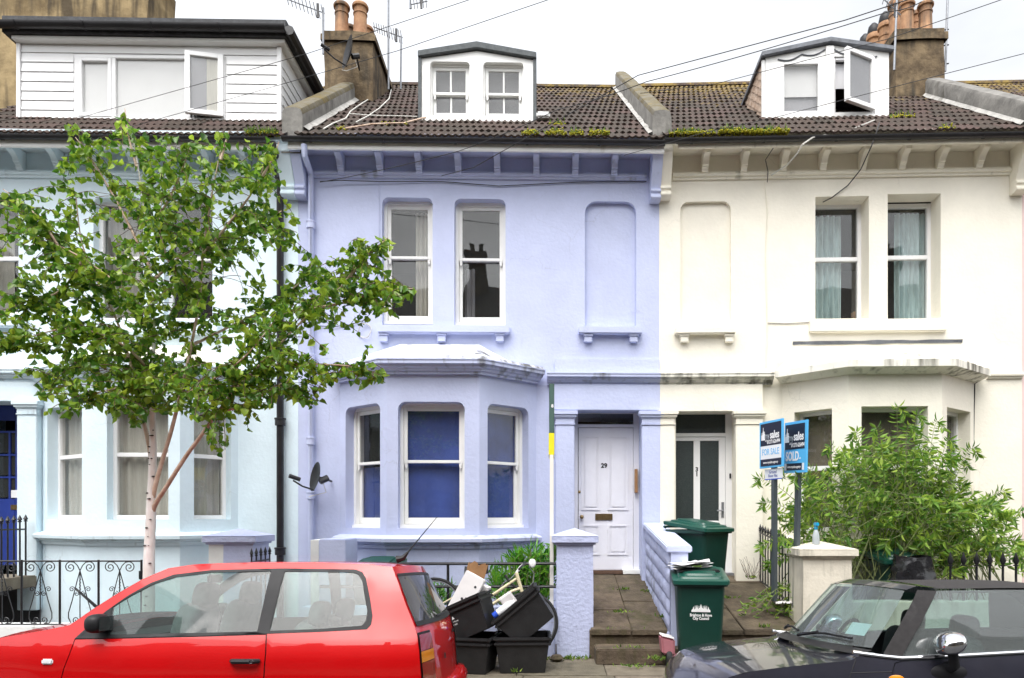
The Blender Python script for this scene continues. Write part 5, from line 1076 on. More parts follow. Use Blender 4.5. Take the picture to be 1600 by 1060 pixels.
# ------------------------------------------------------------------ recycling crates and their contents
def crate(label, loc, ry, rz=0.0, logo=False):
    t = thing('recycling_crate', label, 'crate', loc, rz, 'black recycling crates'); t.rotation_euler = (0, ry, rz)
    a0, b0, a1, b1_, h = .225, .165, .275, .205, .37
    mb = MB(); lo = [(-a0, -b0, 0), (a0, -b0, 0), (a0, b0, 0), (-a0, b0, 0)]; hi = [(-a1, -b1_, h), (a1, -b1_, h), (a1, b1_, h), (-a1, b1_, h)]; k = .012
    li = [(-a0 + k, -b0 + k, k), (a0 - k, -b0 + k, k), (a0 - k, b0 - k, k), (-a0 + k, b0 - k, k)]; hi2 = [(-a1 + k, -b1_ + k, h), (a1 - k, -b1_ + k, h), (a1 - k, b1_ - k, h), (-a1 + k, b1_ - k, h)]
    mb.add(lo + hi + hi2 + li, [(3, 2, 1, 0)] + [(i, (i + 1) % 4, 4 + (i + 1) % 4, 4 + i) for i in range(4)] + [(4 + i, 4 + (i + 1) % 4, 8 + (i + 1) % 4, 8 + i) for i in range(4)] + [(8 + i, 8 + (i + 1) % 4, 12 + (i + 1) % 4, 12 + i) for i in range(4)] + [(12, 13, 14, 15)])
    mb.build('body', 'crate_black', t, bevel=.018)
    for z, e in ((h - .035, .022), (h - .085, .016)):
        s_ = (h - .035) / h; A, Bb = a1 * .985 + e, b1_ * .985 + e; MB().ring(lambda s, d, zz: (s, zz, d), -A, A, -Bb, Bb, z, z + .03, .03, .03, .03, .03).build('rim', 'crate_black', t, bevel=.008)
    if logo:
        ln = MB()
        for j in range(3): ln.prism([(-.02 + .035 * j, .225), (.01 + .035 * j, .225), (-.005 + .035 * j, .255)], lambda p, tt: (p[0] - .13, -(b0 + (b1_ - b0) * p[1] / h) - .003 - tt, p[1]), 0, .001)
        ln.build('emblem', 'card_white', t, False)
        text('lettering', 'Brighton & Hove', .026, (-.11, -(b0 + (b1_ - b0) * .20 / h) - .004, .20), t, 'card_white', rot=(R(96), 0, 0)); text('lettering', 'City Council', .026, (-.11, -(b0 + (b1_ - b0) * .17 / h) - .004, .17), t, 'card_white', rot=(R(96), 0, 0))
    return t
k1 = crate('black recycling crate standing upright nearest the red car bumper', (px_x(733, 6.95), 6.98, 0), 0, R(-12))
k2 = crate('tilted black crate with white lettering holding the white board and paper bag', (px_x(740, 6.95), 6.98, .365), R(-24), R(-12), True)
k3 = crate('upright black recycling crate, lower one of the pair beside the lilac pier', (px_x(816, 6.9), 7.0, 0), 0, R(2))
k4 = crate('black crate of plastic waste tipped on top of its pair beside the lilac pier', (px_x(838, 6.9), 7.0, .42), R(-40), R(2))
wp = thing('white_board', 'white polystyrene packing board with dark holes leaning out of the tilted crate', 'packaging', (px_x(714, 7.0), 7.0, .58)); wp.rotation_euler = (R(-6), R(27), R(-14))
MB().box(-.12, .11, -.02, .025, .0, .44).build('slab', 'card_white', wp, bevel=.008)
for (x, z) in ((-.02, .16), (.02, .18), (-.0, .13), (.035, .15), (.05, .33)): MB().lathe([(.0005, 0), (.014, 0), (.014, .002), (.0005, .002)], (x, -.0225, z), 10, fn=lambda x, y, z: (x, z, y)).build('hole', 'near_black', wp)
pp.scale = (1.12, 1.12, 1.0)
wp2 = thing('white_box', 'white carton standing behind the packing board in the crate', 'packaging', (px_x(733, 7.1), 7.12, .60)); wp2.rotation_euler = (0, R(20), R(-10)); MB().box(-.13, .13, -.06, .06, 0, .30).build('carton', 'card_white', wp2, bevel=.006)
def bagw(u, v):
    th = 2 * math.pi * u; c, s = math.cos(th), math.sin(th); e = 1 / max(abs(c), abs(s)); return (.075 * c * e * (1 + .25 * v) + .012 * noise.noise((u * 7, v * 3, 1)), .055 * s * e + .01 * noise.noise((u * 6, v * 4, 5)), .28 * v + (.05 * noise.noise((u * 11, 3, 3)) if v > .9 else 0))
bw = tag(MB().grid(bagw, 24, 6).build('paper_bag', 'card_brown', None, angle=30), 'crumpled open brown paper bag on top of the left crate stack', 'paper bag'); bw.location = (px_x(737, 7.08), 7.08, .80); bw.rotation_euler = (0, R(14), R(20))
def rub(name, label, m, loc, rot, fnb): t = thing(name, label, 'plastic waste', loc); t.rotation_euler = rot; fnb(t); return t
rub('plastic_bottle', 'clear plastic bottle with a blue cap lying in the tipped crate', 'sign_white', (px_x(778, 6.95), 6.92, px_z(958, 6.95)), (0, R(55), 0), lambda t: (MB().lathe([(.001, 0), (.04, .005), (.042, .16), (.02, .2), (.02, .215)], n=14).build('bottle', 'sign_white', t), MB().lathe([(.034, -.05), (.036, -.045), (.036, .0), (.001, .001)], n=14).build('cap', 'blue_plastic', t)))
rub('plastic_tray', 'white plastic tub propped up in the tipped crate', 'card_white', (px_x(803, 6.95), 6.95, px_z(945, 6.95)), (R(8), R(-36), 0), lambda t: MB().box(-.09, .05, -.03, .03, -.05, .14).build('tub', 'card_white', t, bevel=.012))
rub('pink_sheet', 'bright pink sheet of packaging beside the white tub', 'pink', (px_x(822, 6.95), 6.93, px_z(938, 6.95)), (R(10), R(50), 0), lambda t: MB().box(-.03, .05, -.015, .012, -.05, .06).build('sheet', 'pink', t, bevel=.006))
rub('clear_wrap', 'crumpled white plastic wrap between the tub and the bottle', 'sign_white', (px_x(790, 6.95), 6.93, px_z(950, 6.95)), (0, R(-30), 0), lambda t: MB().grid(lambda u, v: (.14 * (u - .5) + .02 * noise.noise((u * 5, v * 5, 1)), .08 * (v - .5), .03 * noise.noise((u * 6, v * 6, 9)) + .02), 10, 8).build('wrap', 'sign_white', t))
# ------------------------------------------------------------------ bicycle leaning on the railing
bk = thing('bicycle', 'cream step-through bicycle leaning on the railing behind the recycling crates', 'bicycle', (px_x(745, 7.5), 7.5, 0)); ox = bk.location.x
bx = lambda px, py, dy=0.0: (px_x(px, 7.5) - ox, dy + .12 * (1 - (py - 870) / 150) , px_z(py, 7.5))
for (px, py) in ((676, 952), (824, 974)):
    c = Vector(bx(px, py)); rad = .325
    pts = [(c.x + rad * math.cos(a), c.y + .1 * rad * math.sin(a), c.z + rad * math.sin(a)) for a in [2 * math.pi * k / 36 for k in range(37)]]
    wv = MB().tube(pts, .018, 8, caps=False).build('tyre', 'rubber', bk)
    pts2 = [(c.x + .302 * math.cos(a), c.y + .1 * .302 * math.sin(a), c.z + .302 * math.sin(a)) for a in [2 * math.pi * k / 36 for k in range(37)]]; MB().tube(pts2, .009, 6, caps=False).build('rim', 'galv', wv)
    sp_ = MB()
    for k in range(16): a = 2 * math.pi * k / 16; sp_.tube([(c.x, c.y, c.z), (c.x + .3 * math.cos(a), c.y + .03 * math.sin(a), c.z + .3 * math.sin(a))], .0015, 3)
    sp_.build('spokes', 'galv', wv, kind='stuff')
fr_ = MB(); HT, HB_, BB, ST, RA = bx(808, 903), bx(812, 921), bx(737, 962), bx(741, 905), bx(676, 952)
fr_.tube([bx(752, 941), bx(775, 927), bx(806, 906)], .017, 10); fr_.tube([BB, bx(768, 946), bx(800, 925), HB_], .019, 10); fr_.tube([bx(806, 896), bx(815, 926)], .021, 10); fr_.tube([BB, ST], .016, 8); fr_.tube([BB, RA], .011, 8); fr_.tube([bx(742, 915), RA], .009, 8); fr_.build('frame', 'bike_cream', bk)
MB().tube([bx(815, 926), bx(820, 948), bx(824, 974)], .013, 8).build('fork', 'bike_cream', bk)
MB().tube([bx(806, 897), bx(812, 888), bx(820, 881)], .015, 8).build('stem', 'card_white', bk)
MB().tube([bx(812, 888, -.25), bx(818, 882, -.10), bx(820, 880, .05), bx(812, 886, .25)], .012, 8).build('handlebar', 'iron', bk)
MB().tube([bx(826, 887), bx(834, 897), bx(833, 911), bx(826, 919)], .006, 6).tube([bx(812, 889), bx(798, 905), bx(786, 912), bx(774, 932)], .005, 6).build('brake_cable', 'galv', bk)
MB().lathe([(.001, -.02), (.03, -.015), (.040, .0), (.036, .008), (.001, .010)], bx(831.5, 881, -.05), 16, fn=lambda x, y, z: (x, z, y * 1.25)).build('lamp', 'print_white', bk)
MB().grid(lambda u, v: (px_x(743, 7.5) - ox + (u - .5) * .26, .1 + (v - .5) * .15 * (1.25 - u) , px_z(886, 7.5) + .02 * math.sin(math.pi * u) * -1 - .09 * (abs(v - .5) * 2) ** 2 + .01 * u), 10, 8).build('saddle', 'trim_black', bk)
MB().tube([ST, bx(742, 888)], .013, 8).build('seat_post', 'galv', bk)
MB().lathe([(.02, -.004), (.09, -.004), (.09, .004), (.02, .004)], BB, 20, fn=lambda x, y, z: (x, z, y)).build('chainring', 'iron', bk)
st_ = MB(); st_.tube([bx(788, 900), bx(796, 912), bx(808, 921)], .014, 6).tube([bx(772, 934), bx(782, 915), bx(800, 906)], .006, 6); st_.build('strap', 'rubber', bk)
# pink trolley and small things by the bin
pk = thing('shopping_trolley', 'dusty pink wheeled shopping bag with a newspaper beside the front bin', 'trolley bag', (px_x(1045, 7.05), 7.15, 0)); MB().hexa([(-.06, -.08, .14), (.07, -.08, .12), (.07, .10, .12), (-.06, .10, .14), (-.08, -.09, .33), (.07, -.09, .30), (.07, .11, .30), (-.08, .11, .33)]).build('bag', 'dusty_pink', pk, bevel=.02)
MB().grid(lambda u, v: (-.07 + .13 * u, -.09 + .18 * v, .335 - .03 * u + .012 * math.sin(7 * v)), 6, 4).build('newspaper', 'paper', pk); MB().lathe([(.02, -.03), (.09, -.028), (.10, -.012), (.10, .012), (.09, .028), (.02, .03)], (.01, -.02, .10), 18, fn=lambda x, y, z: (z, x, y)).build('wheel', 'rubber', pk)
bt = thing('spray_bottle', 'grey spray bottle with a bright blue head on the cream pier', 'bottle', (px_x(1275, 7.62), 7.62, P2.location.z + px_z(859, 7.45) + .045))
MB().lathe([(.001, 0), (.036, .002), (.040, .03), (.038, .10), (.026, .15), (.016, .17)], n=16).build('bottle', 'bottle_grey', bt); MB().lathe([(.018, .17), (.022, .175), (.022, .20), (.014, .21)], n=12).box(-.018, .018, -.05, .03, .21, .25).build('spray_head', 'cyan_plastic', bt, bevel=.006)
# ------------------------------------------------------------------ agents' boards
def board_sign(name, label, L_pt, R_pt, z0, z1, group=None):
    v = Vector((R_pt[0] - L_pt[0], R_pt[1] - L_pt[1])); t = thing(name, label, 'sign', ((L_pt[0] + R_pt[0]) / 2, (L_pt[1] + R_pt[1]) / 2, z0), math.atan2(v.y, v.x), group); return t, v.length / 2, z1 - z0
def panel(t, n_, m, x0, x1, z0, z1, y0=-.013, th=.0015): return MB().box(x0, x1, y0 - th, y0, z0, z1).build(n_, m, t, False)
def bottle_logo(t, x, z, h, y):
    mb = MB()
    for dx, k in ((0, 1.0), (.16 * h, .68), (-.16 * h, .60)):
        w_ = .085 * h; hh = h * k
        mb.prism([(x + dx - w_, z), (x + dx + w_, z), (x + dx + w_, z + hh * .62), (x + dx + w_ * .35, z + hh * .75), (x + dx + w_ * .35, z + hh), (x + dx - w_ * .35, z + hh), (x + dx - w_ * .35, z + hh * .75), (x + dx - w_, z + hh * .62)], lambda p, tt: (p[0], y - tt, p[1]), 0, .0008)
    mb.build('emblem', 'print_white', t, False)
t, hw, h = board_sign('agent_board', 'cyan-edged agent board reading my sales FOR SALE, left of the two', (px_x(1188, 8.1), 8.1), (px_x(1224, 7.7), 7.7), px_z(731, 7.9), px_z(657.5, 7.9))
MB().box(-hw, hw, -.012, .012, 0, h).build('backing', 'sign_cyan', t, bevel=.002)
panel(t, 'navy_field', 'sign_navy', -hw + .025, hw - .02, h * .475, h - .025); panel(t, 'white_field', 'sign_white', -hw + .025, hw - .02, h * .19, h * .475 - .001); panel(t, 'navy_strip', 'sign_navy', -hw + .025, hw - .02, .022, h * .19 - .001)
bottle_logo(t, -.135, h * .60, .15, -.0147)
text('lettering', 'my', .105, (-.065, -.0155, h * .685), t, 'bottle_grey', sx=.72); text('lettering', 'sales', .125, (.075, -.0155, h * .69), t, 'print_white', sx=.70, bold=.003)
text('lettering', 'of', .035, (-.085, -.0155, h * .585), t, 'print_white'); text('lettering', '01273 626494', .062, (.055, -.0155, h * .548), t, 'print_white', sx=.66, bold=.001)
text('lettering', 'FOR SALE', .105, (0, -.0155, h * .335), t, 'sign_cyan', sx=.70); text('lettering', 'www.mysales.agency', .042, (0, -.0155, h * .115), t, 'print_white', sx=.78)
MB().box(-.03, .03, .014, .064, -1.55, h * .8).build('post', 'post_grey', t, bevel=.004)
t2, hw, h = board_sign('agent_board', 'cyan agent board reading my sales SOLD, right of the two', (px_x(1226, 7.95), 7.95), (px_x(1260.5, 7.55), 7.55), px_z(739, 7.75), px_z(659, 7.75)); t2.rotation_euler.y = R(2)
MB().box(-hw, hw, -.012, .012, 0, h).build('backing', 'sign_cyan', t2, bevel=.002)
panel(t2, 'navy_field', 'sign_navy', -hw + .02, hw - .03, h * .46, h - .03); panel(t2, 'navy_strip', 'sign_navy', -hw + .055, hw - .075, .03, h * .185)
for x in (-hw + .034, hw - .05): panel(t2, 'white_tab', 'sign_white', x - .018, x + .018, .03, h * .185)
bottle_logo(t2, -.15, h * .60, .16, -.0147)
text('lettering', 'my', .11, (-.075, -.0155, h * .685), t2, 'bottle_grey', sx=.72); text('lettering', 'sales', .135, (.07, -.0155, h * .70), t2, 'print_white', sx=.72, bold=.003)
text('lettering', 'of', .035, (-.09, -.0155, h * .57), t2, 'print_white'); text('lettering', '01273 626494', .064, (.055, -.0155, h * .535), t2, 'print_white', sx=.66, bold=.001)
text('lettering', 'SOLD', .145, (-.045, -.0155, h * .315), t2, 'print_white', sx=.68, bold=.004); text('lettering', 'stc', .04, (.10, -.0155, h * .28), t2, 'print_white', sx=.7); text('lettering', 'www.mysales.agency', .042, (-.01, -.0155, h * .115), t2, 'print_white', sx=.70)
MB().box(-.03, .03, .014, .064, -1.55, h * .8).build('post', 'post_grey', t2, bevel=.004); MB().box(-.022, .022, -.022, .0, -.12, -.002).build('stub', 'post_white', t2)
t3, hw, h = board_sign('flat_notice', 'small white slip board reading Ground Floor Flat under the for sale board', (px_x(1196, 8.05), 8.05), (px_x(1222, 7.75), 7.75), px_z(748, 7.9), px_z(733, 7.9))
MB().box(-hw, hw, -.010, .010, 0, h).build('backing', 'sign_white', t3, False); text('lettering', 'Ground', .05, (0, -.0115, h * .68), t3, 'blind_blue', sx=.9); text('lettering', 'Floor Flat', .05, (0, -.0115, h * .28), t3, 'blind_blue', sx=.9); MB().box(-hw, hw, -.011, .0, -.012, -.001).build('edge', 'blue_plastic', t3, False)
t4 = thing('agent_board', 'green and yellow agent board seen edge-on atop a white post by the lilac pier', 'sign', (px_x(862, 7.85), 7.85, 0))
zt_, zg, zy, zp = px_z(600, 7.85), px_z(677, 7.85), px_z(711, 7.85), px_z(945, 7.85)
MB().box(-.022, .022, -.022, .022, zp, zy - .002).build('post', 'post_white', t4, bevel=.003); MB().box(-.021, .021, -.021, .021, zp - .18, zp - .001).build('post_foot', 'card_brown', t4)
pl = MB().box(-.030, -.024, .0, .60, zg, zt_).box(.024, .030, .0, .60, zg, zt_).box(-.0235, .0235, -.01, .60, zg, zt_).build('green_board', 'sign_green', t4, bevel=.002)
MB().box(-.034, .030, -.012, .6, zy, zg - .001).build('yellow_slip', 'sign_yellow', t4, bevel=.002); MB().box(.0305, .0315, .05, .25, px_z(642, 7.85), px_z(634, 7.85)).build('mark', 'print_white', t4, False)
text('lettering', '8', .05, (.008, -.012, px_z(635, 7.85)), t4, 'print_white', bold=.002)
# ------------------------------------------------------------------ dishes, aerials, wires
def dish(label, fr, px, py, dep, r, armdir, wallpt):
    c = Vector(fr.world(*fr.loc(px, py, dep)[:2]) + (fr.z(px, py, dep),)); t = thing('satellite_dish', label, 'satellite dish', c); n = Vector(armdir).normalized(); u = n.cross(Vector((0, 0, 1))).normalized(); v = u.cross(n) * -1
    mb = MB(); mb.grid(lambda a, b: tuple((u * math.cos(2 * math.pi * a) * .92 + v * math.sin(2 * math.pi * a)) * r * b + n * (.22 * r * b * b)), 28, 6); mb.build('reflector', 'black_plastic', t, weld=True)
    low = v * (-r * (1 if v.z > 0 else -1)); f = n * r * 1.55 + low * .55
    MB().tube([tuple(low * .9 + n * .1 * r), tuple(low * .8 + n * r * .9), tuple(f)], .012, 6).build('arm', 'iron', t); MB().tube([tuple(f - n * .09 + Vector((0, 0, .03))), tuple(f + n * .05 + Vector((0, 0, .05)))], .028, 8).build('feed_horn', 'black_plastic', t)
    w_ = Vector(wallpt); MB().tube([(0, 0, 0), tuple(-n * .10), tuple(w_)], .016, 6).build('bracket', 'iron', t); MB().tube([tuple(-n * .03 + Vector((0, -.02, -.05))), tuple(-n * .14 + Vector((0, -.02, .02)))], .045, 8).build('mount', 'black_plastic', t)
    MB().tube([tuple(-n * .05), tuple(-n * .12 + Vector((0, -.03, -.18))), tuple(low * 1.05 + Vector((-.02, -.03, -.04))), tuple(low * 1.1 + n * .35 * r + Vector((0, -.03, -.06)))], .006, 5).build('lead_wire', 'cable_white', t); return t
dish('black satellite dish on the lilac wall beside the bay window', FB, 497, 746, -.32, .20, (-.78, -.60, .18), (.08, .30, -.04))
dish('black satellite dish on the face of the left chimney stack', FB, 548, 84, 1.92, .27, (-.82, -.54, .14), (.06, .30, -.08))
def aerial(label, fr, base, top, boom, y, n_el=10, el=.22, group='television aerials'):
    P = lambda q: Vector(fr.world(*fr.loc(q[0], q[1], y)[:2]) + (fr.z(q[0], q[1], y),)); b = P(base); t = thing('tv_aerial', label, 'aerial', b, 0, group); q = lambda v: tuple(P(v) - b)
    MB().tube([(0, 0, 0), q(top)], .018, 6).build('mast', 'galv', t)
    if boom:
        a, c = Vector(q(boom[0])), Vector(q(boom[1])); MB().tube([a, c], .010, 5).build('boom', 'galv', t); d = (c - a).normalized(); s = d.cross(Vector((0, 0, 1))).normalized()
        for k in range(n_el):
            p = a + (c - a) * (k + .5) / n_el; e = el * (.7 + .3 * k / n_el); MB().tube([p - s * e * .4 - Vector((0, 0, e * .35)), p + s * e * .4 + Vector((0, 0, e * .35))], .006, 4).build('element', 'galv', t)
        MB().box(-.02, .02, -.01, .01, -.12, .12).build('reflector', 'iron', t).location = c - d * .12
    return t
aerial('television aerial pointing left on the left chimney beside the wide dormer', FB, (505, 85), (505, 12), ((446, -2), (507, 21)), 2.1)
aerial('tall plain mast rising from the slates beside the left chimney', FB, (607, 140), (607, -12), None, 2.6)
aerial('short mast with an aerial pointing back towards the left chimney pots', FB, (626, 140), (627, 57), ((583, 42), (629, 59)), 2.9, 12, .2)
aerial('aerial cut by the top frame edge right of the tall mast', FB, (641, 14), (641, -14), ((640, 8), (668, 2)), 3.6, 6, .2)
aerial('mast with a thick aerial in front of the right chimney pots', FC, (1397, 110), (1402, -15), ((1378, -4), (1407, 24)), 2.1, 5, .2)
t = aerial('thin mast strapped to the right edge of the right chimney', FC, (1477, 112), (1481, -15), None, 2.5)
for py in (52, 76, 105): MB().tube([(-.10, .02, px_z(py, 11.9) - t.location.z), (.06, 0, px_z(py - 1, 11.9) - t.location.z)], .012, 5).build('bracket', 'iron', t)
def wire(label, pts, r=.0036, m='cable', group='overhead telephone wires', sag=0.0, name='overhead_wire', cat='wire'):
    """pts of (px, py, distance); straight or sagging spans between them"""
    P = [Vector(at(*p)) for p in pts]; out = []
    for a, b in zip(P[:-1], P[1:]):
        for k in range(12): t = k / 12; v = a.lerp(b, t); v.z -= sag * 4 * t * (1 - t); out.append(v)
    out.append(P[-1]); o = P[0]; ob = MB().tube([p - o for p in out], r, 5).build(name, m); ob.location = o; return tag(ob, label, cat, group)
wire('thin wire rising across the wide white dormer window', [(115, 187, 9.9), (480, 84, 8.6), (745, -4, 7.8)])
wire('lower thin wire rising from the birch top past the left chimney', [(150, 214, 9.3), (430, 135, 8.8), (620, 80, 8.2), (868, -4, 7.4)])
wire('drop wire from the lilac wall end crossing the grey gabled dormer', [(500, 285, 9.2), (715, 237, 8.6), (870, 172, 8.0), (1010, 128, 7.6), (1390, 18, 6.6), (1440, 3, 6.5)], .0045, sag=.02)
wire('topmost thin wire over the middle parapet', [(690, 275, 9.2), (740, 262, 9.0), (997, 118, 8.0), (1320, 32, 6.8), (1430, -4, 6.4)], .005)
wire('wire rising from the middle parapet over the cream dormer gable', [(975, 243, 9.0), (1110, 205, 8.6), (1210, 184, 8.2), (1600, 84, 6.8)])
wire('wire crossing the cream dormer and the right chimney to the top frame edge', [(1000, 146, 8.4), (1120, 131, 8.0), (1388, 61, 7.0), (1570, -2, 6.4)])
def wall_cable(label, fr, pts, r=.006, m='cable', name='wall_cable', group='cables clipped to the walls'):
    P = [Vector(fr.world(*fr.loc(a, b, d)[:2]) + (fr.z(a, b, d),)) for a, b, d in pts]; o = P[0]; ob = MB().tube([p - o for p in P], r, 5).build(name, m); ob.location = o; return tag(ob, label, 'cable', group)
wall_cable('dark cable sagging under the string course of the lilac house', FB, [(500, 284, -.08), (530, 282, -.07), (593, 284, -.04), (690, 284, -.02), (780, 291, -.02), (900, 285, -.02), (1010, 284, -.02)])
wall_cable('thin painted cable dropping beside the lilac upper left window', FB, [(592, 283, -.01), (593, 330, -.01), (592, 420, -.01), (594, 470, -.01)], .005, 'lilac_trim')
wall_cable('cable running from the lilac downpipe to the white coil', FB, [(490, 509, -.02), (520, 511, -.02), (545, 508, -.02), (572, 500, -.02)], .006, 'cable')
wall_cable('thin cable wandering down the cream wall beside the bay edge', FC, [(1195, 284, -.02), (1199, 330, -.01), (1196, 400, -.01), (1198, 470, -.01), (1199, 510, -.01), (1197, 575, -.01)], .007, 'cream_trim')
wall_cable('grey cable looping through the eaves to the top of the wall crack', FC, [(1208, 232, -.30), (1196, 250, -.05), (1200, 268, -.08), (1199, 285, -.07)], .007, 'stone')
wall_cable('black cable hanging from the cream dormer to the left upper window', FC, [(1374, 192, -.2), (1370, 205, -.46), (1362, 228, -.46), (1345, 265, -.12), (1325, 290, -.03), (1300, 309, -.02), (1286, 316, .1)], .008)
wall_cable('white cable curling over the cream gutter from the dormer', FC, [(1366, 188, -.0), (1330, 203, -.2), (1270, 215, -.5), (1254, 226, -.5), (1246, 240, -.40), (1230, 258, -.2), (1205, 274, -.1)], .010, 'cable_white')
wall_cable('black vertical cable at the right end of the cream bay', FC, [(1538, 590, -.1), (1523, 600, -.02), (1521, 700, -.01), (1521, 860, -.01)], .007)
wall_cable('thin cable crossing from the wall crack to the cream window sill', FC, [(1199, 505, -.01), (1230, 506, -.01), (1264, 504, -.01), (1266, 518, -.01)], .005, 'stone')
def roof_cable(label, fr, roof, pts, r=.010, m='cable_white'):
    P = []
    for a, b in pts: y = hit_roof(roof, fr, a, b); P.append(Vector(fr.world(fr.u(a, y), y) + (fr.z(a, b, y) + .06,)))
    o = P[0]; ob = MB().tube([p - o for p in P], r, 5).build('roof_cable', m); ob.location = o; return tag(ob, label, 'cable', 'loose cables lying on the roofs')
roof_cable('white cable wandering down the lilac roof from the chimney', FB, roofB, [(585, 155), (565, 168), (548, 180), (540, 192), (520, 200), (505, 209)])
roof_cable('pale cable trailing from the plain mast down the lilac tiles', FB, roofB, [(612, 142), (608, 160), (592, 176), (575, 188), (556, 198)])
roof_cable('pale cable running along the lilac tiles to the dormer foot', FB, roofB, [(545, 184), (580, 187), (630, 188), (652, 189)], .008)
roof_cable('fallen aerial rod lying under the lilac dormer corner', FB, roofB, [(540, 208), (580, 201), (632, 199), (672, 188)], .012, 'branch')
ring = [(math.cos(a) * .085 + .006 * math.sin(3 * a), .012 * math.sin(a * 2), math.sin(a) * .10) for a in [2 * math.pi * k / 20 for k in range(65)]]
ob = MB().tube(ring, .007, 5).build('cable_coil', 'cable_white'); p = FB.loc(570, 517, -.03); ob.location = FB.world(p[0], -.03) + (p[2],); tag(ob, 'coil of white cable hanging left of the lilac window sill', 'cable coil')
# ------------------------------------------------------------------ vegetation
def leaf_arrays(rnd, pos, d, size, wid, fold=.35):
    """a folded, pointed leaf blade: 8 vertices, 6 triangles/quads"""
    d = d.normalized(); a = Vector((rnd.uniform(-1, 1), rnd.uniform(-1, 1), rnd.uniform(-.3, 1))); s = d.cross(a)
    s = s.normalized() if s.length > 1e-4 else d.orthogonal().normalized(); n_ = d.cross(s); w_ = size * wid * rnd.uniform(.75, 1.2); f = fold * w_
    return [pos, pos + d * size * .30 + s * w_ * .48 + n_ * f, pos + d * size * .62 + s * w_ * .38 + n_ * f * .8, pos + d * size - n_ * size * .12, pos + d * size * .62 - s * w_ * .38 + n_ * f * .8, pos + d * size * .30 - s * w_ * .48 + n_ * f, pos + d * size * .34, pos + d * size * .66 - n_ * size * .03]
LF = [(0, 1, 6), (1, 2, 7, 6), (2, 3, 7), (3, 4, 7), (4, 5, 6, 7), (5, 0, 6)]
def in_poly(x, y, P):
    c = False; j = len(P) - 1
    for i in range(len(P)):
        if (P[i][1] > y) != (P[j][1] > y) and x < (P[j][0] - P[i][0]) * (y - P[i][1]) / (P[j][1] - P[i][1]) + P[i][0]: c = not c
        j = i
    return c
def to_px(v): return CX + v[0] * F / v[1], CY - (v[2] - EYE) * F / v[1]
def foliage(root, leaves, m, wid, rnd, fold=.35, single=300):
    o = Vector(root.location); leaves.sort(key=lambda q: (q[0].y)); lead = leaves[:single]; rest = leaves[single:]
    protos = []
    for k in range(6):
        mb = MB(); mb.add(leaf_arrays(random.Random(k), Vector((0, 0, 0)), Vector((0, 0, -1)), 1.0, wid, fold), LF); me = mb.mesh('leaf', True, 0, 75); me.materials.append(M_[m]); protos.append(me)
    for k, (p, d, s) in enumerate(lead):
        ob = link('leaf', protos[k % 6], root); ob.location = p - o; q = d.to_track_quat('-Z', 'Y'); e = q @ Vector((0, 0, 1)); ob.rotation_mode = 'QUATERNION'
        from mathutils import Quaternion
        ob.rotation_quaternion = Quaternion(d.normalized(), rnd.uniform(0, 6.28)) @ q; ob.scale = (s, s, s)
    mb = MB()
    for p, d, s in rest: mb.add([v - o for v in leaf_arrays(rnd, p, d, s, wid, fold)], LF)
    me = bpy.data.meshes.new('crown'); me.from_pydata([tuple(v) for v in mb.v], [], mb.f); me.polygons.foreach_set('use_smooth', [True] * len(me.polygons)); me.materials.append(M_[m])
    return link('crown', me, root, 'stuff')
def spline(pts, n=6):
    P = [Vector(p) for p in pts]; out = []
    for i in range(len(P) - 1):
        p0, p1, p2, p3 = P[max(0, i - 1)], P[i], P[i + 1], P[min(len(P) - 1, i + 2)]
        for k in range(n): t = k / n; out.append(.5 * ((2 * p1) + (p2 - p0) * t + (2 * p0 - 5 * p1 + 4 * p2 - p3) * t * t + (3 * p1 - p0 - 3 * p2 + p3) * t ** 3))
    out.append(P[-1]); return out
TY = 6.45
tree = thing('birch_tree', 'young silver birch with a pale forked trunk growing in the pavement behind the red car', 'tree', (px_x(233, TY), TY, 0)); to = Vector(tree.location)
tp = lambda q: Vector(at(q[0], q[1], TY + (q[2] if len(q) > 2 else 0)))
trunk = spline([tp(q) for q in ((232, 1072), (232, 960), (233, 880), (236, 800), (238, 745), (239, 690), (238, 640), (238, 590), (241, 520), (236, 430), (226, 335), (214, 250), (205, 205))]); nT = len(trunk)
MB().tube([p - to for p in trunk], [max(.006, .062 * (1 - .80 * min(1, i / nT * 1.3)) + .010 * max(0, 1 - i / 6) - .012 * i / nT) for i in range(nT)], 14).build('trunk', 'bark', tree, angle=60)
scar = MB(); rs = random.Random(8)
for i in range(30):
    p = trunk[rs.randrange(2, 34)]; a = rs.uniform(-2.3, -.8); r = .075 * (1 - .8 * min(1, trunk.index(p) / nT * 1.3)); c = p - to + Vector((math.cos(a) * r, math.sin(a) * r, 0)) * .80
    s = rs.uniform(.006, .016); scar.lathe([(.001, -s * .5), (s * .8, -s * .3), (s, 0), (s * .8, s * .3), (.001, s * .5)], tuple(c), 8)
scar.build('bark_scars', 'bark_scar', tree, kind='stuff')
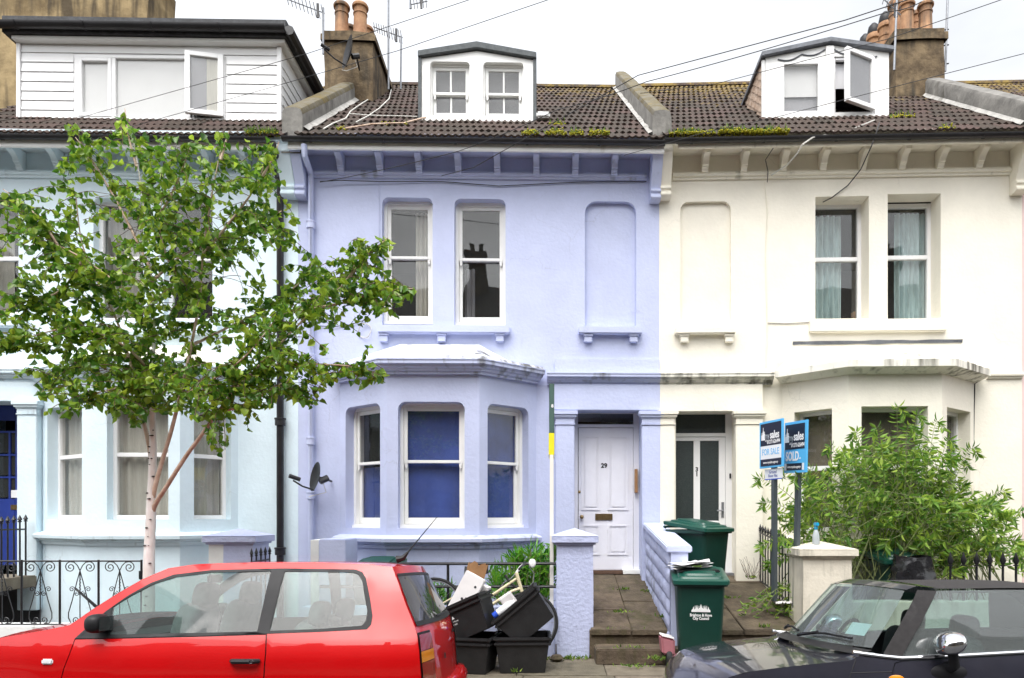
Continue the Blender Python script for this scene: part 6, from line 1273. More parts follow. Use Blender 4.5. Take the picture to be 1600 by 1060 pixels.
limbs_px = [[(238, 745, .01), (235, 708, .02), (226, 665, .05), (214, 612, .1), (203, 565, .15), (182, 500, .2), (152, 440, .2), (128, 380, .25), (118, 300, .2)],
    [(236, 815, .01), (240, 772, -.01), (253, 722, -.05), (268, 672, -.08), (281, 620, -.1), (298, 545, -.1), (312, 465, -.15), (318, 390, -.2), (330, 310, -.25), (345, 235, -.3)],
    [(235, 835, .01), (240, 795, -.01), (262, 758, -.1), (290, 714, -.15), (312, 684, -.2), (340, 645, -.25), (372, 605, -.3), (405, 572, -.3), (445, 530, -.3), (492, 482, -.3), (540, 440, -.3), (566, 385, -.25)],
    [(238, 585, 0), (200, 545, -.2), (150, 520, -.35), (95, 515, -.4), (40, 530, -.4), (12, 545, -.4)], [(239, 505, 0), (190, 450, -.2), (130, 405, -.3), (70, 370, -.3), (15, 315, -.3)],
    [(238, 440, 0), (285, 400, .2), (350, 370, .3), (400, 350, .3), (440, 330, .3)], [(320, 395, -.2), (365, 340, -.3), (400, 290, -.3), (420, 235, -.3)], [(300, 540, -.1), (360, 510, .2), (420, 480, .3), (470, 440, .3), (490, 410, .3)],
    [(405, 572, -.3), (450, 570, -.4), (510, 570, -.45), (560, 575, -.45), (588, 590, -.4)], [(200, 560, .15), (140, 560, .2), (90, 580, .1), (62, 620, .1)], [(235, 420, 0), (190, 330, .1), (150, 260, .1), (118, 215, .1)],
    [(230, 370, 0), (270, 300, -.1), (290, 250, -.1), (300, 225, -.1)], [(340, 645, -.25), (390, 630, -.3), (440, 600, -.35), (475, 620, -.35)], [(238, 600, 0), (210, 600, -.3), (170, 610, -.4), (120, 620, -.4)], [(492, 482, -.3), (550, 470, -.3), (600, 450, -.3), (648, 452, -.3)],
    [(130, 405, -.3), (100, 450, -.3), (60, 470, -.3), (30, 480, -.3)], [(540, 440, -.3), (575, 400, -.3), (606, 372, -.3)], [(281, 620, -.1), (320, 600, -.4), (380, 560, -.5), (430, 500, -.5)], [(150, 268, .1), (130, 232, .05), (118, 192, 0)], [(214, 262, 0), (202, 218, .05), (195, 170, .1)], [(345, 250, -.3), (352, 225, -.3), (358, 205, -.3)], [(395, 300, -.3), (425, 250, -.35), (436, 222, -.35)], [(100, 400, -.3), (60, 340, -.4), (5, 296, -.4)],
    [(312, 465, -.15), (270, 420, -.4), (250, 360, -.5), (255, 300, -.5)]]
sil = [(0, 300), (60, 290), (95, 275), (75, 245), (112, 228), (103, 200), (125, 183), (140, 215), (182, 205), (195, 168), (210, 200), (250, 195), (290, 215), (350, 203), (362, 225), (400, 210), (432, 222), (436, 270), (446, 310), (466, 345), (484, 385), (505, 405), (540, 395), (562, 330), (574, 375), (612, 366), (600, 420), (652, 452), (628, 475), (624, 505), (600, 480), (585, 505), (562, 515), (592, 545), (602, 585), (560, 605), (530, 592), (492, 635), (470, 628), (440, 612), (418, 640), (406, 695), (385, 668), (352, 705), (332, 712), (318, 655), (290, 642), (240, 640), (222, 690), (200, 645), (172, 668), (150, 632), (112, 645), (78, 655), (55, 605), (20, 585), (-15, 550), (-20, 300)]
holes_ = [(205, 355, 16), (340, 345, 14), (365, 430, 18), (110, 470, 10), (225, 395, 12), (160, 310, 14), (290, 330, 8), (410, 400, 14), (85, 330, 10), (470, 500, 8), (60, 400, 12), (345, 590, 8), (260, 615, 10), (165, 575, 8), (130, 350, 9)]
rl_ = random.Random(21); leaves = []; limbs = []; tw = MB()
for i, L_px in enumerate(limbs_px):
    P = spline([tp(q) for q in L_px]); n = len(P); r0 = .025 if i in (1, 2) else .014
    r0 = .024 if i == 0 else r0
    MB().tube([p - to for p in P], [max(.004, r0 * (1 - .85 * k / n)) for k in range(n)], 8).build('branch', 'branch' if i else 'branch', tree, angle=60)
    limbs.append(P)
limbs.append(trunk)
for P in limbs:
    n = len(P); L0 = 0
    for k in range(n):
        f = k / n
        for rep in range(2 if k % 3 else 3):
            if to_px(P[k])[1] > 640 and rl_.random() < (.93 if P is trunk else .45): continue
            if f < .25 and rl_.random() < .75: continue
            if to_px(P[k])[1] < 300 and rl_.random() < .38: continue
            ang = rl_.uniform(0, 2 * math.pi); d = Vector((math.cos(ang), math.sin(ang) * .75, rl_.uniform(-.5, .75))).normalized(); ln = rl_.uniform(.18, .62); q = P[k].copy(); pts = [q.copy()]; m_ = int(ln / .042)
            for s_ in range(m_):
                d = (d + Vector((rl_.uniform(-.18, .18), rl_.uniform(-.18, .18), rl_.uniform(-.22, .06)))).normalized(); q = q + d * .042; pts.append(q.copy())
            ok = 0
            for s_, p in enumerate(pts[1:]):
                x, y = to_px(p)
                if not in_poly(x, y, sil): break
                ok = s_ + 1
                if any((x - a) ** 2 + (y - b) ** 2 < r * r and rl_.random() < .9 for a, b, r in holes_): continue
                for _ in range(1 if rl_.random() < .75 else 2):
                    ld = Vector((rl_.uniform(-1, 1), rl_.uniform(-1, 1), rl_.uniform(-1.9, .25))); leaves.append((p + Vector((rl_.uniform(-.01, .01), rl_.uniform(-.01, .01), 0)), ld, rl_.uniform(.052, .086)))
            if ok > 1: tw.tube([v - to for v in pts[:ok + 1]], .0028, 4, caps=False)
tw.build('twigs', 'twig', tree, kind='stuff'); foliage(tree, leaves, 'leaf', .80, rl_)
print('birch leaves', len(leaves))
# buddleia
bud = thing('buddleia_bush', 'tall sprawling buddleia bush filling the cream house front garden', 'bush', (px_x(1400, 8.4), 8.4, .4)); bo_ = Vector(bud.location)
silb = [(1188, 745), (1230, 735), (1262, 760), (1300, 715), (1340, 692), (1380, 690), (1400, 660), (1412, 640), (1426, 690), (1440, 672), (1462, 700), (1515, 705), (1490, 740), (1520, 770), (1560, 775), (1590, 820), (1602, 860), (1600, 895), (1520, 885), (1480, 905), (1448, 905), (1444, 866), (1352, 862), (1340, 880), (1290, 858), (1262, 850), (1236, 905), (1215, 870), (1205, 800)]
rb = random.Random(31); leaves = []; stm = MB(); fl = MB()
for i in range(400):
    px = rb.choice((rb.gauss(1330, 35), rb.gauss(1420, 55), rb.gauss(1500, 40), rb.gauss(1395, 80))); Y = rb.uniform(7.95, 9.1); base = Vector(at(px, rb.uniform(900, 945), Y)); tx, ty_ = rb.uniform(1190, 1600), rb.uniform(660, 900)
    if not in_poly(tx, ty_, silb): continue
    tipY = min(9.2, max(7.55, Y + rb.uniform(-.5, .3))); tip = Vector(at(tx, ty_, tipY)); mid = (base + tip) / 2 + Vector((rb.uniform(-.1, .1), rb.uniform(-.1, .1), .25 * (tip - base).length * (.4 + abs(tx - px) / 200)))
    P = spline([base, mid, tip, tip + (tip - mid).normalized() * .12 + Vector((0, -.02, -.06))], 9); cutk = next((k for k in range(3, len(P)) if not in_poly(*to_px(P[k]), silb) and k > 6), len(P)); P = P[:cutk]
    if len(P) < 6: continue
    stm.tube([p - bo_ for p in P], [.006 * (1 - .7 * k / len(P)) for k in range(len(P))], 4, caps=False)
    for k in range(4, len(P)):
        p = P[k]; dd = (P[k] - P[k - 1]).normalized(); x, y = to_px(p)
        if not in_poly(x, y, silb): continue
        for sgn in (-1, 1):
            if rb.random() < .12: continue
            s = dd.cross(Vector((rb.uniform(-1, 1), rb.uniform(-1, 1), rb.uniform(-1, 1)))); s = s.normalized() if s.length > .01 else dd.orthogonal()
            leaves.append((p, dd * .55 + s * sgn + Vector((0, -.1, rb.uniform(-.6, .1))), rb.uniform(.07, .15)))
    if rb.random() < .13:
        e = P[-1] - bo_; d = Vector((rb.uniform(-.6, .6), rb.uniform(-.3, .1), rb.uniform(-.8, .3))).normalized()
        fl.tube([e + d * .02 * q for q in range(7)], [.004, .012, .014, .013, .010, .007, .002], 6)
for (tx, ty_) in ((1402, 640), (1432, 652), (1418, 668), (1300, 700), (1318, 712), (1228, 732), (1200, 785), (1192, 748), (1515, 703), (1500, 722), (1562, 768), (1600, 800), (1340, 678), (1372, 672), (1462, 662), (1196, 850), (1210, 878), (1270, 735), (1585, 870), (1545, 790), (1250, 745), (1480, 690)):
    Y = rb.uniform(7.9, 8.5); base = Vector(at(1395 + (tx - 1395) * .35, 900, Y)); tip = Vector(at(tx, ty_, Y - rb.uniform(0, .3))); mid = base.lerp(tip, .6) + Vector((0, -.05, .16)); P = spline([base, mid, tip, tip + Vector((.08 if tx > 1395 else -.08, -.03, -.07))], 11); stm.tube([p - bo_ for p in P], [.005 * (1 - .8 * k / len(P)) for k in range(len(P))], 4, caps=False)
    for k in range(10, len(P)):
        dd = (P[k] - P[k - 1]).normalized()
        for sgn in (-1, 1):
            s = dd.cross(Vector((rb.uniform(-.4, .4), 1, rb.uniform(-.4, .4)))).normalized(); leaves.append((P[k], dd * .6 + s * sgn + Vector((0, 0, -.45)), rb.uniform(.05, .12)))
stm.build('stems', 'bud_stem', bud, kind='stuff'); fl.build('flower_spikes', 'bud_flower', bud, kind='stuff'); foliage(bud, leaves, 'bud_leaf', .29, rb, .25); print('bud', len(leaves))
# the arm of the bush lying over the path
arm = thing('fallen_branch', 'leafy buddleia branch trailing over the path below the spear railing', 'branch', (2.75, 7.95, .45)); ao = Vector(arm.location); leaves = []; stm = MB()
for i in range(34):
    a = Vector(at(rb.uniform(1225, 1262), rb.uniform(900, 960), 7.95)); b = Vector(at(rb.uniform(1160, 1255), rb.uniform(938, 972), rb.uniform(7.75, 8.1))); a.x = min(a.x, 2.8); b.z = max(b.z, pz(b.y) + .02); a.z = max(a.z, pz(a.y) + .03)
    P = spline([a, (a + b) / 2 + Vector((0, 0, .06)), b], 5); stm.tube([p - ao for p in P], .003, 4)
    for p in P[2:]:
        leaves.append((p, Vector((rb.uniform(-1, .6), rb.uniform(-.6, .6), rb.uniform(-.4, .3))), rb.uniform(.05, .10)))
stm.build('stems', 'bud_stem', arm, kind='stuff'); foliage(arm, leaves, 'bud_leaf', .30, rb, single=0)
# upright shrub behind the lilac railing
def tuft(name, label, cat, px0, px1, pyb, top, Y, n, m, size=(.10, .17), wid=.2, seed=1):
    r = random.Random(seed); c = at((px0 + px1) / 2, pyb, Y); t = thing(name, label, cat, c); o = Vector(t.location); lv = []; st = MB()
    for i in range(n):
        f = r.random(); x = px0 + (px1 - px0) * f; yy = Y + r.uniform(-.22, .22); h = top(f) + r.uniform(0, .35) * (pyb - top(f)); b = Vector(at((px0 + px1) / 2 + (x - (px0 + px1) / 2) * .6, pyb, yy)); e = Vector(at(x, h, yy)); P = spline([b, (b + e) / 2 + Vector((r.uniform(-.03, .03), 0, .02)), e], 5); st.tube([p - o for p in P], .005, 4, caps=False)
        for p in P[3:]:
            for _ in range(2): lv.append((p, Vector((r.uniform(-.8, .8), r.uniform(-.8, .8), r.uniform(.1, 1.2))), r.uniform(*size)))
    st.build('stems', 'bud_stem', t, kind='stuff'); foliage(t, lv, m, wid, r, .2, single=min(300, n * 4)); return t
tuft('shrub', 'bright green upright leafy shrub behind the railing beside the edge-on board', 'shrub', 762, 872, 965, lambda f: 885 - 32 * min(1, 1.9 * f), 8.15, 85, 'shrub_leaf', (.10, .16), .19, 3)
tuft('shrub', 'small green shrub showing between the bicycle wheel and packing board', 'shrub', 672, 708, 965, lambda f: 915, 8.1, 14, 'shrub_leaf', (.08, .13), .18, 5)
# weeds in joints and along the kerb of the steps
def weed(label, px, py, Y, n, s, m='weed', seed=0):
    r = random.Random(seed * 7 + int(px)); t = thing('weed_clump', label, 'weeds', at(px, py, Y), 0, 'weeds growing in the paving joints'); mb = MB()
    for i in range(n):
        p = Vector((r.gauss(0, s * .9), r.gauss(0, s * .35), 0)); mb.add(leaf_arrays(r, p, Vector((r.uniform(-.8, .8), r.uniform(-.8, .6), r.uniform(.25, 1))), r.uniform(.025, .06), .35), LF)
    mb.build('leaves', m, t, angle=80, kind='stuff')
for (lb, px, py, Y, n, s) in (('weeds at the foot of the lilac gate pier', 893, 1030, 7.52, 90, .13), ('weeds in the corner between lower step and front bin', 1030, 1030, 7.12, 60, .07), ('weeds beside the dividing wall foot on the lilac path', 1040, 965, 7.75, 46, .06), ('small weeds in the joint across the lilac path', 968, 957, 8.0, 30, .07), ('weed tuft near the lilac door end of the path', 973, 922, 8.9, 24, .05),
        ('weeds on the lower step below the lilac path', 990, 1014, 7.3, 26, .08), ('weeds in the pavement joint left of the front bin', 1000, 1042, 7.05, 30, .10), ('weeds between the lilac pier and the crates', 868, 1030, 7.45, 40, .06), ('sprig of weed at the pavement edge under the crates', 806, 1050, 6.75, 14, .03), ('weed tuft by the cream door pilaster', 1175, 903, 9.2, 30, .05), ('moss and weeds beside the dividing wall near the door', 1012, 925, 8.9, 26, .05), ('low weeds along the front edge of the lilac path', 955, 985, 7.6, 26, .12), ('weeds on the cream path beside the dividing wall end', 1140, 935, 8.2, 26, .07), ('yellowish leaf litter on the cream path front edge', 1195, 980, 7.6, 18, .05)): weed(lb, px, py, Y, n, s)
tg = thing('dead_weed', 'thin brown leafless weed against the cream pilaster foot', 'weeds', at(1178, 905, 9.2)); mb = MB(); r = random.Random(4)
for i in range(22): a = Vector((r.uniform(-.08, .08), 0, 0)); b = a + Vector((r.uniform(-.14, .14), r.uniform(-.05, .05), r.uniform(.1, .32))); mb.tube([a, (a + b) / 2 + Vector((r.uniform(-.03, .03), 0, .02)), b], .0022, 3)
mb.build('twigs', 'twig', tg, kind='stuff')
lt = tag(MB().grid(lambda u, v: (.22 * (u - .5), .10 * (v - .5), .05 * abs(noise.noise((u * 7, v * 5, 2))) + .01), 14, 8).build('crumpled_paper', 'card_white', None, angle=20), 'crumpled white litter caught under the spear railing', 'litter'); lt.location = (px_x(1225, 7.9), 7.9, px_z(944, 7.9))
stn = tag(MB().lathe([(.001, -.035), (.05, -.03), (.075, 0), (.05, .035), (.001, .045)], n=9).build('stone', 'path_stone', None), 'loose brown stone at the foot of the lilac pier', 'stone'); stn.location = (px_x(870, 7.42), 7.42, .03)
# moss and stonecrop along the gutters and tiles
def moss(label, fr, px0, px1, py, dep, n, hgt, seed, green=.2, roof=None):
    r = random.Random(seed); y = hit_roof(roof, fr, (px0 + px1) / 2, py) if roof else dep; c = fr.loc((px0 + px1) / 2, py, y); wx, wy = fr.world(c[0], y); t = thing('moss_clump', label, 'moss', (wx, wy, c[2]), fr.th, 'yellow stonecrop and moss on the roof edges'); mb = MB(); hw = (fr.u(px1, y) - fr.u(px0, y)) / 2
    for i in range(int(n * 2.6)):
        x = r.uniform(-hw, hw); e = (1 - (x / hw) ** 2) ** .5; z = r.uniform(-.01, hgt * e * r.random() ** .5 * (.6 + .5 * noise.noise((x * 14, seed, 0)))); q = Vector((x, r.gauss(0, .035), z + .02)); s = r.uniform(.005, .013)
        if r.random() < green: mb.add(leaf_arrays(r, q, Vector((r.uniform(-.5, .5), r.uniform(-.8, .2), 1)), s * 5.5, .3), LF, 1)
        else: mb.lathe([(.001, -s), (s * .8, -s * .5), (s, 0), (s * .7, s * .6), (.001, s)], tuple(q), 6)
    mb.build('moss', ['moss', 'weed'], t, kind='stuff')
for a in (('yellow moss over the gutter under the right end of the lilac dormer', FB, 815, 842, 212, -.42, 60, .05, 1), ('yellow moss clump on the lilac gutter right of the dormer', FB, 852, 885, 212, -.42, 80, .06, 2), ('small yellow moss clump midway along the right lilac gutter', FB, 890, 912, 212, -.42, 50, .05, 3), ('yellow moss clump on the lilac gutter nearest the middle parapet', FB, 920, 952, 212, -.42, 80, .06, 4),
          ('grassy moss on the cream gutter beside the middle parapet', FC, 1046, 1118, 212, -.42, 170, .06, 5, .3), ('thick yellow stonecrop on the cream gutter below the roof slope', FC, 1122, 1168, 210, -.44, 190, .09, 6), ('long green and yellow moss bank on the cream gutter under the dormer', FC, 1168, 1232, 210, -.44, 220, .08, 7, .3), ('green weeds sprouting in the blue house gutter corner', FA, 385, 436, 213, -.40, 150, .09, 8, .75)): moss(*a)
for a in (('yellow moss patch on tiles right of the lilac dormer', FB, 858, 884, 198, 0, 50, .05, 9, .2, roofB), ('moss patch on the tiles under the cream dormer right corner', FC, 1390, 1428, 187, 0, 90, .07, 10, .2, roofC), ('little moss patch low on the cream roof near the right parapet', FC, 1465, 1490, 205, 0, 40, .04, 11, .2, roofC), ('mossy debris on the lilac tiles below the left parapet', FB, 524, 545, 206, 0, 40, .04, 12, .1, roofB), ('mossy tuft on lilac tiles left of the dormer foot', FB, 595, 640, 198, 0, 50, .035, 13, .1, roofB)): moss(*a)
# ------------------------------------------------------------------ cars
class Car:
    """car-local coordinates: x along the street, y across (negative = street side), z up from the road"""
    def __init__(s, Yc, zr, roll, w_, pl):
        s.w, s.pl = w_, pl; s.C = Vector((0, Yc, zr)); s.R = Matrix.Rotation(roll, 3, 'X'); s.Ri = s.R.inverted(); s.roll = roll
    def ray(s, px, py, Y): return s.Ri @ (Vector(at(px, py, Y)) - s.C)
    def side(s, px, py):
        lo, hi = s.C.y - 1.6, s.C.y + .3
        for _ in range(40):
            m = (lo + hi) / 2; p = s.ray(px, py, m)
            if p.y + s.w(p.z) * s.pl(p.x) > 0: hi = m
            else: lo = m
        p = s.ray(px, py, lo); return (p.x, p.z)
    def mid(s, px, py, y):
        lo, hi = s.C.y - 2.5, s.C.y + 2.5
        for _ in range(40):
            m = (lo + hi) / 2
            if s.ray(px, py, m).y > y: hi = m
            else: lo = m
        p = s.ray(px, py, lo); return (p.x, p.y, p.z)
    def S(s, pts): return [s.side(*p) for p in pts]
    def y(s, x, z): return s.w(z) * s.pl(x)
def lerp(a, b, t): return a + (b - a) * t
def piece(t, pts):
    """piecewise linear through (t, value)"""
    if t <= pts[0][0]: return pts[0][1]
    for (a, va), (b, vb) in zip(pts[:-1], pts[1:]):
        if t <= b: return va + (vb - va) * (t - a) / (b - a)
    return pts[-1][1]
def smooth_poly(P, n=3, closed=True):
    return P
def skin_side(car, outer, holes, sgn, step=.07, off=0.0, mb=None, mi=0):
    """triangulate a side-view polygon with holes and drape it on the body's side surface"""
    mb = mb or MB(); vs = []; es = []
    def addloop(L):
        o = len(vs); LL = []
        for (a, b) in zip(L, L[1:] + L[:1]):
            d = math.hypot(b[0] - a[0], b[1] - a[1]); k = max(1, int(d / step))
            for i in range(k): LL.append((a[0] + (b[0] - a[0]) * i / k, a[1] + (b[1] - a[1]) * i / k))
        vs.extend(LL); n = len(LL); es.extend((o + i, o + (i + 1) % n) for i in range(n))
    addloop(outer)
    for h in holes: addloop(h)
    x0, x1 = min(p[0] for p in outer), max(p[0] for p in outer); z0, z1 = min(p[1] for p in outer), max(p[1] for p in outer)
    edge = list(vs); i = 0
    nx, nz = int((x1 - x0) / step), int((z1 - z0) / step)
    for a in range(1, nx):
        for b in range(1, nz):
            p = (x0 + (x1 - x0) * a / nx, z0 + (z1 - z0) * b / nz)
            if in_poly(p[0], p[1], outer) and not any(in_poly(p[0], p[1], h) for h in holes) and all((p[0] - q[0]) ** 2 + (p[1] - q[1]) ** 2 > (step * .45) ** 2 for q in edge): vs.append(p)
    r = delaunay_2d_cdt([Vector(p) for p in vs], es, [], 0, 1e-5); V_, T = r[0], r[2]; keep = []
    for t in T:
        c = sum((V_[i] for i in t), Vector((0, 0))) / len(t)
        if in_poly(c.x, c.y, outer) and not any(in_poly(c.x, c.y, h) for h in holes): keep.append(tuple(t))
    mb.add([(p.x, sgn * (car.y(p.x, p.y) + off), p.y) for p in V_], keep, mi); return mb
def grow(poly, d):
    """offset a polygon by d (positive = larger)"""
    A = sum(a[0] * b[1] - b[0] * a[1] for a, b in zip(poly, poly[1:] + poly[:1])); sg = 1 if A > 0 else -1; out = []
    n = len(poly)
    for i in range(n):
        p0, p1, p2 = Vector(poly[i - 1]), Vector(poly[i]), Vector(poly[(i + 1) % n]); d0, d1 = (p1 - p0), (p2 - p1)
        if d0.length < 1e-6 or d1.length < 1e-6: out.append(tuple(p1)); continue
        d0.normalize(); d1.normalize(); n0, n1 = Vector((d0.y, -d0.x)), Vector((d1.y, -d1.x)); nn = n0 + n1
        if nn.length < .2: out.append(tuple(p1)); continue
        nn.normalize(); out.append(tuple(p1 + nn * sg * d / max(.45, nn.dot(n0))))
    return out
def wheel(t, x, y, r, sgn, rimm='galv'):
    W = MB().lathe([(r * .55, -.07), (r * .94, -.085), (r, -.06), (r, .06), (r * .94, .085), (r * .55, .07)], (x, y, r), 28, fn=lambda a, b, c: (a, c, b)).build('wheel', 'rubber', t)
    rm = MB().lathe([(.001, -.055), (.06, -.06), (r * .5, -.03), (r * .62, -.075), (r * .66, -.07)], (x, y, r), 28, fn=lambda a, b, c: (a, c * -sgn * -1, b)); rm.build('rim', rimm, W)
def pillow(mb, c, dims, tilt=0.0, p=.45, n=18, k=10):
    M = Matrix.Rotation(tilt, 3, 'Y'); cp = lambda t: math.copysign(abs(math.cos(t)) ** p, math.cos(t)); sp_ = lambda t: math.copysign(abs(math.sin(t)) ** p, math.sin(t))
    def fn(u, v): th, ph = 2 * math.pi * u, math.pi * (v - .5); q = M @ Vector((dims[0] * cp(ph) * cp(th), dims[1] * cp(ph) * sp_(th), dims[2] * sp_(ph))); return (c[0] + q.x, c[1] + q.y, c[2] + q.z)
    return mb.grid(fn, n, k)
def seat(t, x, y, m, zs, h=.62, w_=.46, name='seat'):
    mb = MB(); pillow(mb, (x - .10, y, zs - .07), (.27, w_ / 2, .09)); pillow(mb, (x + .26, y, zs + h * .40), (.085, w_ * .48, h * .50), .20); s_ = mb.build(name, m, t, angle=80, weld=True)
    for yy in ((y,) if w_ < .8 else (y - .3, y + .3)): pillow(MB(), (0, 0, 0), (1, 1, 1)); hb = MB(); pillow(hb, (x + .35, yy, zs + h * .98), (.055, .135, .095), .15, .6); hb.build('headrest', m, s_, angle=80, weld=True)
    return s_
def steering(t, x, y, z, m='trim_black'):
    c = Vector((x, y, z)); ax = Vector((-.9, 0, .42)).normalized(); u = Vector((0, 1, 0)); v = ax.cross(u)
    mb = MB().tube([c + (u * math.cos(a) + v * math.sin(a)) * .18 for a in [2 * math.pi * k / 28 for k in range(29)]], .015, 8, caps=False)
    for a in (0, 2.2, 4.1): mb.tube([c, c + (u * math.cos(a) + v * math.sin(a)) * .17], .016, 6)
    mb.tube([c, c + ax * .25], .03, 8); return mb.build('steering_wheel', m, t)
struct(MB().add([(-60, .5, -.16), (60, .5, -.16), (60, 3.2, .09), (-60, 3.2, .09), (60, 5.985, -.13), (-60, 5.985, -.13)], [(0, 1, 2, 3), (3, 2, 4, 5)]).build('road_camber', 'asphalt', None, False))

# --- red hatchback
ZR = -.13
rw = lambda z: piece(z, [(0, .68), (.18, .78), (.40, .822), (.74, .836), (.775, .830), (.83, .805), (.90, .770), (1.0, .728), (1.15, .668), (1.26, .615), (1.34, .565), (1.45, .46)])
rp_ = lambda x: piece(x, [(-4.2, .60), (-4.05, .74), (-3.8, .88), (-3.4, .96), (-2.9, 1.0), (-1.5, 1.0), (-1.1, .985), (-.9, .955), (-.7, .90), (-.55, .84)])
RC = Car(5.16, ZR, R(-4.8), rw, rp_)
red = thing('red_hatchback', 'red three-door hatchback parked at the kerb in the left foreground', 'car', tuple(RC.C)); red.rotation_euler = (R(-4.8), 0, 0)
hood = [(109, 977), (60, 987), (0, 997), (-60, 1016), (-115, 1045), (-138, 1085)]
apil = [(109, 977), (145, 952), (181, 929), (222, 905.5), (263, 888)]
rail = [(263, 888), (300, 882.5), (350, 880), (400, 879), (500, 879), (570, 881.5), (613, 886)]
rear = [(613, 886), (622, 910), (634, 945), (648, 980), (652, 994), (655, 1020), (658, 1060), (661, 1110), (664, 1160)]
H, A, Rl, Re = RC.S(hood), RC.S(apil), RC.S(rail), RC.S(rear)
win = RC.S([(117, 998), (140, 977), (166, 955), (200, 931), (236, 911), (272, 898), (330, 891), (432, 888.5), (446, 888.5), (555, 890), (566, 894), (572, 904), (578, 935), (582, 962), (580, 976), (573, 983.5), (500, 987.5), (417, 990.5), (300, 994)])
xa, xb = -3.36, -1.18
def arch(x, r=.33, n=10): return [(x - r * math.cos(math.pi * k / n), .14 + r * math.sin(math.pi * k / n) * 1.02) for k in range(n + 1)]
bot = [(Re[-1][0] - .02, .16)] + list(reversed(arch(xb))) + [(-2.2, .14)] + list(reversed(arch(xa))) + [(H[-1][0] + .04, .18)]
outer = list(reversed(H)) + A[1:] + Rl[1:] + Re[1:] + bot
sh_f = RC.S([(117, 998), (108, 1022), (99, 1045), (94, 1065), (96, 1100)]); sh_r = RC.S([(417, 990.5), (416, 1020), (413, 1060), (410, 1110)])
door = [win[0]] + [win[-1]] + [win[-2]] + sh_r[1:] + [(sh_r[-1][0] - .02, .24), (sh_f[-1][0] + .12, .24)] + list(reversed(sh_f[1:]))
# body side: one hole for glazing and door together
hole = sh_f[:1] + win[1:17] + sh_r[:] + [(sh_r[-1][0] - .02, .235), (sh_f[-1][0] + .12, .235)] + list(reversed(sh_f[1:]))
i17 = win.index(win[17]); hole = win[:18] + sh_r[1:] + [(sh_r[-1][0] - .02, .235), (sh_f[-1][0] + .12, .235)] + list(reversed(sh_f[1:]))
g1 = RC.S([(169, 992), (176, 949), (205, 931), (240, 913), (275, 902), (330, 895), (424, 892.5), (402, 987)]); g2 = RC.S([(421, 986), (445, 893), (552, 894.5), (560, 898), (566, 908), (574, 955), (572, 970), (565, 978), (500, 983)]); g0 = RC.S([(126, 994), (167, 957), (163, 992.5)])
for sg, nm in ((-1, 'near'), (1, 'far')):
    skin_side(RC, outer, [hole], sg).build('side_panel', 'car_red', red, angle=60)
    d_ = grow(door, -.0065); dr = skin_side(RC, d_, [], sg, off=.001).build('door', 'car_red', red, angle=60)
    tr = skin_side(RC, win, [g1, g2, g0], sg, off=.002).build('window_trim', 'trim_black', red, angle=60)
    for g in (g1, g2): skin_side(RC, g, [], sg, .12, -.004).build('side_window', 'car_glass', red, angle=60)
    skin_side(RC, g0, [], sg, .12, .0).build('mirror_base', 'trim_black', red, angle=60)
    hp = RC.S([(362, 1033), (405, 1033)]); hx0, hz = hp[0]; hx1 = hp[1][0]; yy = RC.y(hx0, hz)
    MB().tube([(hx0, sg * (yy + .002), hz), (hx0 + .02, sg * (yy + .032), hz), (hx1 - .02, sg * (yy + .032), hz), (hx1, sg * (yy + .002), hz)], [.014, .017, .017, .014], 8).build('door_handle', 'trim_black', dr)
    MB().lathe([(.001, -.006), (.012, -.006), (.012, 0)], (hx1 + .004 - .035, sg * (yy + .052), hz), 12, fn=lambda a, b, c: (a, c * -sg * -1, b)).build('lock', 'galv', dr)
    q = RC.S([(66, 1034), (83, 1034)]); MB().box(q[0][0], q[1][0], sg * (RC.y(q[0][0], q[0][1]) - .01), sg * (RC.y(q[0][0], q[0][1]) + .014), q[0][1] - .018, q[0][1] + .018).build('side_indicator', 'lamp_clear', red, bevel=.008)
    skin_side(RC, outer, [g1, g2], sg, .09, -.02).build('interior_trim', 'seat_dark', red, angle=60)
    # seals drawn as real gaps: dark backing just inside the shut lines
    skin_side(RC, grow(hole, .03), [], sg, .2, -.03).build('door_backing', 'trim_black', red, False) if False else None
    mx, mz = RC.side(166, 973); my = sg * (RC.y(mx, mz) + .085)
    def mir(u, v):
        th, ph = 2 * math.pi * u, math.pi * v; c = math.copysign(abs(math.cos(th)) ** .7, math.cos(th)); s_ = math.copysign(abs(math.sin(th)) ** .7, math.sin(th))
        return (mx - .055 * math.cos(ph), my + .085 * c * math.sin(ph) ** .5, mz + .062 * s_ * math.sin(ph) ** .5)
    mr = MB().grid(mir, 20, 10).build('door_mirror', 'trim_black', red, weld=True, angle=70); MB().box(mx - .03, mx + .03, min(sg * RC.y(mx, mz), my), max(sg * RC.y(mx, mz), my), mz - .05, mz - .01).build('mirror_arm', 'trim_black', mr, bevel=.01)
    MB().grid(lambda u, v: (mx + .056, my + .07 * (2 * u - 1), mz + .045 * (2 * v - 1)), 2, 2).build('mirror_glass', 'rear_glass', mr)
    for x in (xa, xb): wheel(red, x, sg * .70, .28, sg)
def across(P, tfn, n=14, bow=None, crown=None):
    """loft from the street side to the kerb side through side-profile points P"""
    def fn(u, v):
        k = u * (len(P) - 1); i = min(int(k), len(P) - 2); f = k - i; x, z = lerp(P[i][0], P[i + 1][0], f), lerp(P[i][1], P[i + 1][1], f); t = 2 * v - 1
        return (x + (bow(u) if bow else 0) * (1 - t * t), t * tfn(x, z), z + (crown(u) if crown else 0) * (1 - t * t))
    return fn
yfun = lambda x, z: RC.y(x, z)
def dense(P, n=4): return [tuple(Vector(P[i]).lerp(Vector(P[i + 1]), k / n)) for i in range(len(P) - 1) for k in range(n)] + [P[-1]]
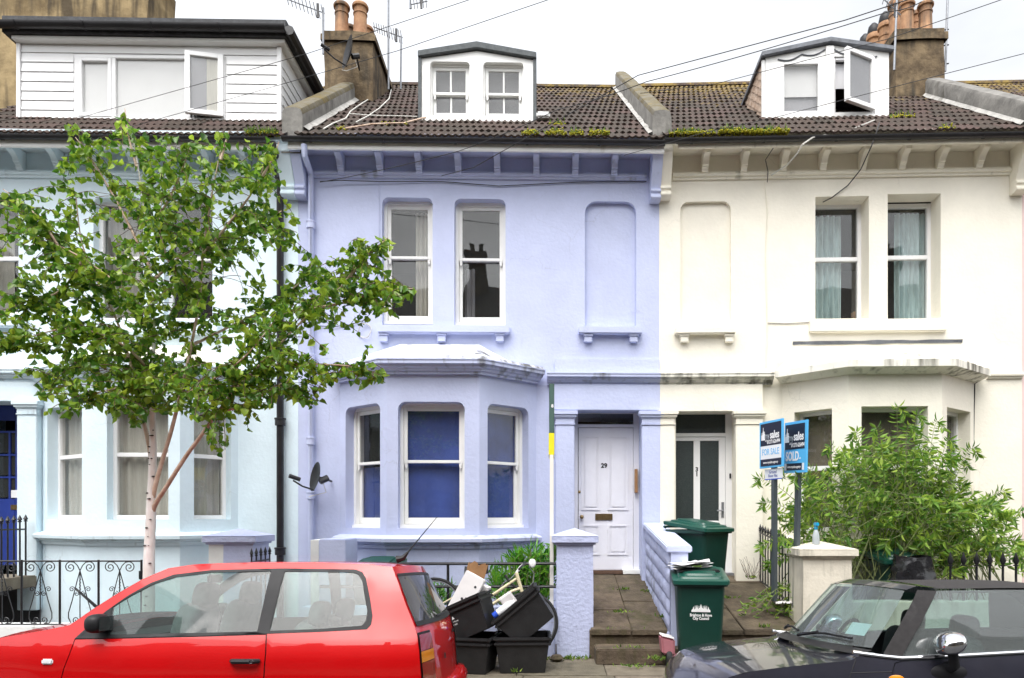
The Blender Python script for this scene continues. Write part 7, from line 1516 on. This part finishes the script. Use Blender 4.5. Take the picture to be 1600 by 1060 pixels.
HD_, AD, RD, ED = dense(H), dense(A), dense(Rl), dense(Re)
MB().grid(across(HD_, yfun, bow=lambda u: -.05 - .10 * u, crown=lambda u: .035), 24, 16).build('bonnet', 'car_red', red, angle=50)
MB().grid(across(AD, lambda x, z: yfun(x, z) - .0, bow=lambda u: -.05 - .02 * u, crown=lambda u: .035 - .02 * u), 16, 16).build('windscreen', 'car_glass', red, angle=60)
MB().grid(across(RD, yfun, bow=lambda u: -.07 * max(0, 1 - 3 * u) + .05 * max(0, 3 * u - 2), crown=lambda u: .015), 24, 16).build('roof', 'car_red', red, angle=60)
MB().grid(across(ED, yfun, bow=lambda u: .05 + .03 * u, crown=lambda u: .015 * (1 - min(1, 5 * u))), 32, 18).build('tailgate', 'car_red', red, angle=60)
def rear_patch(z0, z1, t0, t1, off, n=8, tz=0.0):
    def fn(u, v):
        z = lerp(z0, z1, u); k = 0
        for i in range(len(Re) - 1):
            if Re[i][1] >= z >= Re[i + 1][1]: f = (Re[i][1] - z) / (Re[i][1] - Re[i + 1][1]); x = lerp(Re[i][0], Re[i + 1][0], f); k = (i + f) / (len(Re) - 1); break
        else: x = Re[0][0] if z > Re[0][1] else Re[-1][0]
        t = lerp(t0, t1, v); return (x + (.05 + .03 * k) * (1 - t * t) + off, t * (yfun(x, z) + .003), z + .015 * (1 - min(1, 5 * k)) * (1 - t * t))
    return MB().grid(fn, n, n)
zg1, zg0 = RC.side(617, 898)[1], RC.side(648, 978)[1]
rg = rear_patch(zg0, zg1, -.965, .965, .006, 12).build('rear_window', 'rear_glass', red, angle=60)
rear_patch(zg0 - .005, zg0 + .025, -.965, .965, .009, 8).build('rear_seal', 'trim_black', red, angle=60)
rear_patch(zg1 - .012, zg1 + .006, -.965, .965, .009, 8).build('rear_seal', 'trim_black', red, angle=60)
zt0, zt1, zt2, zt3 = RC.side(652, 990)[1], RC.side(655, 1018)[1], RC.side(656, 1036)[1], .42
for s_ in (-1, 1):
    for (a, b, mm) in ((zt1, zt0 - .01, 'lamp_red'), (zt2, zt1 - .004, 'lamp_amber'), (zt3, zt2 - .004, 'lamp_red')):
        rear_patch(a, b, s_ * .995, s_ * .68, .014, 6).build('tail_lamp', mm, red, angle=60)
    rear_patch(zt3 - .015, zt0 + .004, s_ * .999, s_ * .66, .006, 6).build('lamp_gasket', 'trim_black', red, angle=60)
rear_patch(zg0 + .03, zg0 + .045, -.25, .55, .02, 4).build('wiper', 'trim_black', red)
rear_patch(.66, .70, -.36, -.30, .016, 3).build('tailgate_lock', 'trim_black', red); rear_patch(.80, .83, .30, .52, .012, 3).build('badge', 'chrome', red)
bz = RC.mid(712, 1030, 0)[2]
mb = MB(); bp_ = [(-1.05, .79), (-.90, .80), (-.80, .74), (-.735, .60), (-.71, .34), (-.705, 0)]; path2 = bp_ + [(x, -y) for x, y in reversed(bp_[:-1])]
prof = [(0, .12), (.015, .30), (.012, .43), (-.02, .485), (-.08, .50)]
mb.grid(lambda u, v: (lambda k, i, f, a, b: (lerp(path2[i][0], path2[i + 1][0], f) + piece(v, [(0, -.03), (.3, .0), (.7, .0), (.9, -.03), (1, -.14)]), lerp(path2[i][1], path2[i + 1][1], f) * piece(v, [(0, .95), (.3, 1.02), (.7, 1.02), (.9, .98), (1, .80)]), piece(v, [(0, .14), (.3, .28), (.7, .45), (.9, .50), (1, .515)])))(u * (len(path2) - 1), min(int(u * (len(path2) - 1)), len(path2) - 2), u * (len(path2) - 1) - min(int(u * (len(path2) - 1)), len(path2) - 2), 0, 0), 40, 10)
mb.build('bumper', 'car_red', red, angle=70)
ab = RC.mid(630, 872, 0); at_ = RC.mid(683, 808, -.02); MB().tube([ab, tuple(Vector(ab).lerp(Vector(at_), .1)), at_], [.016, .006, .0025], 6).build('antenna', 'trim_black', red); MB().tube([tuple(Vector(ab) + Vector((-.05, 0, -.012))), ab, tuple(Vector(ab).lerp(Vector(at_), .16))], [.03, .022, .006], 8).build('antenna_base', 'trim_black', red)
zt_s = RC.side(300, 994)[1]
MB().hexa([(-3.0, -.74, .12), (-.85, -.70, .12), (-.85, .70, .12), (-3.0, .74, .12), (-3.0, -.72, zt_s - .30), (-.85, -.66, zt_s - .30), (-.85, .66, zt_s - .30), (-3.0, .72, zt_s - .30)]).build('cabin_floor', 'seat_dark', red, False)
sx = RC.mid(317, 937, -.35)[0] - .32
for y in (-.36, .36): seat(red, sx, y, 'seat_grey', zt_s - .32, .58)
seat(red, sx + .80, 0, 'seat_grey', zt_s - .30, .42, 1.1, 'rear_seat')
MB().hexa([(A[0][0] + .02, -.70, zt_s - .3), (A[0][0] + .50, -.70, zt_s - .3), (A[0][0] + .50, .70, zt_s - .3), (A[0][0] + .02, .70, zt_s - .3), (A[0][0] + .05, -.70, zt_s - .01), (A[0][0] + .42, -.70, zt_s - .02), (A[0][0] + .42, .70, zt_s - .02), (A[0][0] + .05, .70, zt_s - .01)]).build('dashboard', 'trim_black', red, bevel=.03)
steering(red, A[0][0] + .62, .36, zt_s - .02); MB().box(A[-1][0] + .02, A[-1][0] + .05, -.10, .10, Rl[0][1] - .11, Rl[0][1] - .045).build('rear_mirror', 'trim_black', red, bevel=.01)

# --- dark convertible
mw_ = lambda z: piece(z, [(0, .70), (.2, .80), (.45, .850), (.58, .842), (.68, .822), (.78, .795), (.86, .772), (.95, .745), (1.1, .69), (1.22, .62), (1.3, .55)])
mp_ = lambda x: piece(x, [(.66, .66), (.8, .80), (1.0, .91), (1.3, .98), (1.6, 1.0), (3.6, 1.0), (4.2, .92), (4.45, .75)])
MC = Car(5.07, ZR, R(-4.8), mw_, mp_)
mini = thing('convertible_car', 'dark navy soft-top small car with chrome mirror parked in the right foreground', 'car', tuple(MC.C)); mini.rotation_euler = (R(-4.8), 0, 0)
bel = MC.S([(1378, 1026), (1408, 1029), (1500, 1025), (1600, 1019.5)]); zbl = bel[1][1]
xr_ = 4.42
belt = bel + [(3.6, bel[-1][1] + .02), (4.1, bel[-1][1] + .02), (4.35, bel[-1][1] - .03), (xr_, bel[-1][1] - .2)]
bonn = MC.S([(1345, 1023), (1330, 1032), (1260, 1039), (1184, 1048), (1150, 1055), (1122, 1068), (1102, 1090), (1090, 1125)])
outer = list(reversed(bonn)) + belt + [(xr_, .22)]
mxa, mxb = 1.42, 3.86
outer += list(reversed(arch(mxb))) + [(2.6, .15)] + list(reversed(arch(mxa))) + [(bonn[-1][0] + .03, .2)]
dr_f = MC.S([(1408, 1030), (1398, 1036), (1394, 1050), (1393, 1100)]); dx1 = 3.25
door = dr_f[:1] + [bel[2], bel[3], (dx1, bel[3][1] + .01)] + [(dx1, .26), (dr_f[-1][0] + .05, .26)] + list(reversed(dr_f[1:]))
door_h = door[:]
soft_line = MC.S([(1462, 924.5), (1500, 923), (1560, 922), (1600, 922)]); zrl = soft_line[-1][1]
for sg in (-1, 1):
    dh = [(p[0], p[1] - (.002 if i in (0, 1, 2, 3) else 0)) for i, p in enumerate(door_h)]
    skin_side(MC, outer, [[(p[0], p[1] + (-.012 if i < 4 else 0)) for i, p in enumerate(door_h)]], sg).build('side_panel', 'car_navy', mini, angle=60)
    skin_side(MC, grow([(p[0], p[1] + (-.012 if i < 4 else 0)) for i, p in enumerate(door_h)], -.004), [], sg, off=.001).build('door', 'car_navy', mini, angle=60)
    P = [(x, sg * (MC.y(x, z) + .004), z + .004) for x, z in dense(MC.S([(1332, 1020), (1378, 1026)]) + belt[1:-1])]
    MB().tube(P, .013, 8).build('belt_trim', 'chrome', mini)
    a0, a1, b0, b1 = MC.S([(1378, 1025), (1433, 922), (1463, 923.5), (1408, 1028)])
    skin_side(MC, [a0, b1, b0, a1], [], sg, off=.002).build('windscreen_pillar', 'soft_top', mini, angle=60)
    gp = [b1, b0] + soft_line[1:] + [(3.72, zrl - .03), (3.78, belt[4][1] + .01), belt[3], belt[2]]
    skin_side(MC, gp, [], sg, .15, -.01).build('side_window', 'cabin_glass', mini, angle=60)
    # soft top side behind the door glass
    skin_side(MC, [(3.72, zrl - .03), (3.95, zrl - .08), (4.25, belt[5][1]), (3.78, belt[4][1] + .0)], [], sg).build('soft_top_side', 'soft_top', mini, angle=60)
    skin_side(MC, outer, [], sg, .12, -.03).build('interior_trim', 'seat_dark', mini, angle=60)
    for x in (mxa, mxb): wheel(mini, x, sg * .72, .29, sg)
    mx, mz = MC.side(1478, 1002); my = sg * (MC.y(mx, mz) + .13)
    def mir(u, v):
        th, ph = 2 * math.pi * u, math.pi * v; c, s_ = math.cos(th), math.sin(th); k = math.sin(ph) ** .55
        return (mx - .05 - .075 * math.cos(ph) + .02 * s_ * k, my + .105 * c * k, mz + .075 * s_ * k + .016 * c * k * 0)
    mr = MB().grid(mir, 24, 12).build('door_mirror', 'chrome', mini, weld=True, angle=80)
    yb = sg * MC.y(mx, zbl - .05)
    MB().tube([(mx - .02, yb * .98, zbl - .06), (mx - .02, yb + sg * .07, zbl - .03), (mx - .035, my, mz - .05)], [.045, .034, .03], 10).build('mirror_stalk', 'trim_black', mr)
    MB().lathe([(.10, -.004), (.10, .012), (.06, .03), (.001, .034)], (mx - .02, yb, zbl - .085), 20, fn=lambda a, b, c: (a * 1.15, c * sg, b * .55)).build('mirror_foot', 'trim_black', mr)
    hc = Vector(MC.mid(1166, 1066, -.60) if sg < 0 else MC.mid(1098, 1046, .60))
    def lamp(u, v, k=1.0):
        th, ph = 2 * math.pi * u, math.pi * v; q = Vector((.075 * math.cos(ph), .115 * math.sin(ph) * math.cos(th), .125 * math.sin(ph) * math.sin(th))) * k
        q = Matrix.Rotation(R(38), 3, 'Y') @ q; q = Matrix.Rotation(R(14) * sg, 3, 'Z') @ q; return tuple(hc + q)
    hd = MB().grid(lamp, 24, 12).build('headlamp', 'lamp_clear', mini, weld=True, angle=80)
    rg_ = [lamp(k / 28, .5, 1.03) for k in range(29)]; MB().tube(rg_, .010, 6, caps=False).build('headlamp_ring', 'chrome', hd)
    for L_ in (MC.S([(1338, 1030), (1334, 1040), (1327, 1060), (1322, 1080)]), MC.S([(1330, 1052), (1360, 1051), (1393, 1050)])):
        MB().tube([(x, sg * (MC.y(x, z) - .001), z) for x, z in L_], .0035, 5).build('shut_line', 'trim_black', mini)
    ir = MC.side(1400, 1061); MB().lathe([(.045, -.002), (.05, .006), (.03, .012), (.001, .013)], (ir[0], sg * MC.y(*ir), ir[1]), 18, fn=lambda a, b, c: (a, c * sg, b * .5)).build('side_indicator', 'lamp_amber', mini)
yM = lambda x, z: MC.y(x, z)
Bn = dense(bonn); k0 = MC.S([(1360, 1020)])
MB().grid(across([(p.x, p.y) for p in spline([(*q, 0) for q in [MC.side(1362, 1022)] + bonn], 5)], yM, bow=lambda u: -.02 - .045 * u, crown=lambda u: .035 * (1 - .3 * u)), 28, 18).build('bonnet', 'car_navy', mini, angle=50)
# bonnet shut line and scuttle
ws0, ws1 = MC.side(1368, 1014), MC.side(1420, 922)
scr = dense([ws0, tuple(Vector(ws0).lerp(Vector(ws1), .5)), ws1])
yS = lambda x, z: MC.y(x, z) - .05
MB().grid(across(scr, yS, bow=lambda u: -.20 + .03 * u, crown=lambda u: .0 + .03 * u), 14, 18).build('windscreen', 'cabin_glass', mini, angle=60)
hdr = [ws1, MC.side(1434, 914), MC.side(1466, 912)]
MB().grid(across(dense([ws1, MC.side(1436, 916), MC.side(1466, 919)]), lambda x, z: MC.y(x, z) - .03, bow=lambda u: -.17 + .05 * u, crown=lambda u: .035 + .015 * u), 10, 18).build('windscreen_header', 'car_navy', mini, angle=60)
MB().grid(across(dense([MC.side(1462, 920)] + [(p[0], p[1] + .012) for p in soft_line[1:]] + [(3.35, zrl + .005), (3.9, zrl - .07), (4.25, belt[5][1])]), lambda x, z: MC.y(x, z) - .012, bow=lambda u: -.12 * max(0, 1 - 4 * u), crown=lambda u: .050), 34, 18).build('soft_top', 'soft_top', mini, angle=60)
sc = MB().grid(across(dense([MC.side(1345, 1024), MC.side(1366, 1017)]), lambda x, z: MC.y(x, z) - .03, bow=lambda u: -.20, crown=lambda u: .02), 4, 14).build('scuttle', 'trim_black', mini)
def ws_pt(u, t, off=.012): p = across(scr, yS, bow=lambda u: -.20 + .03 * u, crown=lambda u: .03 * u)(u, (t + 1) / 2); return (p[0] - off, p[1], p[2] + off)
for (t0, t1) in ((-.10, -.82), (.75, .05)):
    w_ = MB().tube([ws_pt(.04, t0, .02), ws_pt(.10, (t0 + t1) / 2, .02), ws_pt(.07, t1, .02)], .008, 6).tube([ws_pt(-.02, t0 + .02, .03), ws_pt(.07, (t0 + t1) / 2 + .05, .035)], .012, 6).build('wiper', 'trim_black', mini)
c_ = [ws_pt(a, b, -.012) for a, b in ((.20, -.62), (.20, -.84), (.40, -.84), (.40, -.62))]; MB().add(c_, [(0, 1, 2, 3)]).build('parking_permit', 'sign_white', mini, False)
cy_ = [ws_pt(.16 + .14 * math.sin(2 * math.pi * k / 20), .40 + .13 * math.cos(2 * math.pi * k / 20), -.03) for k in range(20)]
steering(mini, ws0[0] + .30, .36, zbl - .0, 'trim_black')
MB().hexa([(ws0[0] - .12, -.66, zbl - .3), (ws0[0] + .22, -.66, zbl - .3), (ws0[0] + .22, .66, zbl - .3), (ws0[0] - .12, .66, zbl - .3), (ws0[0] - .12, -.60, zbl - .09), (ws0[0] + .10, -.60, zbl - .09), (ws0[0] + .10, .60, zbl - .09), (ws0[0] - .12, .60, zbl - .09)]).build('dashboard', 'trim_black', mini, bevel=.03)
MB().hexa([(1.7, -.76, .12), (4.2, -.74, .12), (4.2, .74, .12), (1.7, .76, .12), (1.7, -.74, zbl - .32), (4.2, -.70, zbl - .32), (4.2, .70, zbl - .32), (1.7, .74, zbl - .32)]).build('cabin_floor', 'seat_dark', mini, False)
sx = MC.mid(1530, 960, -.35)[0] - .33
sx = MC.mid(1500, 945, -.33)[0] - .33
for y in (-.33, .36): seat(mini, sx, y, 'seat_dark', zbl - .30, .46, .50)
MB().box(1.55, 4.3, -.70, .70, .10, .14).build('underbody', 'trim_black', mini, False)
